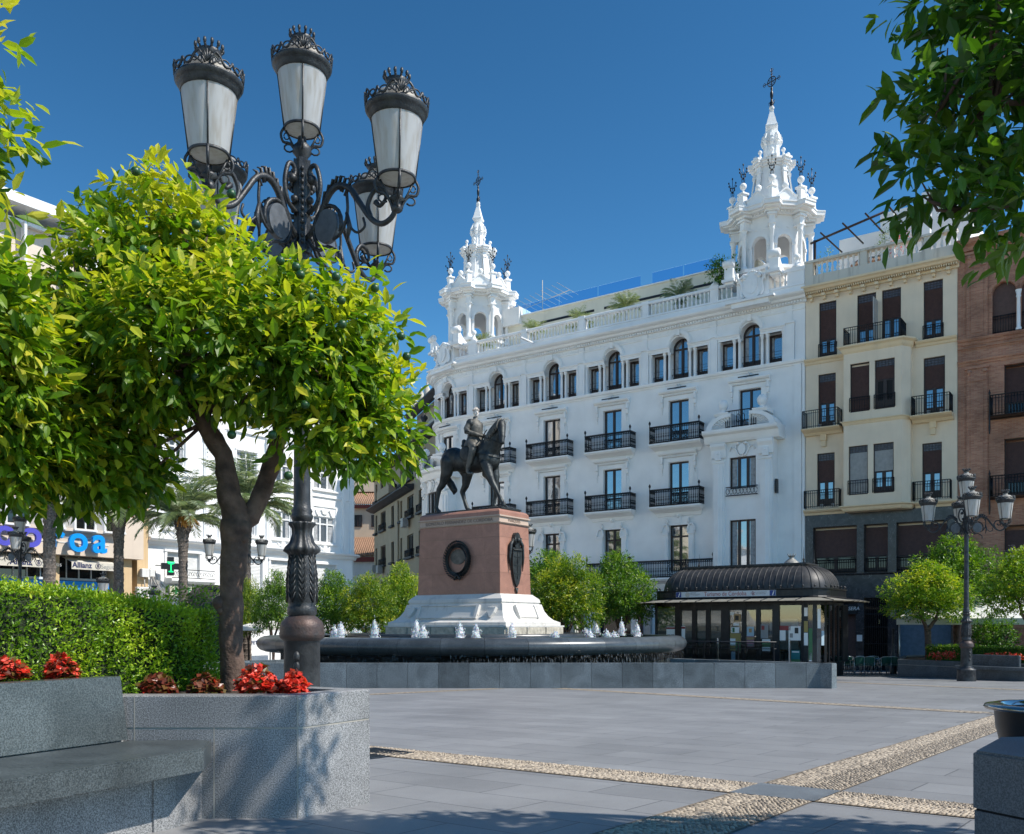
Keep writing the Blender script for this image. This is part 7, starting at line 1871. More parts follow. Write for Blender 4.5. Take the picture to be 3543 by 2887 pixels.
text('AYUNTAMIENTO\nDE CÓRDOBA', .065, flat(*GRY), sgn, (kx(1232, 0), -.038, 2.385 + kk), (R(90), 0, 0), 'sign_lettering', ext=.002)
for xa, xb in ((kx(235, 0), kx(350, 0)), (kx(1430, 0), kx(1570, 0))):
    mb = MB()
    for i in range(6): mb.box(xa, xb, -.02, 0, 2.28 + i * .035 + kk, 2.295 + i * .035 + kk)
    mb.build('vent_grille', M['kroof'], ki)
# raised platform and glass railing before the kiosk
pf = empty('ramp', (KO.x, KO.y, gz(KO.y)), AF, 'dark ramp with glass balustrade in front of the kiosk', 'ramp')
mb = MB(); mb.box(-9.0, -.6, -2.4, .1, -1.3 + kk, -.52 + kk); mb.build('platform', M['slabs'], pf)
for a, b in zip(lin(-8.6, -1.3, 5), lin(-8.6, -1.3, 5)[1:]):
    mb = MB(); mb.box(a + .03, b - .03, -2.3, -2.285, -.5 + kk, .28 + kk); mb.build('glass_panel', M['kglass'], pf)
mb = MB(); mb.tube([(-8.8, -2.3, .36 + kk), (-1.2, -2.3, .36 + kk)], .03, 6); mb.tube([(-8.8, -2.3, .1 + kk), (-1.2, -2.3, .1 + kk)], .012, 5)
for a in lin(-8.6, -1.3, 5): mb.box(a - .02, a + .02, -2.31, -2.27, -.52 + kk, .36 + kk)
mb.build('handrail', M['kblack'], pf)
for x in (-3.7, -.75): mb = MB(); mb.box(x, x + .05, -2.2, -2.15, -.52 + kk, .5 + kk); mb.build('steel_post', M['steel'], pf)
# ---------------------------------------------------------------- cafe furniture
M['green'] = mat('chair_green', (.02, .09, .06), .5, 0, .15, 9); M['alu'] = mat('aluminium', (.55, .56, .57), .3, .8, .05, 9); M['canvas'] = mat('white_canvas', (.74, .73, .69), .85, 0, .06, 4, .2, 12)
def chair():
    T = empty('cafe_chair', (0, 0, 0), 0, 'x', 'chair', 'green cafe chairs by the kiosk')
    mb = MB(); mb.bev(-.22, .22, -.22, .2, .42, .46, .02); mb.build('seat', M['green'], T)
    mb = MB()
    pts = [(-.24, .02, .66), (-.25, .16, .72), (-.18, .26, .8), (0, .29, .82), (.18, .26, .8), (.25, .16, .72), (.24, .02, .66)]
    for i in range(len(pts) - 1):
        a, b = pts[i], pts[i + 1]; lo = .5 if 1 <= i <= 4 else .62
        mb.add([a, b, (b[0] * .95, b[1] * .9, lo), (a[0] * .95, a[1] * .9, lo)], [(0, 1, 2, 3)])
    mb.build('backrest', M['green'], T)
    mb = MB(); mb.tube([(-.25, -.2, .64)] + pts + [(.25, -.2, .64)], .014, 6); mb.build('arm_frame', M['alu'], T)
    for sx in (-1, 1):
        for sy in (-1, 1): mb = MB(); mb.tube([(sx * .23, sy * .18, .64 if sy < 0 else .78), (sx * .22, sy * .2, .44), (sx * .25, sy * .26, 0)], .014, 5); mb.build('leg', M['alu'], T)
    return T
def pxg(px, y): return ((px - 1065) / 1902 * y, y, gz(y))
CH = [(1759, 41.0, 20), (1772, 42.0, 200), (1783, 40.4, 5), (1806, 40.6, -8), (1817, 41.9, 160), (1839, 40.6, 4), (1858, 40.9, -30), (1795, 42.3, 190)]
CLAB = ['leftmost green cafe chair beside the kiosk corner', 'green cafe chair behind the leftmost one, facing away', 'second front green cafe chair from the kiosk', 'third front green cafe chair, before a steel table', 'rear green chair turned sideways behind the third one', 'dark green chair in front of the slim lamp post', 'rightmost green chair next to the planter wall', 'rearmost green chair between the second and third ones']
c0 = chair()
for i, (px, y, a) in enumerate(CH):
    o = c0 if i == 0 else copy_tree(c0)
    o.location = pxg(px, y); o.rotation_euler = (0, 0, R(180 + a)); o['label'] = CLAB[i]
tb = empty('cafe_table', pxg(1822, 41.2), 0, 'square steel cafe table between the third and fourth chairs', 'table', 'cafe tables by the kiosk')
mb = MB(); mb.bev(-.35, .35, -.35, .35, .70, .73, .01); mb.build('tabletop', M['steel'], tb)
for sx in (-1, 1):
    for sy in (-1, 1): mb = MB(); mb.tube([(sx * .3, sy * .3, .7), (sx * .33, sy * .33, 0)], .014, 5); mb.build('leg', M['alu'], tb)
o = copy_tree(tb, None, pxg(1770, 41.2), R(10), 'square steel cafe table behind the leftmost chair')
def closed_parasol(px, y, h, label):
    T = empty('closed_parasol', pxg(px, y), 0, label, 'parasol', 'closed white parasols'); mb = MB(); K = 18; vs = []
    for r, z in ((.2, .75), (.24, .8), (.23, 1.2), (.2, 1.5), (.13, 2.0), (.07, h - .1), (.03, h)):
        for k in range(K): a = 2 * PI * k / K; q = r * (1 + .22 * (1 if k % 2 else -1)); vs.append((q * math.cos(a), q * math.sin(a), z))
    mb.add(vs, [(j * K + k, j * K + (k + 1) % K, (j + 1) * K + (k + 1) % K, (j + 1) * K + k) for j in range(6) for k in range(K)]); mb.build('canvas', M['canvas'], T)
    mb = MB(); mb.tube([(0, 0, 0), (0, 0, 1.0)], .03, 6); mb.lathe([(.3, 0), (.3, .08), (.05, .1)], 12); mb.build('pole', M['alu'], T)
closed_parasol(1243, 44, 2.7, 'tall closed white parasol between the two orange trees right of the monument'); closed_parasol(1292, 46.5, 2.6, 'closed white parasol beside the darker orange trunk'); closed_parasol(1197, 46, 2.75, 'closed white parasol just behind the yellowish orange trunk')
def parasol(px, y, w_, h, label, m='canvas', rz=20):
    T = empty('parasol', pxg(px, y), R(rz), label, 'parasol', 'open white parasols'); mb = MB(); r = w_ / 2
    vs = [(-r, -r, h - .45), (r, -r, h - .45), (r, r, h - .45), (-r, r, h - .45), (0, 0, h)] + [(-r, -r, h - .62), (r, -r, h - .62), (r, r, h - .62), (-r, r, h - .62)]
    mb.add(vs, [(0, 1, 4), (1, 2, 4), (2, 3, 4), (3, 0, 4), (5, 6, 1, 0), (6, 7, 2, 1), (7, 8, 3, 2), (8, 5, 0, 3)]); mb.build('canvas', M[m], T)
    mb = MB(); mb.tube([(0, 0, 0), (0, 0, h)], .035, 6); mb.build('pole', M['alu'], T)
parasol(760, 46, 2.6, 2.72, 'open white parasol under the yellow orange tree left of the monument'); parasol(800, 49, 2.8, 2.75, 'open white parasol touching the monument base on the left', rz=40)
parasol(682, 47, 2.8, 2.75, 'open pale parasol just right of the big lamp pedestal', rz=5); parasol(716, 50, 2.6, 2.65, 'open pale parasol behind the third orange tree', rz=30); parasol(562, 45, 3.2, 2.7, 'cream canvas parasol left of the big lamp pedestal')
gf = empty('green_screen', pxg(760, 48.5), R(-8), 'low green canvas screen under the white parasols', 'screen')
mb = MB(); mb.box(-1.7, 1.5, -.02, .02, .25, .95); mb.build('canvas', mat('green_canvas', (.01, .16, .07), .7), gf); mb = MB()
for x in (-1.7, -.6, .5, 1.5): mb.box(x - .02, x + .02, -.04, -.02, 0, 1.0)
mb.build('posts', M['kblack'], gf)
tn = empty('terrace_awning', (19.5, 40.0, gz(40)), AF, 'wide white canvas awning over the terrace at right', 'awning')
k = -gz(40)
mb = MB(); vs = [(-2.2, -1.5, 1.32 + k), (5.5, -1.5, 1.32 + k), (5.5, 2.2, 2.35 + k), (-2.2, 2.2, 2.35 + k), (-2.2, -1.5, 1.05 + k), (5.5, -1.5, 1.05 + k)]
mb.add(vs, [(0, 1, 2, 3), (4, 5, 1, 0)]); mb.add([(-2.2, -1.5, 1.05 + k), (-2.2, -1.5, 1.32 + k), (-2.2, 2.2, 2.35 + k), (-2.2, 2.2, 2.1 + k)], [(0, 1, 2, 3)]); mb.build('canvas', M['canvas'], tn)
mb = MB()
for x in (-2.1, 1.6, 5.3): mb.tube([(x, -1.4, 0), (x, -1.4, 1.3 + k)], .03, 6)
mb.build('posts', M['alu'], tn)
# dome of a second kiosk behind the hedge
kd = empty('round_kiosk', (-15.2, 46.5, gz(46.5)), 0, 'grey ribbed dome of a small kiosk behind the hedge left of the orange trunk', 'kiosk')
mb = MB(); mb.lathe([(1.5, 2.9), (1.5, 3.15), (1.55, 3.2), (1.5, 3.3), (1.35, 3.75), (1.0, 4.15), (.5, 4.38), (.001, 4.45)], 32); mb.build('dome', M['kroof'], kd)
mb = MB(); mb.lathe([(1.4, 0), (1.4, 2.9)], 24); mb.build('wall', M['kblack'], kd)
mb = MB()
for i in range(24): a = 2 * PI * i / 24; mb.tube([(r * math.cos(a), r * math.sin(a), z + .01) for r, z in ((1.5, 3.3), (1.35, 3.75), (1.0, 4.15), (.5, 4.38))], .014, 4)
mb.build('roof_ribs', M['kroof'], kd)
# right-hand planter and bench
PRt = [(15.6, 37.0), (18.3, 32.2), (27, 30.5), (29, 38), (22, 44), (17.75, 41.5)]
planter('planter', PRt, -.35, 'long dark granite planter in front of the terrace at right', matr=M['slabs'])
rb = empty('stone_bench', (17.35, 33.1, gz(33.1)), math.atan2(-4.8, 2.7), 'dark granite bench against the right planter beside the lamp base', 'bench')
mb = MB(); mb.bev(-1.1, 1.6, -.55, .0, .40, .52, .02); mb.build('seat', M['slabs'], rb); mb = MB(); mb.bev(-1.1, 1.1, -.1, .02, .52, .92, .02); mb.build('backrest', M['slabs'], rb); mb = MB(); mb.box(-1.0, 1.5, -.4, .0, 0, .4); mb.build('base', M['slabs'], rb)
# ================================================================ bronze rider
st = empty('equestrian_statue', (MX, MY, 5.235), AF, 'dark bronze horse walking with a pale-headed armoured rider on the pink pedestal', 'statue')
def capsule(mb, a, b, ra, rb, n=12, m=5):
    a, b = Vector(a), Vector(b); d = (b - a); L = d.length
    if L < 1e-6: mb.sph(a, ra, n, m + 3); return
    q = d.normalized().to_track_quat('Z', 'Y').to_matrix().to_4x4(); T0 = mb.T; mb.T = T0 @ Matrix.Translation(a) @ q
    prof = [(max(1e-4, ra * math.sin(PI / 2 * j / m)), -ra * math.cos(PI / 2 * j / m)) for j in range(m + 1)] + [(max(1e-4, rb * math.cos(PI / 2 * j / m)), L + rb * math.sin(PI / 2 * j / m)) for j in range(m + 1)]
    mb.lathe(prof, n); mb.T = T0
def ell(mb, c, r, ry=0.0, rz=0.0):
    T0 = mb.T; mb.T = T0 @ Matrix.Translation(c) @ Matrix.Rotation(rz, 4, 'Z') @ Matrix.Rotation(ry, 4, 'Y') @ Matrix.Diagonal((*r, 1)); mb.sph((0, 0, 0), 1, 18, 12); mb.T = T0
def chain(mb, pts, rs):
    for i in range(len(pts) - 1): capsule(mb, pts[i], pts[i + 1], rs[i], rs[i + 1])
def remesh(mb, name, m, parent, vox, it=6):
    o = mb.build(name, m, parent); r = o.modifiers.new('r', 'REMESH'); r.mode = 'VOXEL'; r.voxel_size = vox; r.use_smooth_shade = True
    s = o.modifiers.new('s', 'SMOOTH'); s.iterations = it; s.factor = .5
    dg = bpy.context.evaluated_depsgraph_get(); me = bpy.data.meshes.new_from_object(o.evaluated_get(dg)); o.modifiers.clear(); o.data = me; me.materials.clear()
    for mm in (m if isinstance(m, (list, tuple)) else [m]): me.materials.append(mm)
    me.polygons.foreach_set('use_smooth', [True] * len(me.polygons)); return o
HZ0 = .17
mb = MB()
# trunk
ell(mb, (-.95, 0, 1.88 + HZ0), (.52, .44, .46)); ell(mb, (-.45, 0, 1.78 + HZ0), (.62, .42, .44)); ell(mb, (.1, 0, 1.72 + HZ0), (.6, .43, .46)); ell(mb, (.62, 0, 1.78 + HZ0), (.45, .40, .52), .1); ell(mb, (.86, 0, 1.66 + HZ0), (.28, .34, .36)); ell(mb, (.45, 0, 2.08 + HZ0), (.4, .2, .2)); ell(mb, (-1.15, 0, 1.9 + HZ0), (.3, .38, .36))
ell(mb, (-.9, -.2, 1.95 + HZ0), (.4, .24, .33)); ell(mb, (-.9, .2, 1.95 + HZ0), (.4, .24, .33)); ell(mb, (.8, -.2, 1.72 + HZ0), (.2, .2, .3)); ell(mb, (.8, .2, 1.72 + HZ0), (.2, .2, .3))
# neck arching up and turned towards the viewer
chain(mb, [(.55, 0, 1.95 + HZ0), (.85, -.02, 2.3 + HZ0), (1.12, -.06, 2.68 + HZ0), (1.34, -.14, 2.9 + HZ0)], [.40, .32, .25, .18])
chain(mb, [(.7, 0, 1.75 + HZ0), (1.0, -.03, 2.15 + HZ0), (1.25, -.09, 2.5 + HZ0), (1.38, -.16, 2.72 + HZ0)], [.32, .26, .2, .15])
# head
chain(mb, [(1.38, -.16, 2.9 + HZ0), (1.5, -.27, 2.68 + HZ0), (1.58, -.36, 2.42 + HZ0), (1.62, -.42, 2.22 + HZ0)], [.18, .155, .12, .10])
ell(mb, (1.42, -.2, 2.72 + HZ0), (.155, .14, .18)); ell(mb, (1.63, -.43, 2.17 + HZ0), (.10, .10, .09)); capsule(mb, (1.5, -.3, 2.5 + HZ0), (1.56, -.36, 2.2 + HZ0), .09, .06)
ell(mb, (1.46, -.22, 2.62 + HZ0), (.14, .13, .15)); 
for s in (-1, 1):
    ell(mb, (1.52 + s * .075, -.27 + s * .085, 2.78 + HZ0), (.035, .035, .045)); ell(mb, (1.65 + s * .04, -.45 + s * .05, 2.22 + HZ0), (.03, .03, .03))
    p = Vector((1.38 + s * .09, -.16 + s * .075, 3.0 + HZ0)); capsule(mb, p, p + Vector((.02, -.02, .17)), .05, .014, 8)
# legs: lateral y = -.2 near side (towards the viewer), +.2 far side
def leg(pts, rs): chain(mb, pts, rs)
leg([(-1.05, -.22, 1.75 + HZ0), (-1.12, -.24, 1.36 + HZ0), (-1.34, -.22, 1.1), (-1.52, -.22, .92), (-1.58, -.22, .6), (-1.66, -.22, .24), (-1.56, -.22, .1)], [.32, .23, .14, .105, .075, .085, .07])
leg([(-.75, .22, 1.75 + HZ0), (-.5, .24, 1.3 + HZ0), (-.56, .22, 1.05), (-.72, .22, .82), (-.62, .22, .5), (-.5, .22, .2), (-.43, .22, .1)], [.30, .22, .14, .105, .075, .085, .07])
leg([(.75, .2, 1.5 + HZ0), (.86, .2, 1.1 + HZ0), (.88, .2, .98), (.9, .2, .68), (.85, .2, .45), (.80, .2, .22), (.88, .2, .09)], [.22, .17, .12, .105, .07, .08, .07])
leg([(.72, -.2, 1.5 + HZ0), (.84, -.23, 1.22 + HZ0), (1.05, -.24, .95), (1.2, -.24, .74), (1.34, -.24, .5), (1.47, -.24, .27), (1.5, -.24, .17)], [.24, .19, .13, .105, .07, .08, .06])
for x, y, z, t in ((-1.52, -.22, 0, 0), (-.38, .22, 0, 0), (.92, .2, 0, 0), (1.55, -.24, .06, .25)): 
    T0 = mb.T; mb.T = Matrix.Translation((x, y, z)) @ Matrix.Rotation(t, 4, 'Y'); mb.lathe([(.115, 0), (.105, .05), (.075, .13), (.05, .16)], 12); mb.T = T0
remesh(mb, 'horse_body', M['bronze'], st, .026, 5)
# tail
mb = MB(); chain(mb, [(-1.38, .02, 2.05 + HZ0), (-1.52, .06, 1.85 + HZ0), (-1.45, .12, 1.45), (-1.25, .18, 1.15), (-1.1, .2, .92), (-1.12, .2, .78)], [.08, .11, .13, .15, .13, .05]); remesh(mb, 'tail', M['bronze'], st, .03, 4)
mb = MB()                                               # mane locks
for i in range(34):
    t = i / 33; x = .55 + .82 * t; z = 2.32 + .82 * t + .1 * math.sin(t * PI) + HZ0; y = -.02 - .12 * t
    s = -1 if i % 4 else 1
    mb.tube(crv([(x, y, z - .03), (x - .04 + .04 * t, y + s * .17, z - .13), (x - .02, y + s * .25, z - .32 - .06 * math.sin(i * 2.1)), (x + .03, y + s * .24, z - .45)], 3), [.05, .05, .05, .05, .045, .045, .04, .035, .025, .01], 5)
mb.tube([(1.38, -.18, 3.05 + HZ0), (1.46, -.26, 2.95 + HZ0), (1.5, -.3, 2.8 + HZ0)], [.05, .045, .01], 6); mb.build('mane', M['bronzelight'], st)
mb = MB()                                               # bridle, reins, breast strap, saddle
def arc(c, u, v, r, n=14, a0=0, a1=2 * PI): return [Vector(c) + Vector(u) * r * math.cos(t) + Vector(v) * r * math.sin(t) for t in lin(a0, a1, n)]
mb.tube(arc((1.57, -.35, 2.4 + HZ0), (.8, .6, 0), (.5, -.5, .35), .118), .016, 4); mb.tube(arc((1.42, -.2, 2.86 + HZ0), (.8, .6, 0), (.3, -.3, .75), .165), .016, 4)
for s in (-1, 1): mb.tube([(1.42 + s * .1, -.2 + s * .11, 2.9 + HZ0), (1.55 + s * .07, -.34 + s * .08, 2.38 + HZ0), (1.57 + s * .06, -.36 + s * .07, 2.15 + HZ0), (1.56 + s * .06, -.36 + s * .07, 1.98 + HZ0)], .014, 4)
mb.sph((1.57, -.4, 1.93 + HZ0), .045, 8, 6)
for s in (-1, 1): mb.tube([(1.57 + s * .06, -.38 + s * .08, 2.18 + HZ0), (1.2, -.15 + s * .28, 2.3 + HZ0), (.8, s * .3 - .05, 2.45 + HZ0), (.55, -.1, 2.52 + HZ0)], .014, 4)
mb.tube([(.35, -.44, 1.95 + HZ0), (.75, -.42, 1.85 + HZ0), (1.05, -.25, 1.75 + HZ0), (1.16, 0, 1.72 + HZ0), (1.05, .25, 1.75 + HZ0), (.75, .42, 1.85 + HZ0)], .028, 5, flat=.5)
mb.build('harness', M['bronze'], st)
mb = MB(); ell(mb, (0, 0, 2.13 + HZ0), (.42, .36, .14)); capsule(mb, (-.36, -.22, 2.3 + HZ0), (-.36, .22, 2.3 + HZ0), .07, .07); capsule(mb, (-.38, 0, 2.2 + HZ0), (-.46, 0, 2.5 + HZ0), .16, .1); capsule(mb, (.36, -.14, 2.28 + HZ0), (.36, .14, 2.28 + HZ0), .07, .07)
ell(mb, (-.05, -.42, 1.95 + HZ0), (.3, .05, .3)); ell(mb, (-.05, .42, 1.95 + HZ0), (.3, .05, .3)); remesh(mb, 'saddle', M['bronze'], st, .03, 4)
# rider: one continuous body
S = HZ0
mb = MB()
ell(mb, (.0, 0, 2.42 + S), (.24, .27, .2)); chain(mb, [(.0, 0, 2.45 + S), (.02, 0, 2.72 + S), (.06, 0, 3.0 + S), (.07, 0, 3.16 + S)], [.22, .19, .235, .17]); ell(mb, (.06, 0, 3.02 + S), (.2, .3, .2)); ell(mb, (.0, 0, 2.3 + S), (.32, .38, .12))
chain(mb, [(.07, 0, 3.2 + S), (.08, 0, 3.32 + S)], [.11, .095])
for s in (-1, 1): chain(mb, [(.05, s * .27, 3.12 + S), (-.02, s * .40, 2.88 + S), (.0, s * .40, 2.76 + S), (.28, s * .25, 2.66 + S), (.46, s * .1, 2.6 + S)], [.135, .115, .10, .085, .06])
for s in (-1, 1): chain(mb, [(.02, s * .2, 2.38 + S), (.3, s * .44, 2.2 + S), (.33, s * .48, 2.0 + S), (.22, s * .50, 1.7 + S), (.12, s * .5, 1.42 + S), (.1, s * .5, 1.26 + S), (.22, s * .52, 1.16 + S), (.36, s * .54, 1.15 + S)], [.2, .155, .13, .115, .085, .07, .07, .05])
remesh(mb, 'rider_body', [M['bronzelight']], st, .02, 3)
mb = MB()                                               # armour: pleated tunic, belt, skirt of plates, pauldrons
K = 36; vs = []
for r, ry, z in ((.15, .18, 3.25), (.255, .325, 3.1), (.27, .325, 2.92), (.225, .265, 2.74), (.235, .27, 2.66)):
    for k in range(K): a = 2 * PI * k / K; q = 1 + (.05 if k % 2 else -.04); vs.append((.055 + r * q * math.cos(a), ry * q * math.sin(a), z + S))
mb.add(vs, [(j * K + k, (j + 1) * K + k, (j + 1) * K + (k + 1) % K, j * K + (k + 1) % K) for j in range(4) for k in range(K)], True)
mb.tube([(.04 + .235 * math.cos(t), .265 * math.sin(t), 2.66 + S) for t in lin(0, 2 * PI, 24)], .03, 5); vs = []
for r, ry, z in ((.25, .28, 2.66), (.29, .33, 2.5), (.36, .44, 2.34), (.37, .48, 2.22)):
    for k in range(K): a = 2 * PI * k / K; q = 1 + (.05 if k % 3 else -.04); vs.append((.06 + r * q * math.cos(a), ry * q * math.sin(a), z + S))
mb.add(vs, [(j * K + k, (j + 1) * K + k, (j + 1) * K + (k + 1) % K, j * K + (k + 1) % K) for j in range(3) for k in range(K)], True)
mb.build('tunic', M['bronzelight'], st)
mb = MB()
for s in (-1, 1):
    ell(mb, (.05, s * .30, 3.08 + S), (.15, .125, .17)); ell(mb, (.33, s * .47, 2.14 + S), (.13, .12, .13)); mb.tube([(.0, s * .40, 2.8 + S), (.02, s * .40, 2.72 + S)], .12, 10); mb.tube([(.12, s * .34, 2.70 + S), (.14, s * .33, 2.69 + S)], .11, 10)
mb.tube([(-.05, .3, 2.55 + S), (-.5, .5, 2.1 + S), (-.8, .55, 1.7 + S)], [.03, .035, .02], 6); mb.build('armour_plates', M['bronze'], st)
for s in (-1, 1):                                       # gauntlets with five fingers round the reins
    mb = MB(); h = Vector((.5, s * .06, 2.58 + S)); ell(mb, h, (.075, .045, .055))
    for i, (dy, L_) in enumerate(((-.035, .07), (-.012, .08), (.012, .078), (.035, .065))):
        b = h + Vector((.05, 0, dy)); mb.tube([b, b + Vector((L_ * .6, -s * .01, .005)), b + Vector((L_ * .7, -s * .04, -.03)), b + Vector((L_ * .3, -s * .055, -.045))], [.017, .016, .015, .012], 6)
    mb.tube([h + Vector((.0, -s * .03, .045)), h + Vector((.05, -s * .05, .055)), h + Vector((.085, -s * .045, .03))], [.018, .017, .013], 6); mb.build('hand', M['bronze'], st)
mb = MB(); mb.tube([(.5, -.06, 2.6 + S), (.7, -.2, 2.7 + S), (.85, -.3, 2.74 + S)], [.022, .022, .018], 6); mb.build('baton', M['bronze'], st)
for s in (-1, 1):
    mb = MB(); mb.tube([(.05, s * .45, 2.1 + S), (.25, s * .56, 1.12 + S)], .014, 4); mb.tube([(.14, s * .58, 1.12 + S), (.34, s * .58, 1.1 + S), (.25, s * .56, 1.3 + S), (.16, s * .56, 1.12 + S)], .02, 5); mb.build('stirrup', M['bronze'], st)
M['stonehead'] = mat('pale_marble_head', (.62, .56, .50), .55, 0, .12, 14, .1, 60)
# head, looking to the right and a little towards the square
mb = MB(Matrix.Translation((.10, 0, 3.52 + S)) @ Matrix.Rotation(R(-28), 4, 'Z') @ Matrix.Scale(1.18, 4))
ell(mb, (0, 0, .03), (.105, .085, .125)); ell(mb, (.03, 0, -.05), (.075, .068, .09)); capsule(mb, (-.01, 0, -.1), (-.02, 0, -.2), .06, .065); ell(mb, (.075, 0, -.1), (.03, .035, .028)); capsule(mb, (.1, 0, .02), (.122, 0, -.03), .012, .018)
capsule(mb, (.085, -.05, .04), (.095, .05, .04), .014, .014); ell(mb, (.098, 0, -.068), (.012, .025, .008)); ell(mb, (.093, 0, -.083), (.012, .022, .008))
for s in (-1, 1): ell(mb, (.0, s * .088, 0), (.022, .012, .034)); ell(mb, (.085, s * .035, .018), (.014, .018, .01)); ell(mb, (.06, s * .05, -.03), (.03, .02, .03))
hd = remesh(mb, 'head', M['stonehead'], st, .0085, 2)
mb = MB(Matrix.Translation((.10, 0, 3.52 + S)) @ Matrix.Rotation(R(-28), 4, 'Z') @ Matrix.Scale(1.18, 4))
for i in range(70):
    a = rnd.random() * 2 * PI; e = .25 + rnd.random() * 1.2; d = Vector((math.cos(a) * math.cos(e) - .12, math.sin(a) * math.cos(e), math.sin(e)))
    p = Vector((0, 0, .03)) + Vector((d.x * .108, d.y * .09, d.z * .13)); 
    if p.x > .085 and p.z < .1: continue
    mb.tube([p, p + Vector((.01, .0, .012)), p + Vector((.02 * math.cos(i), .02 * math.sin(i), -.01))], [.02, .018, .01], 5)
for i in range(26):
    a = 2 * PI * i / 26; mb.tube([(.115 * math.cos(a), .095 * math.sin(a), .075), (.12 * math.cos(a + .12), .1 * math.sin(a + .12), .115)], [.014, .004], 4)
mb.build('laurel_hair', M['stonehead'], hd)
mb = MB(); mb.box(-1.85, 1.75, -.62, .62, 0, .07); mb.bev(-1.8, 1.7, -.55, .55, .07, .0701, .01)
for i in range(26): ell(mb, (1.0 + rnd.random() * .7, -.5 + rnd.random() * .6, .08), (.1, .05, .03), 0, rnd.random() * 3)
mb.build('plinth', M['bronze'], st)
for ch in [c for c in bpy.data.objects if c.parent == st and not c.name.startswith('plinth')]: ch.location.z += .075

# clerk seated behind the kiosk glass
pp = empty('person', (KO.x, KO.y, 0), AF, 'person with dark hair and pale shirt seated inside the kiosk, seen through the glass', 'person')
M['skin'] = mat('skin', (.42, .24, .16), .55); M['shirt'] = mat('pale_shirt', (.5, .5, .52), .8); M['hair'] = mat('dark_hair', (.02, .014, .01), .6)
xk = kx(1452, 1.2); B0 = Matrix.Translation((xk, 1.25, -.5)) @ Matrix.Rotation(R(200), 4, 'Z'); mb = MB(B0)
chain(mb, [(0, 0, .5), (0, 0, .75), (0, 0, .98)], [.15, .14, .15]); chain(mb, [(0, 0, 1.05), (.01, 0, 1.2)], [.05, .05]); ell(mb, (.02, 0, 1.28), (.095, .078, .12)); capsule(mb, (.11, 0, 1.28), (.125, 0, 1.25), .012, .014)
for s in (-1, 1):
    chain(mb, [(0, s * .17, 1.0), (.03, s * .23, .76), (.2, s * .18, .64), (.36, s * .1, .68)], [.06, .05, .042, .03]); chain(mb, [(0, s * .1, .5), (.42, s * .12, .5), (.42, s * .12, .08), (.52, s * .13, .04)], [.09, .07, .05, .04])
    for q in range(5): mb.tube([(.38, s * (.08 + .012 * q), .68), (.43 + .01 * (q % 3), s * (.07 + .014 * q), .66)], .009, 5)
remesh(mb, 'body', M['skin'], pp, .014, 2)
mb = MB(B0); chain(mb, [(0, 0, .5), (0, 0, .75), (0, 0, .99)], [.165, .158, .165])
for s in (-1, 1): chain(mb, [(0, s * .17, 1.0), (.02, s * .22, .82)], [.075, .068])
remesh(mb, 'shirt', M['shirt'], pp, .02, 2)
mb = MB(B0); ell(mb, (-.012, 0, 1.31), (.10, .088, .115)); ell(mb, (-.06, 0, 1.2), (.06, .08, .12)); remesh(mb, 'hair', M['hair'], pp, .014, 2)
mb = MB(B0); mb.box(-.2, .2, -.2, .2, .36, .41); mb.box(-.22, -.18, -.2, .2, .41, .85); mb.tube([(0, 0, 0), (0, 0, .36)], .03, 6)
oc = mb.build('office_chair', M['kblack'], None, (KO.x, KO.y, 0), (0, 0, AF)); tag(oc, 'black office chair under the person inside the kiosk', 'chair')
# ================================================================ vegetation
rg = np.random.default_rng(11)
def unit(v): return v / np.maximum(1e-9, np.linalg.norm(v, axis=-1, keepdims=True))
LEAF8 = (np.array([[0, 0, 0], [.30, .17, .03], [.30, 0, -.015], [.30, -.17, .03], [.68, .15, .0], [.68, 0, -.05], [.68, -.15, .0], [1, 0, -.14]]) * [1, 1.12, 1],
         [(0, 2, 1), (0, 3, 2), (1, 2, 5), (1, 5, 4), (2, 3, 6), (2, 6, 5), (4, 5, 7), (5, 6, 7)])
LEAF4 = (np.array([[0, 0, 0], [.45, .22, .04], [1, 0, -.06], [.45, -.22, .04]]), [(0, 2, 1), (0, 3, 2)])
def leaves(P, D, U, S, tmpl):
    X = unit(D); Z = unit(U - (U * X).sum(1, keepdims=True) * X); Y = np.cross(Z, X)
    T, F = tmpl; k = len(T)
    V = P[:, None, :] + S[:, None, None] * (T[None, :, 0:1] * X[:, None, :] + T[None, :, 1:2] * Y[:, None, :] + T[None, :, 2:3] * Z[:, None, :])
    FF = (np.array(F)[None] + (np.arange(len(P)) * k)[:, None, None]).reshape(-1, 3)
    return V.reshape(-1, 3), FF, k
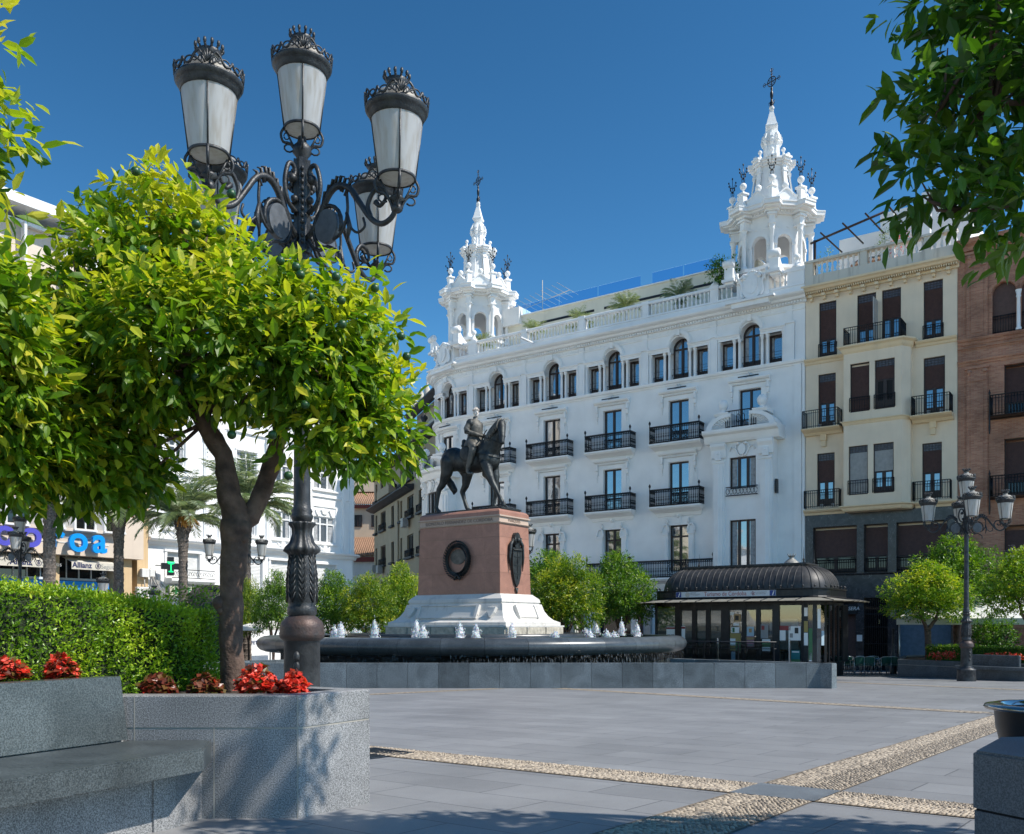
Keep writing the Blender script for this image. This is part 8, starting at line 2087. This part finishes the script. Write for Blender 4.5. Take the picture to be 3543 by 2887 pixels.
def crown_leaves(blobs, nsprig, per, size, tmpl=LEAF8, droop=.35, shell=.55, yellow=.5, flat=.0, up_new=.35, seed=0, jit=.16):
    """sprigs of leaves spread through a set of spheres; leaves radiate round short twigs"""
    g = np.random.default_rng(seed); B = np.array(blobs, float); w_ = B[:, 3] ** 2; w_ = w_ / w_.sum()
    idx = g.choice(len(B), nsprig, p=w_); d = unit(g.normal(size=(nsprig, 3))); r = (shell + (1 - shell) * g.random(nsprig) ** .6)
    C = B[idx, :3] + d * (B[idx, 3] * r)[:, None]
    # drop sprigs deep inside other blobs
    dist = np.linalg.norm(C[:, None, :] - B[None, :, :3], axis=2) / B[None, :, 3]; keep = (dist < shell * .8).sum(1) == 0; keep |= g.random(nsprig) < .25
    C, d, idx = C[keep], d[keep], idx[keep]; n = len(C)
    tw = unit(d + np.array([0, 0, .25]) + g.normal(size=(n, 3)) * .35)
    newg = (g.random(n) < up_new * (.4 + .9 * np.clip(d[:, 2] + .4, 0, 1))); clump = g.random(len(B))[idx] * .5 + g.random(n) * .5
    P = np.repeat(C, per, 0); TW = np.repeat(tw, per, 0); m = len(P); t = g.random(m)
    P = P + TW * (t * size * 1.9)[:, None] + g.normal(size=(m, 3)) * size * jit
    rad = unit(np.cross(TW, g.normal(size=(m, 3)))); D = unit(TW * (.35 + .9 * t)[:, None] + rad * .9 - np.array([0, 0, 1]) * droop * g.random(m)[:, None])
    U = unit(np.array([0, 0, 1.0]) + TW * .5 + g.normal(size=(m, 3)) * .45); S = size * (.6 + .6 * g.random(m))
    V, F, k = leaves(P, D, U, S, tmpl)
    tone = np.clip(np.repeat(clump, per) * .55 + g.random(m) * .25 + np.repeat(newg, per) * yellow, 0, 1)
    return V, F, np.repeat(tone, k), C
def limb(mb, pts, rs, n=9, seed=1, rough=.06):
    """gnarled tapering limb through the points"""
    g = random.Random(seed); P = []; RR = []
    for i in range(len(pts) - 1):
        for q in range(4):
            t = q / 4; a, b = Vector(pts[i]), Vector(pts[i + 1]); p = a.lerp(b, t); r = rs[i] + (rs[i + 1] - rs[i]) * t
            P.append(p + Vector((g.gauss(0, r * rough), g.gauss(0, r * rough), 0))); RR.append(r * (1 + g.gauss(0, .05)))
    P.append(Vector(pts[-1])); RR.append(rs[-1]); mb.tube(P, RR, n)
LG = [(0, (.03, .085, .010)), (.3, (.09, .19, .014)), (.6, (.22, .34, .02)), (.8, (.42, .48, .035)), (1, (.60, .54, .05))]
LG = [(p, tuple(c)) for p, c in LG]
M['leaf'] = mat_leaf('orange_leaf', LG, .42)
M['leafY'] = mat_leaf('yellowing_orange_leaf', [(0, (.03, .085, .010)), (.45, (.10, .20, .015)), (.78, (.29, .36, .025)), (1, (.55, .50, .05))], .4)
M['leafD'] = mat_leaf('dark_orange_leaf', [(0, (.02, .06, .010)), (.45, (.06, .15, .014)), (.8, (.18, .31, .02)), (1, (.34, .45, .03))], .35)
M['bark'] = mat('orange_bark', (.06, .036, .026), .85, 0, .3, 9, .9, 22, c2=(.17, .105, .075))
M['fruit'] = mat('green_orange_fruit', (.02, .075, .02), .35, 0, .2, 30, .2, 90)
def PX(px, py, y): return ((px - 1065) / 1902 * y, y, 1.05 + (1300 - py) / 1902 * y)   # measured photo point at depth y
def branch_web(mb, roots, C, r0=.02, seed=5, every=40):
    """thin twigs from the limb ends out to some of the leaf sprigs"""
    R_ = np.array(roots, float); g = random.Random(seed)
    for c in C[::every]:
        k = int(np.argmin(np.linalg.norm(R_ - c, axis=1))); a = Vector(R_[k]); b = Vector(c); m1 = a.lerp(b, .5) + Vector((g.gauss(0, .05), g.gauss(0, .05), g.gauss(0, .05) - .03)); mb.tube([a, m1, b], [r0, r0 * .65, r0 * .25], 5)
# ---- main orange tree
def blob(px, py, rpx, y): x, yy, z = PX(px, py, y); return (x, yy, z, rpx / 1902 * y)
tree = empty('orange_tree', (-2.06, 6.78, .55), 0, 'big orange tree with green fruit growing in the near planter before the lamp', 'tree')
off = Vector((-2.06, 6.78, .55))
BL = [blob(*b) for b in ((330, 480, 88, 6.9), (240, 590, 100, 6.7), (405, 565, 96, 7.0), (560, 655, 84, 6.8), (690, 645, 68, 6.7), (340, 700, 120, 6.3), (500, 710, 125, 6.5), (640, 740, 105, 6.5), (745, 720, 68, 6.9), (785, 850, 66, 6.9), (735, 875, 78, 6.6), (180, 730, 90, 6.7), (225, 850, 85, 6.6), (130, 650, 52, 6.8), (390, 790, 50, 7.3), (560, 790, 52, 7.5), (655, 850, 66, 6.7), (290, 800, 66, 6.5), (680, 915, 36, 6.6), (790, 920, 40, 6.8), (630, 925, 22, 6.5), (220, 500, 36, 6.9), (400, 440, 26, 6.9), (250, 930, 55, 6.6), (170, 950, 50, 6.5))]
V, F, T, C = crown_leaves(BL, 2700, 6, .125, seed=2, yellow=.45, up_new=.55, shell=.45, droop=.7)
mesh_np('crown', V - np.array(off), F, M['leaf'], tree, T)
mb = MB(Matrix.Translation(-off))
fk = PX(492, 1085, 6.75)
limb(mb, [(-2.06, 6.78, .45), PX(483, 1380, 6.78), PX(481, 1260, 6.76), PX(486, 1160, 6.75), fk], [.115, .09, .088, .094, .112], 14, 3, .05)
limb(mb, [fk, PX(474, 1020, 6.72), PX(464, 945, 6.72), PX(425, 880, 6.7), PX(388, 810, 6.65), PX(345, 730, 6.6), PX(310, 640, 6.65)], [.10, .085, .072, .064, .054, .04, .022], 11, 4)
limb(mb, [PX(500, 1100, 6.77), PX(535, 1050, 6.85), PX(563, 975, 6.95), PX(585, 880, 7.0), PX(600, 810, 7.0), PX(612, 740, 6.9), PX(600, 650, 6.85)], [.082, .072, .064, .058, .048, .036, .02], 11, 5)
limb(mb, [PX(590, 870, 7.0), PX(640, 845, 6.95), PX(700, 820, 6.8), PX(745, 790, 6.8)], [.045, .035, .025, .012], 7, 6)
limb(mb, [PX(425, 880, 6.7), PX(440, 800, 6.9), PX(450, 700, 6.9), PX(430, 600, 6.9)], [.045, .04, .03, .014], 7, 7)
limb(mb, [PX(388, 810, 6.65), PX(320, 790, 6.5), PX(250, 740, 6.6), PX(190, 700, 6.6)], [.04, .03, .022, .01], 7, 8)
mb.sph(fk, .108, 12, 8)
for px, py, r in ((457, 1255, .055), (462, 1270, .04), (505, 1120, .045), (480, 1080, .055), (497, 1180, .035)): mb.sph(PX(px, py, 6.72), r, 10, 8)
branch_web(mb, [PX(310, 640, 6.65), PX(600, 650, 6.85), PX(745, 790, 6.8), PX(430, 600, 6.9), PX(190, 700, 6.6), PX(612, 740, 6.9), PX(345, 730, 6.6), PX(640, 845, 6.95), PX(585, 880, 7.0), PX(425, 880, 6.7), PX(250, 740, 6.6)], C, .016, 5, 26)
mb.build('trunk', M['bark'], tree)
FR = [(408, 467), (282, 357), (481, 404), (583, 543), (616, 556), (625, 572), (699, 576), (710, 625), (645, 617), (143, 649), (210, 677), (235, 745), (532, 668), (407, 785), (368, 795), (945 * .6, 905), (712, 675), (702, 745), (846, 742), (898 * .9, 772), (635, 842), (482, 905), (600, 990), (820, 905), (780, 600), (460, 480), (860 * .97, 700), (196, 880), (300, 520), (540, 760)]
f0 = None
for px, py in FR:
    x, y, z = PX(px, py, 6.15 if 250 < px < 760 else 6.55); p = Vector((x, y, z)) - off
    if f0 is None: mb = MB(); mb.sph((0, 0, 0), .031, 14, 10, .97); f0 = mb.build('green_orange', M['fruit'], tree); f = f0
    else: f = f0.copy(); COL.objects.link(f)
    f.location = p
# ---- neighbour tree at the left edge
t2 = empty('orange_tree', (-5.0, 6.3, .55), 0, 'second orange tree rising out of frame at the far left edge', 'tree'); o2 = Vector((-5.0, 6.3, .55))
BL = [blob(*b) for b in ((-75, 600, 95, 5.3), (-40, 760, 115, 5.6), (50, 840, 95, 6.0), (130, 910, 80, 6.4), (30, 930, 75, 6.0), (220, 955, 70, 6.6), (285, 990, 40, 6.9), (120, 985, 45, 6.5), (0, 720, 80, 5.9), (80, 770, 62, 6.4), (-60, 900, 100, 6.0), (10, 975, 45, 6.1))]
V, F, T, C = crown_leaves(BL, 1650, 6, .125, seed=4, yellow=.45, up_new=.5, shell=.4, droop=.7); mesh_np('crown', V - np.array(o2), F, M['leaf'], t2, T)
mb = MB(Matrix.Translation(-o2)); limb(mb, [(-5.0, 6.3, .45), (-4.95, 6.3, 1.2), PX(-150, 1040, 6.2), PX(-40, 1000, 6.2), PX(60, 950, 6.2), PX(130, 930, 6.3)], [.13, .11, .09, .07, .05, .02], 10, 9); limb(mb, [PX(-150, 1040, 6.2), PX(-60, 850, 5.8), PX(-50, 680, 5.5)], [.07, .05, .02], 8, 10)
branch_web(mb, [PX(130, 930, 6.3), PX(60, 950, 6.2), PX(-50, 680, 5.5), PX(-40, 1000, 6.2)], C, .015, 5, 30); mb.build('trunk', M['bark'], t2)
t3 = empty('orange_branch', (-3.2, 3.6, gz(3.6)), 0, 'close bright leafy twig of a nearer tree at the top left edge', 'tree'); o3 = Vector((-3.2, 3.6, 0))
BL = [blob(*b) for b in ((-35, 120, 36, 3.9), (-8, 270, 26, 3.9), (-50, 360, 40, 3.9), (-110, 220, 100, 4.0), (-20, 430, 34, 4.0))]
V, F, T, C = crown_leaves(BL, 90, 6, .10, seed=6, yellow=.5, up_new=.6, shell=.3); mesh_np('crown', V - np.array(o3) , F, M['leaf'], t3, T).location = (0, 0, -gz(3.6))
mb = MB(Matrix.Translation(-o3)); limb(mb, [(-3.2, 3.6, gz(3.6)), (-3.2, 3.6, 1.5), PX(-160, 400, 3.9), PX(-90, 200, 4.0), PX(-20, 130, 3.9)], [.09, .08, .05, .03, .01], 8, 11); branch_web(mb, [PX(-90, 200, 4.0), PX(-160, 400, 3.9)], C, .01, 5, 8); mb.build('trunk', M['bark'], t3)
# ---- overhanging tree at the right
t4 = empty('orange_tree', (4.6, 4.5, gz(4.5)), 0, 'backlit dark branches of an orange tree hanging in at the top right corner', 'tree'); o4 = Vector((4.6, 4.5, gz(4.5)))
BL = [blob(*b) for b in ((2010, 80, 80, 4.3), (1975, 225, 72, 4.3), (2090, 215, 110, 4.3), (1935, 360, 55, 4.3), (2020, 390, 58, 4.3), (2110, 380, 80, 4.4), (2130, 30, 120, 4.4), (2150, 490, 36, 4.3), (2080, 470, 36, 4.2), (1925, 15, 34, 4.3))] + [(3.3, 4.1, 3.9, .6), (4.4, 3.4, 4.0, .9), (4.9, 2.6, 4.0, .95), (5.3, 3.7, 4.2, .8), (2.45, 4.42, 4.95, .24)]
V, F, T, C = crown_leaves(BL, 3300, 6, .125, seed=8, yellow=.2, up_new=.2, shell=.2, droop=.9); mesh_np('crown', V - np.array(o4), F, M['leafD'], t4, T)
mb = MB(Matrix.Translation(-o4)); limb(mb, [(4.6, 4.5, gz(4.5) - .1), (4.55, 4.5, 1.6), (4.2, 4.5, 2.9), (3.4, 4.4, 3.6), PX(2090, 215, 4.3), PX(1990, 200, 4.3)], [.13, .11, .09, .045, .014, .006], 9, 12); limb(mb, [(4.2, 4.5, 2.9), (4.4, 4.6, 4.2), (4.5, 4.6, 5.0)], [.08, .06, .02], 8, 13); limb(mb, [(3.4, 4.4, 3.6), PX(2090, 430, 4.35), PX(2010, 440, 4.3)], [.025, .012, .006], 7, 14)
branch_web(mb, [PX(2060, 250, 4.3), PX(1950, 240, 4.3), (4.5, 4.6, 5.0), PX(2090, 430, 4.35), PX(2010, 440, 4.3), (3.4, 4.4, 3.6)], C, .012, 5, 20); mb.build('trunk', M['bark'], t4)
# ---- low tree behind the camera's right that only casts its shade is left out; hedge next
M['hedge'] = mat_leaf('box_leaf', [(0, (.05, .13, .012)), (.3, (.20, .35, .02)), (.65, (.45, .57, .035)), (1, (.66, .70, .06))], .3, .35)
hg = empty('hedge', (-2.3, 7.2, .5), 0, 'clipped light green box hedge behind the bench backrest', 'hedge'); oh = Vector((-2.3, 7.2, .5))
def hedge_top(t): return 1.11 + .22 * (1 - math.exp(-t * .9)) + .01 * t
H0 = Vector((-2.23, 7.12)) + BN * .1; HW = .95
g = np.random.default_rng(21); n = 52000
t = g.random(n) ** 1.25 * 4.6; f = g.random(n); zt = 1.11 + .22 * (1 - np.exp(-t * .9)) + .01 * t
sel = g.random(n); u = np.where(sel < .52, g.normal(0, .035, n), np.where(sel < .86, g.random(n) * HW, g.normal(0, .04, n) + (0 if 0 else 0)))
zz = np.where(sel < .52, .5 + (zt - .5) * f, np.where(sel < .86, zt + g.normal(0, .02, n), .5 + (zt - .5) * f)); tt = np.where(sel >= .86, g.normal(0, .035, n), t); u = np.where(sel >= .86, g.random(n) * HW, u)
rr_ = np.clip((zz - (zt - .12)) / .12, 0, 1); lump = .035 * np.sin(t * 7 + zz * 5) + .03 * np.sin(zz * 11 + t * 3) + .02 * np.sin(t * 23)
u = np.where(sel < .52, u + rr_ * .08 - lump, u)
P = np.stack([H0.x - BD.x * tt + BN.x * u, H0.y - BD.y * tt + BN.y * u, zz], 1)
Nn = np.where((sel < .52)[:, None], np.array([-BN.x, -BN.y, .35]), np.where((sel < .86)[:, None], np.array([-.1, -.1, 1.0]), np.array([BD.x, BD.y, .4])))
D = unit(Nn + g.normal(size=(n, 3)) * .75 + np.array([0, 0, .2])); U = unit(Nn + np.array([0, 0, .8]) + g.normal(size=(n, 3)) * .6)
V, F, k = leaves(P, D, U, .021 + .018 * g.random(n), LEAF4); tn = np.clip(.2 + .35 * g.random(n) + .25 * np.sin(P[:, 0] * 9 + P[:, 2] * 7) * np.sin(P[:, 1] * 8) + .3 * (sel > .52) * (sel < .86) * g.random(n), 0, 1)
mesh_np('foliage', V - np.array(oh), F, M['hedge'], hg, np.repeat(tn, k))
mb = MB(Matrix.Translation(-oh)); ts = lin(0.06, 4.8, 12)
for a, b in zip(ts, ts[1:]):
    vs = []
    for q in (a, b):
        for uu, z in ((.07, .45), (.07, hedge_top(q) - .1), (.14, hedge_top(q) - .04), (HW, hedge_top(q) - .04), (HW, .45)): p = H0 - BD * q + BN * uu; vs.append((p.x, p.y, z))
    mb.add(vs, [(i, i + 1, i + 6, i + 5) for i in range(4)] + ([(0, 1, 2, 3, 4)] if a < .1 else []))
mb.build('inner_body', mat('hedge_inside', (.018, .03, .010), .9, 0, .5, 30, 1.0, 60), hg)  # solid dark body filling the hedge behind its leaves
# ---- begonias
M['petal'] = mat_leaf('red_petals', [(0, (.5, .02, .012)), (.5, (.8, .05, .025)), (1, (.9, .2, .14))], .3, .4); M['redleaf'] = mat_leaf('begonia_leaf', [(0, (.09, .025, .015)), (.5, (.24, .05, .03)), (1, (.10, .12, .025))], .3, .3)
def begonia(px, py, y, w_, h, nf, label, red=1.0):
    x, yy, z = PX(px, py, y); T = empty('begonia', (x, yy, z), 0, label, 'flowers', 'red begonias in the near planter'); g = np.random.default_rng(int(px)); n = 270
    a = g.random(n) * 2 * PI; r = np.sqrt(g.random(n)) * w_ / 2; zz = g.random(n) * h * (1 - (r / (w_ * .62)) ** 2); P = np.stack([r * np.cos(a), r * np.sin(a) * .8, zz], 1)
    isf = g.random(n) < nf; out = np.stack([np.cos(a), np.sin(a), .8 + g.random(n)], 1)
    for sel_, m_, nm, s_ in ((isf, 'petal', 'blossom', .042), (~isf, 'redleaf', 'leaves', .05)):
        p = P[sel_]; o_ = out[sel_]; kk_ = 4 if nm == 'blossom' else 2
        p = np.repeat(p, kk_, 0); o_ = unit(np.repeat(o_, kk_, 0)); D = unit(np.cross(o_, g.normal(size=p.shape)) + o_ * .35); U = unit(o_ + g.normal(size=p.shape) * .3)
        T5 = LEAF4[0] * [1, 1.9, 1]; V, F, k = leaves(p, D, U, s_ * (.6 + .6 * g.random(len(p))), (T5, LEAF4[1])); mesh_np(nm, V, F, M[m_], T, np.repeat(np.clip(g.random(len(p)), 0, 1), k))
begonia(18, 1412, 5.53, .2, .12, .5, 'red begonia cluster at the left edge above the bench backrest'); begonia(128, 1412, 5.72, .19, .15, .45, 'red begonia cluster behind the middle of the bench backrest')
begonia(328, 1442, 6.0, .22, .12, .12, 'dark-leaved begonia left of the trunk with one red bloom'); begonia(428, 1442, 6.1, .2, .12, .05, 'purplish begonia without bloom just left of the trunk'); begonia(535, 1444, 6.05, .28, .2, .6, 'biggest red begonia just right of the orange trunk'); begonia(612, 1444, 6.05, .17, .15, .8, 'red begonia in front of the lamp pedestal')
# ---- mid-distance orange trees: three kinds, copied
def small_tree(m, seed, label):
    T = empty('orange_tree', (0, 0, 0), 0, label, 'tree', 'orange trees round the square'); g = random.Random(seed)
    BL = [(0, 0, 3.7, 1.0)] + [(math.cos(a) * .85, math.sin(a) * .85, 3.4 + g.uniform(-.2, .5), .78) for a in lin(g.random(), g.random() + 2 * PI, 7)[:-1]] + [(g.uniform(-.5, .5), g.uniform(-.5, .5), 4.4 + g.uniform(0, .3), .5) for _ in range(4)]
    BL += [(math.cos(a) * 1.1, math.sin(a) * 1.1, 2.75 + g.uniform(-.1, .2), .5) for a in lin(.4, .4 + 2 * PI, 7)[:-1]]
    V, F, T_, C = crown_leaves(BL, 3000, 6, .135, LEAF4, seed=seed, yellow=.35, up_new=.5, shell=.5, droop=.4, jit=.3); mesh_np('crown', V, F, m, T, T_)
    mb = MB(); limb(mb, [(0, 0, -.3), (.03, 0, .8), (0, .02, 1.7)], [.14, .12, .12], 9, seed); limb(mb, [(0, .02, 1.65), (-.25, 0, 2.2), (-.5, .1, 3.0)], [.085, .07, .03], 7, seed + 1); limb(mb, [(0, .02, 1.65), (.28, -.1, 2.2), (.5, -.1, 3.0)], [.085, .07, .03], 7, seed + 2); limb(mb, [(0, .02, 1.65), (0, .3, 2.3), (.1, .5, 3.0)], [.06, .05, .02], 7, seed + 3); mb.build('trunk', M['bark'], T); return T
sA = small_tree(M['leafD'], 31, 'x'); sB = small_tree(M['leafY'], 32, 'x'); sC = small_tree(M['leaf'], 33, 'x')
ST = [('A', 568, 42, .60, .93, 40, 0, 'dark green orange tree just left of the big lamp pole'), ('B', 517, 45, .45, .88, 0, 0, 'thin yellowish orange tree right of the big trunk'), ('A', 690, 42.5, .74, .94, 100, 0, 'dark green orange tree just right of the big lamp pole'), ('B', 765, 41, .78, .86, 30, 0, 'yellow-leaved orange tree over the white parasols'), ('C', 835, 43.5, .72, 1.0, 200, 0, 'taller orange tree touching the left side of the monument'),
      ('B', 1178, 40, 1.02, 1.0, 60, 0, 'yellowish orange tree just right of the monument'), ('A', 1292, 43, 1.02, 1.12, 150, 0, 'dark orange tree left of the kiosk'), ('A', 1130, 46, 1.1, 1.2, 10, 0, 'tall dark orange tree behind the monument right side'),
      ('C', 1930, 38.3, 1.08, .8, 20, .6, 'bright orange tree in the right planter left of the lamp'), ('A', 1990, 41.5, 1.2, 1.12, 90, .6, 'tallest orange tree behind the right lamp'), ('C', 2142, 34.5, 1.0, .84, 200, .6, 'orange tree at the right edge of the picture')]
used = set()
for kd_, px, y, s, sz_, rz, h, lab in ST:
    src = {'A': sA, 'B': sB, 'C': sC}[kd_]; x, yy, z = pxg(px, y)
    o = src if kd_ not in used else copy_tree(src); used.add(kd_)
    o.location = (x, yy, z + h); o.rotation_euler = (0, 0, R(rz)); o.scale = (s, s, sz_); o['label'] = lab
# shrub and low hedge in the right planter
def bush(px, py, y, r, h, m, label, size=.09, n=500, name='shrub'):
    x, yy, z = PX(px, py, y); T = empty(name, (x, yy, z), 0, label, 'shrub'); BL = [(0, 0, h * .5, r)] + [(r * .5 * math.cos(a), r * .5 * math.sin(a), h * (.35 + .4 * ((a * 7) % 1)), r * .6) for a in lin(0, 5, 5)]
    V, F, T_, C = crown_leaves(BL, n, 6, size, LEAF4, seed=int(px), yellow=.3, shell=.4, jit=.3); mesh_np('foliage', V, F, m, T, T_); mb = MB(); 
    for a in (0, 2, 4): mb.tube([(0, 0, 0), (.3 * r * math.cos(a), .3 * r * math.sin(a), h * .5)], .02, 5)
    mb.build('stems', M['bark'], T)
bush(2068, 1352, 37.5, .75, 1.5, M['leafD'], 'dark leafy shrub below the right orange trees', .13, 700)
bush(1504, 594, 54.5, .75, 1.9, M['leafD'], 'dark potted bush on the roof beside the right turret', .2, 220, 'roof_bush')
hr = empty('hedge', (19.0, 35.0, -.35), math.atan2(-4.8, 2.7), 'low yellow-green hedge along the right planter', 'hedge'); g = np.random.default_rng(5); n = 9000
P = np.stack([g.random(n) * 9 - 3.4, g.random(n) * 1.1 - .2, .1 + .47 * g.random(n) ** .4], 1); sel = g.random(n) < .5; P[sel, 1] = -.22 + g.normal(0, .03, sel.sum()); P[sel, 2] = .55 * g.random(sel.sum())
V, F, k = leaves(P, unit(g.normal(size=(n, 3)) + [0, -.5, .6]), unit(g.normal(size=(n, 3)) * .5 + [0, -.3, 1]), .06 + .04 * g.random(n), LEAF4); mesh_np('foliage', V, F, M['leafY'], hr, np.repeat(g.random(n) * .8, k))
mb = MB(); mb.box(-3.4, 5.6, -.18, .85, -.1, .5); mb.build('inner_body', M['hedge'], hr)
for i, (px, py, y) in enumerate(((1949, 1372, 36.0), (1978, 1370, 35.6), (2058, 1374, 34.3), (2082, 1374, 33.9), (2113, 1376, 33.4))):
    x, yy, z = PX(px, py, y); T = empty('begonia', (x, yy, z), 0, 'small red flower clump in the right planter, %s from the left' % ['first', 'second', 'third', 'fourth', 'fifth'][i], 'flowers', 'red flowers in the right planter'); g = np.random.default_rng(i); n = 160
    P = np.stack([g.normal(0, .16, n), g.normal(0, .08, n), g.random(n) * .28], 1); V, F, k = leaves(P, unit(g.normal(size=(n, 3))), unit(g.normal(size=(n, 3)) * .4 + [0, -.4, 1]), .07 + .03 * g.random(n), LEAF4); mesh_np('blossom', V, F, M['petal'], T, np.repeat(g.random(n), k))
# ---- palms
M['frond'] = mat_leaf('palm_frond', [(0, (.16, .21, .12)), (.5, (.30, .36, .21)), (1, (.50, .50, .30))], .25, .5); M['date'] = mat('date_stalks', (.55, .25, .04), .6, 0, .2, 9); M['palmbark'] = mat('palm_trunk', (.075, .06, .05), .9, 0, .5, 14, 1.0, 18, c2=(.22, .18, .15))
def fronds(nf, L, seed, size=.5, nl=54, lift=1.0, w0=.06):
    g = np.random.default_rng(seed); VV, FF, TT = [], [], []; nv = 0; ribs = []
    for i in range(nf):
        az = g.random() * 2 * PI; e0 = math.radians(g.uniform(12, 89)) * lift; t = np.linspace(0, 1, 14); ln = L * g.uniform(.85, 1.1); bend_ = g.uniform(.9, 1.6)
        ang = e0 - bend_ * t ** 1.3; dr = np.stack([np.cos(ang), np.sin(ang)], 1); rz_ = np.cumsum(dr * ln / 14, 0); rib = np.stack([rz_[:, 0] * math.cos(az), rz_[:, 0] * math.sin(az), rz_[:, 1]], 1); ribs.append(rib)
        s = np.linspace(.12, .99, nl); idx = s * 13; lo = idx.astype(int).clip(0, 12); fr = (idx - lo)[:, None]; P = rib[lo] * (1 - fr) + rib[lo + 1] * fr; tan = unit(rib[lo + 1] - rib[lo]); side = unit(np.cross(tan, [0, 0, 1.0]) + 1e-6)
        for sg in (-1, 1):
            D = unit(tan * .75 + side * sg * .9 + np.array([0, 0, -.25]) + g.normal(size=(nl, 3)) * .12); U = unit(np.cross(D, side) * sg + g.normal(size=(nl, 3)) * .3 + [0, 0, .4]); S = size * np.sin(np.clip(s, .08, .97) * PI) ** .55 * (.85 + .3 * g.random(nl))
            V, F, k = leaves(P, D, U, S, (LEAF4[0] * [1, w0 * 3, 1], LEAF4[1])); VV.append(V); FF.append(F + nv); nv += len(V); TT.append(np.repeat(np.clip(g.random(nl) * .5 + .5 * g.random(), 0, 1), k))
    return np.concatenate(VV), np.concatenate(FF), np.concatenate(TT), ribs
def palm(h, label, nf=56, L=3.1, seed=1, lean=0.0):
    T = empty('palm_tree', (0, 0, 0), 0, label, 'palm tree', 'date palms along the left side'); V, F, TT, ribs = fronds(nf, L, seed); V = V + [lean, 0, h]; mesh_np('crown', V, F, M['frond'], T, TT)
    mb = MB()
    for r in ribs: mb.tube([tuple(p + [lean, 0, h]) for p in r[::3]], [.03, .025, .018, .012, .006][:len(r[::3])], 4)
    mb.build('frond_ribs', M['frond'], T); mb = MB(); vs = []; N = 60; K = 14
    for j in range(N + 1):
        t = j / N; r = (.235 - .05 * t) * (1 + .09 * (j % 2)) + (.12 * math.exp(-((1 - t) * 7) ** 2))
        for k in range(K): a = 2 * PI * k / K + j * .3; q = r * (1 + .05 * math.sin(3 * a + j)); vs.append((q * math.cos(a) + lean * t, q * math.sin(a), h * t - .1))
    mb.add(vs, [(j * K + k, j * K + (k + 1) % K, (j + 1) * K + (k + 1) % K, (j + 1) * K + k) for j in range(N) for k in range(K)], False)
    for i in range(60): a = rnd.random() * 6.28; z = h - .75 + rnd.random() * .75; r = .22 + .12 * (z - h + .75); mb.tube([(r * math.cos(a) + lean, r * math.sin(a), z), ((r + .14) * math.cos(a) + lean, (r + .14) * math.sin(a), z + .16)], [.05, .02], 4)
    mb.build('trunk', M['palmbark'], T); mb = MB()
    for i in range(40): a = 5.4 + rnd.gauss(0, .35); l = .5 + rnd.random() * .5; mb.tube([(lean, 0, h + .1), (l * .5 * math.cos(a) + lean, l * .5 * math.sin(a), h + .25), (l * math.cos(a) + lean, l * math.sin(a), h - .1 - rnd.random() * .3)], .02, 4)
    mb.build('date_stalks', M['date'], T); return T
P1 = palm(7.3, 'date palm left of the orange trunk, before the pharmacy', seed=3); P1.location = pxg(381, 44)
for px, y, s, rz, lab in ((247, 44, 1.08, 80, 'date palm between the blue letters and the pharmacy'), (103, 41, 1.22, 150, 'tall thick palm trunk in front of the blue letters'), (512, 48, 1.16, 210, 'palm directly behind the orange trunk')): copy_tree(P1, None, pxg(px, y), R(rz), lab, s=s)
# palms in tubs on the hotel roof
RP = empty('roof_palm', tuple(F2W(-19.2, 1.3, 19.98)), 0, 'leftmost small palm on the hotel roof behind the balustrade', 'potted palm', 'potted palms on the hotel roof')
V, F, TT, ribs = fronds(30, 1.25, 9, .36, 26, 1.0, .05); mesh_np('fronds', V + [0, 0, 1.25], F, M['frond'], RP, TT); mb = MB(); mb.lathe([(.25, 0), (.32, .55), (.28, .55)], 12); mb.tube([(0, 0, .5), (0, 0, 1.3)], .07, 6); mb.build('pot', M['shuttergrey'], RP)
for x, s, lab in ((-15.6, 1.0, 'second small palm from the left on the hotel roof'), (-12.0, 1.15, 'sunlit palm at the middle of the hotel roof'), (-8.3, 1.15, 'rightmost darker palm on the hotel roof'), (-23.7, .95, 'small palm beside the left turret scroll')): copy_tree(RP, None, tuple(F2W(x, 1.3, 19.98)), x, lab, s=s)
for i, (x, y, z, lab) in enumerate(((1.0, .9, 20.9, 'bare reddish climbing shrub at the left end of the cream roof terrace'), (4.9, .8, 21.0, 'pink flowering shrub on the cream roof terrace'), (4.1, 1.0, 21.2, 'yellow-leaved plant by the white terrace pier'))):
    p = F2W(x, y, z); T = empty('terrace_plant', tuple(p), 0, lab, 'plant'); V, F, T_, C = crown_leaves([(0, 0, .5, .6), (0, 0, 1.1, .4)], 90 if i else 40, 5, .1, LEAF4, seed=i, shell=.1, jit=.6); mesh_np('foliage', V, F, M['leafY'] if i != 1 else M['petal'], T, T_)

# the sunlit row continues along the left side towards and behind the camera; the hotel windows mirror it
po = L2W(-92, 0); rw = frame_root('terrace_row', po.x, po.y, LA, 'pale sunlit building row continuing the left side, seen only as reflections'); kr = -rw.location.z
for i, (a, b, h, m) in enumerate(((0, 20, 12, 'white'), (20.2, 42, 14, 'cream'), (42.2, 65.5, 13, 'fascia'))):
    hs = [(x, x + 1.3, z, z + 2.2, .25) for x in np.arange(a + 1.5, b - 2, 3.4) for z in (4.2, 8.0)]
    mb = WM(rw); wall(mb, a, b, -2, h, hs, .25); mb.build('wall', M[m], rw); mb = WM(rw); mb.box(a + .02, b - .02, .3, 12, -2, h); mb.build('building_body', M['glassblk'], rw); mb = WM(rw); mb.box(a, b, -.6, 12.1, h, h + .5); mb.build('roof', M['white2'], rw)
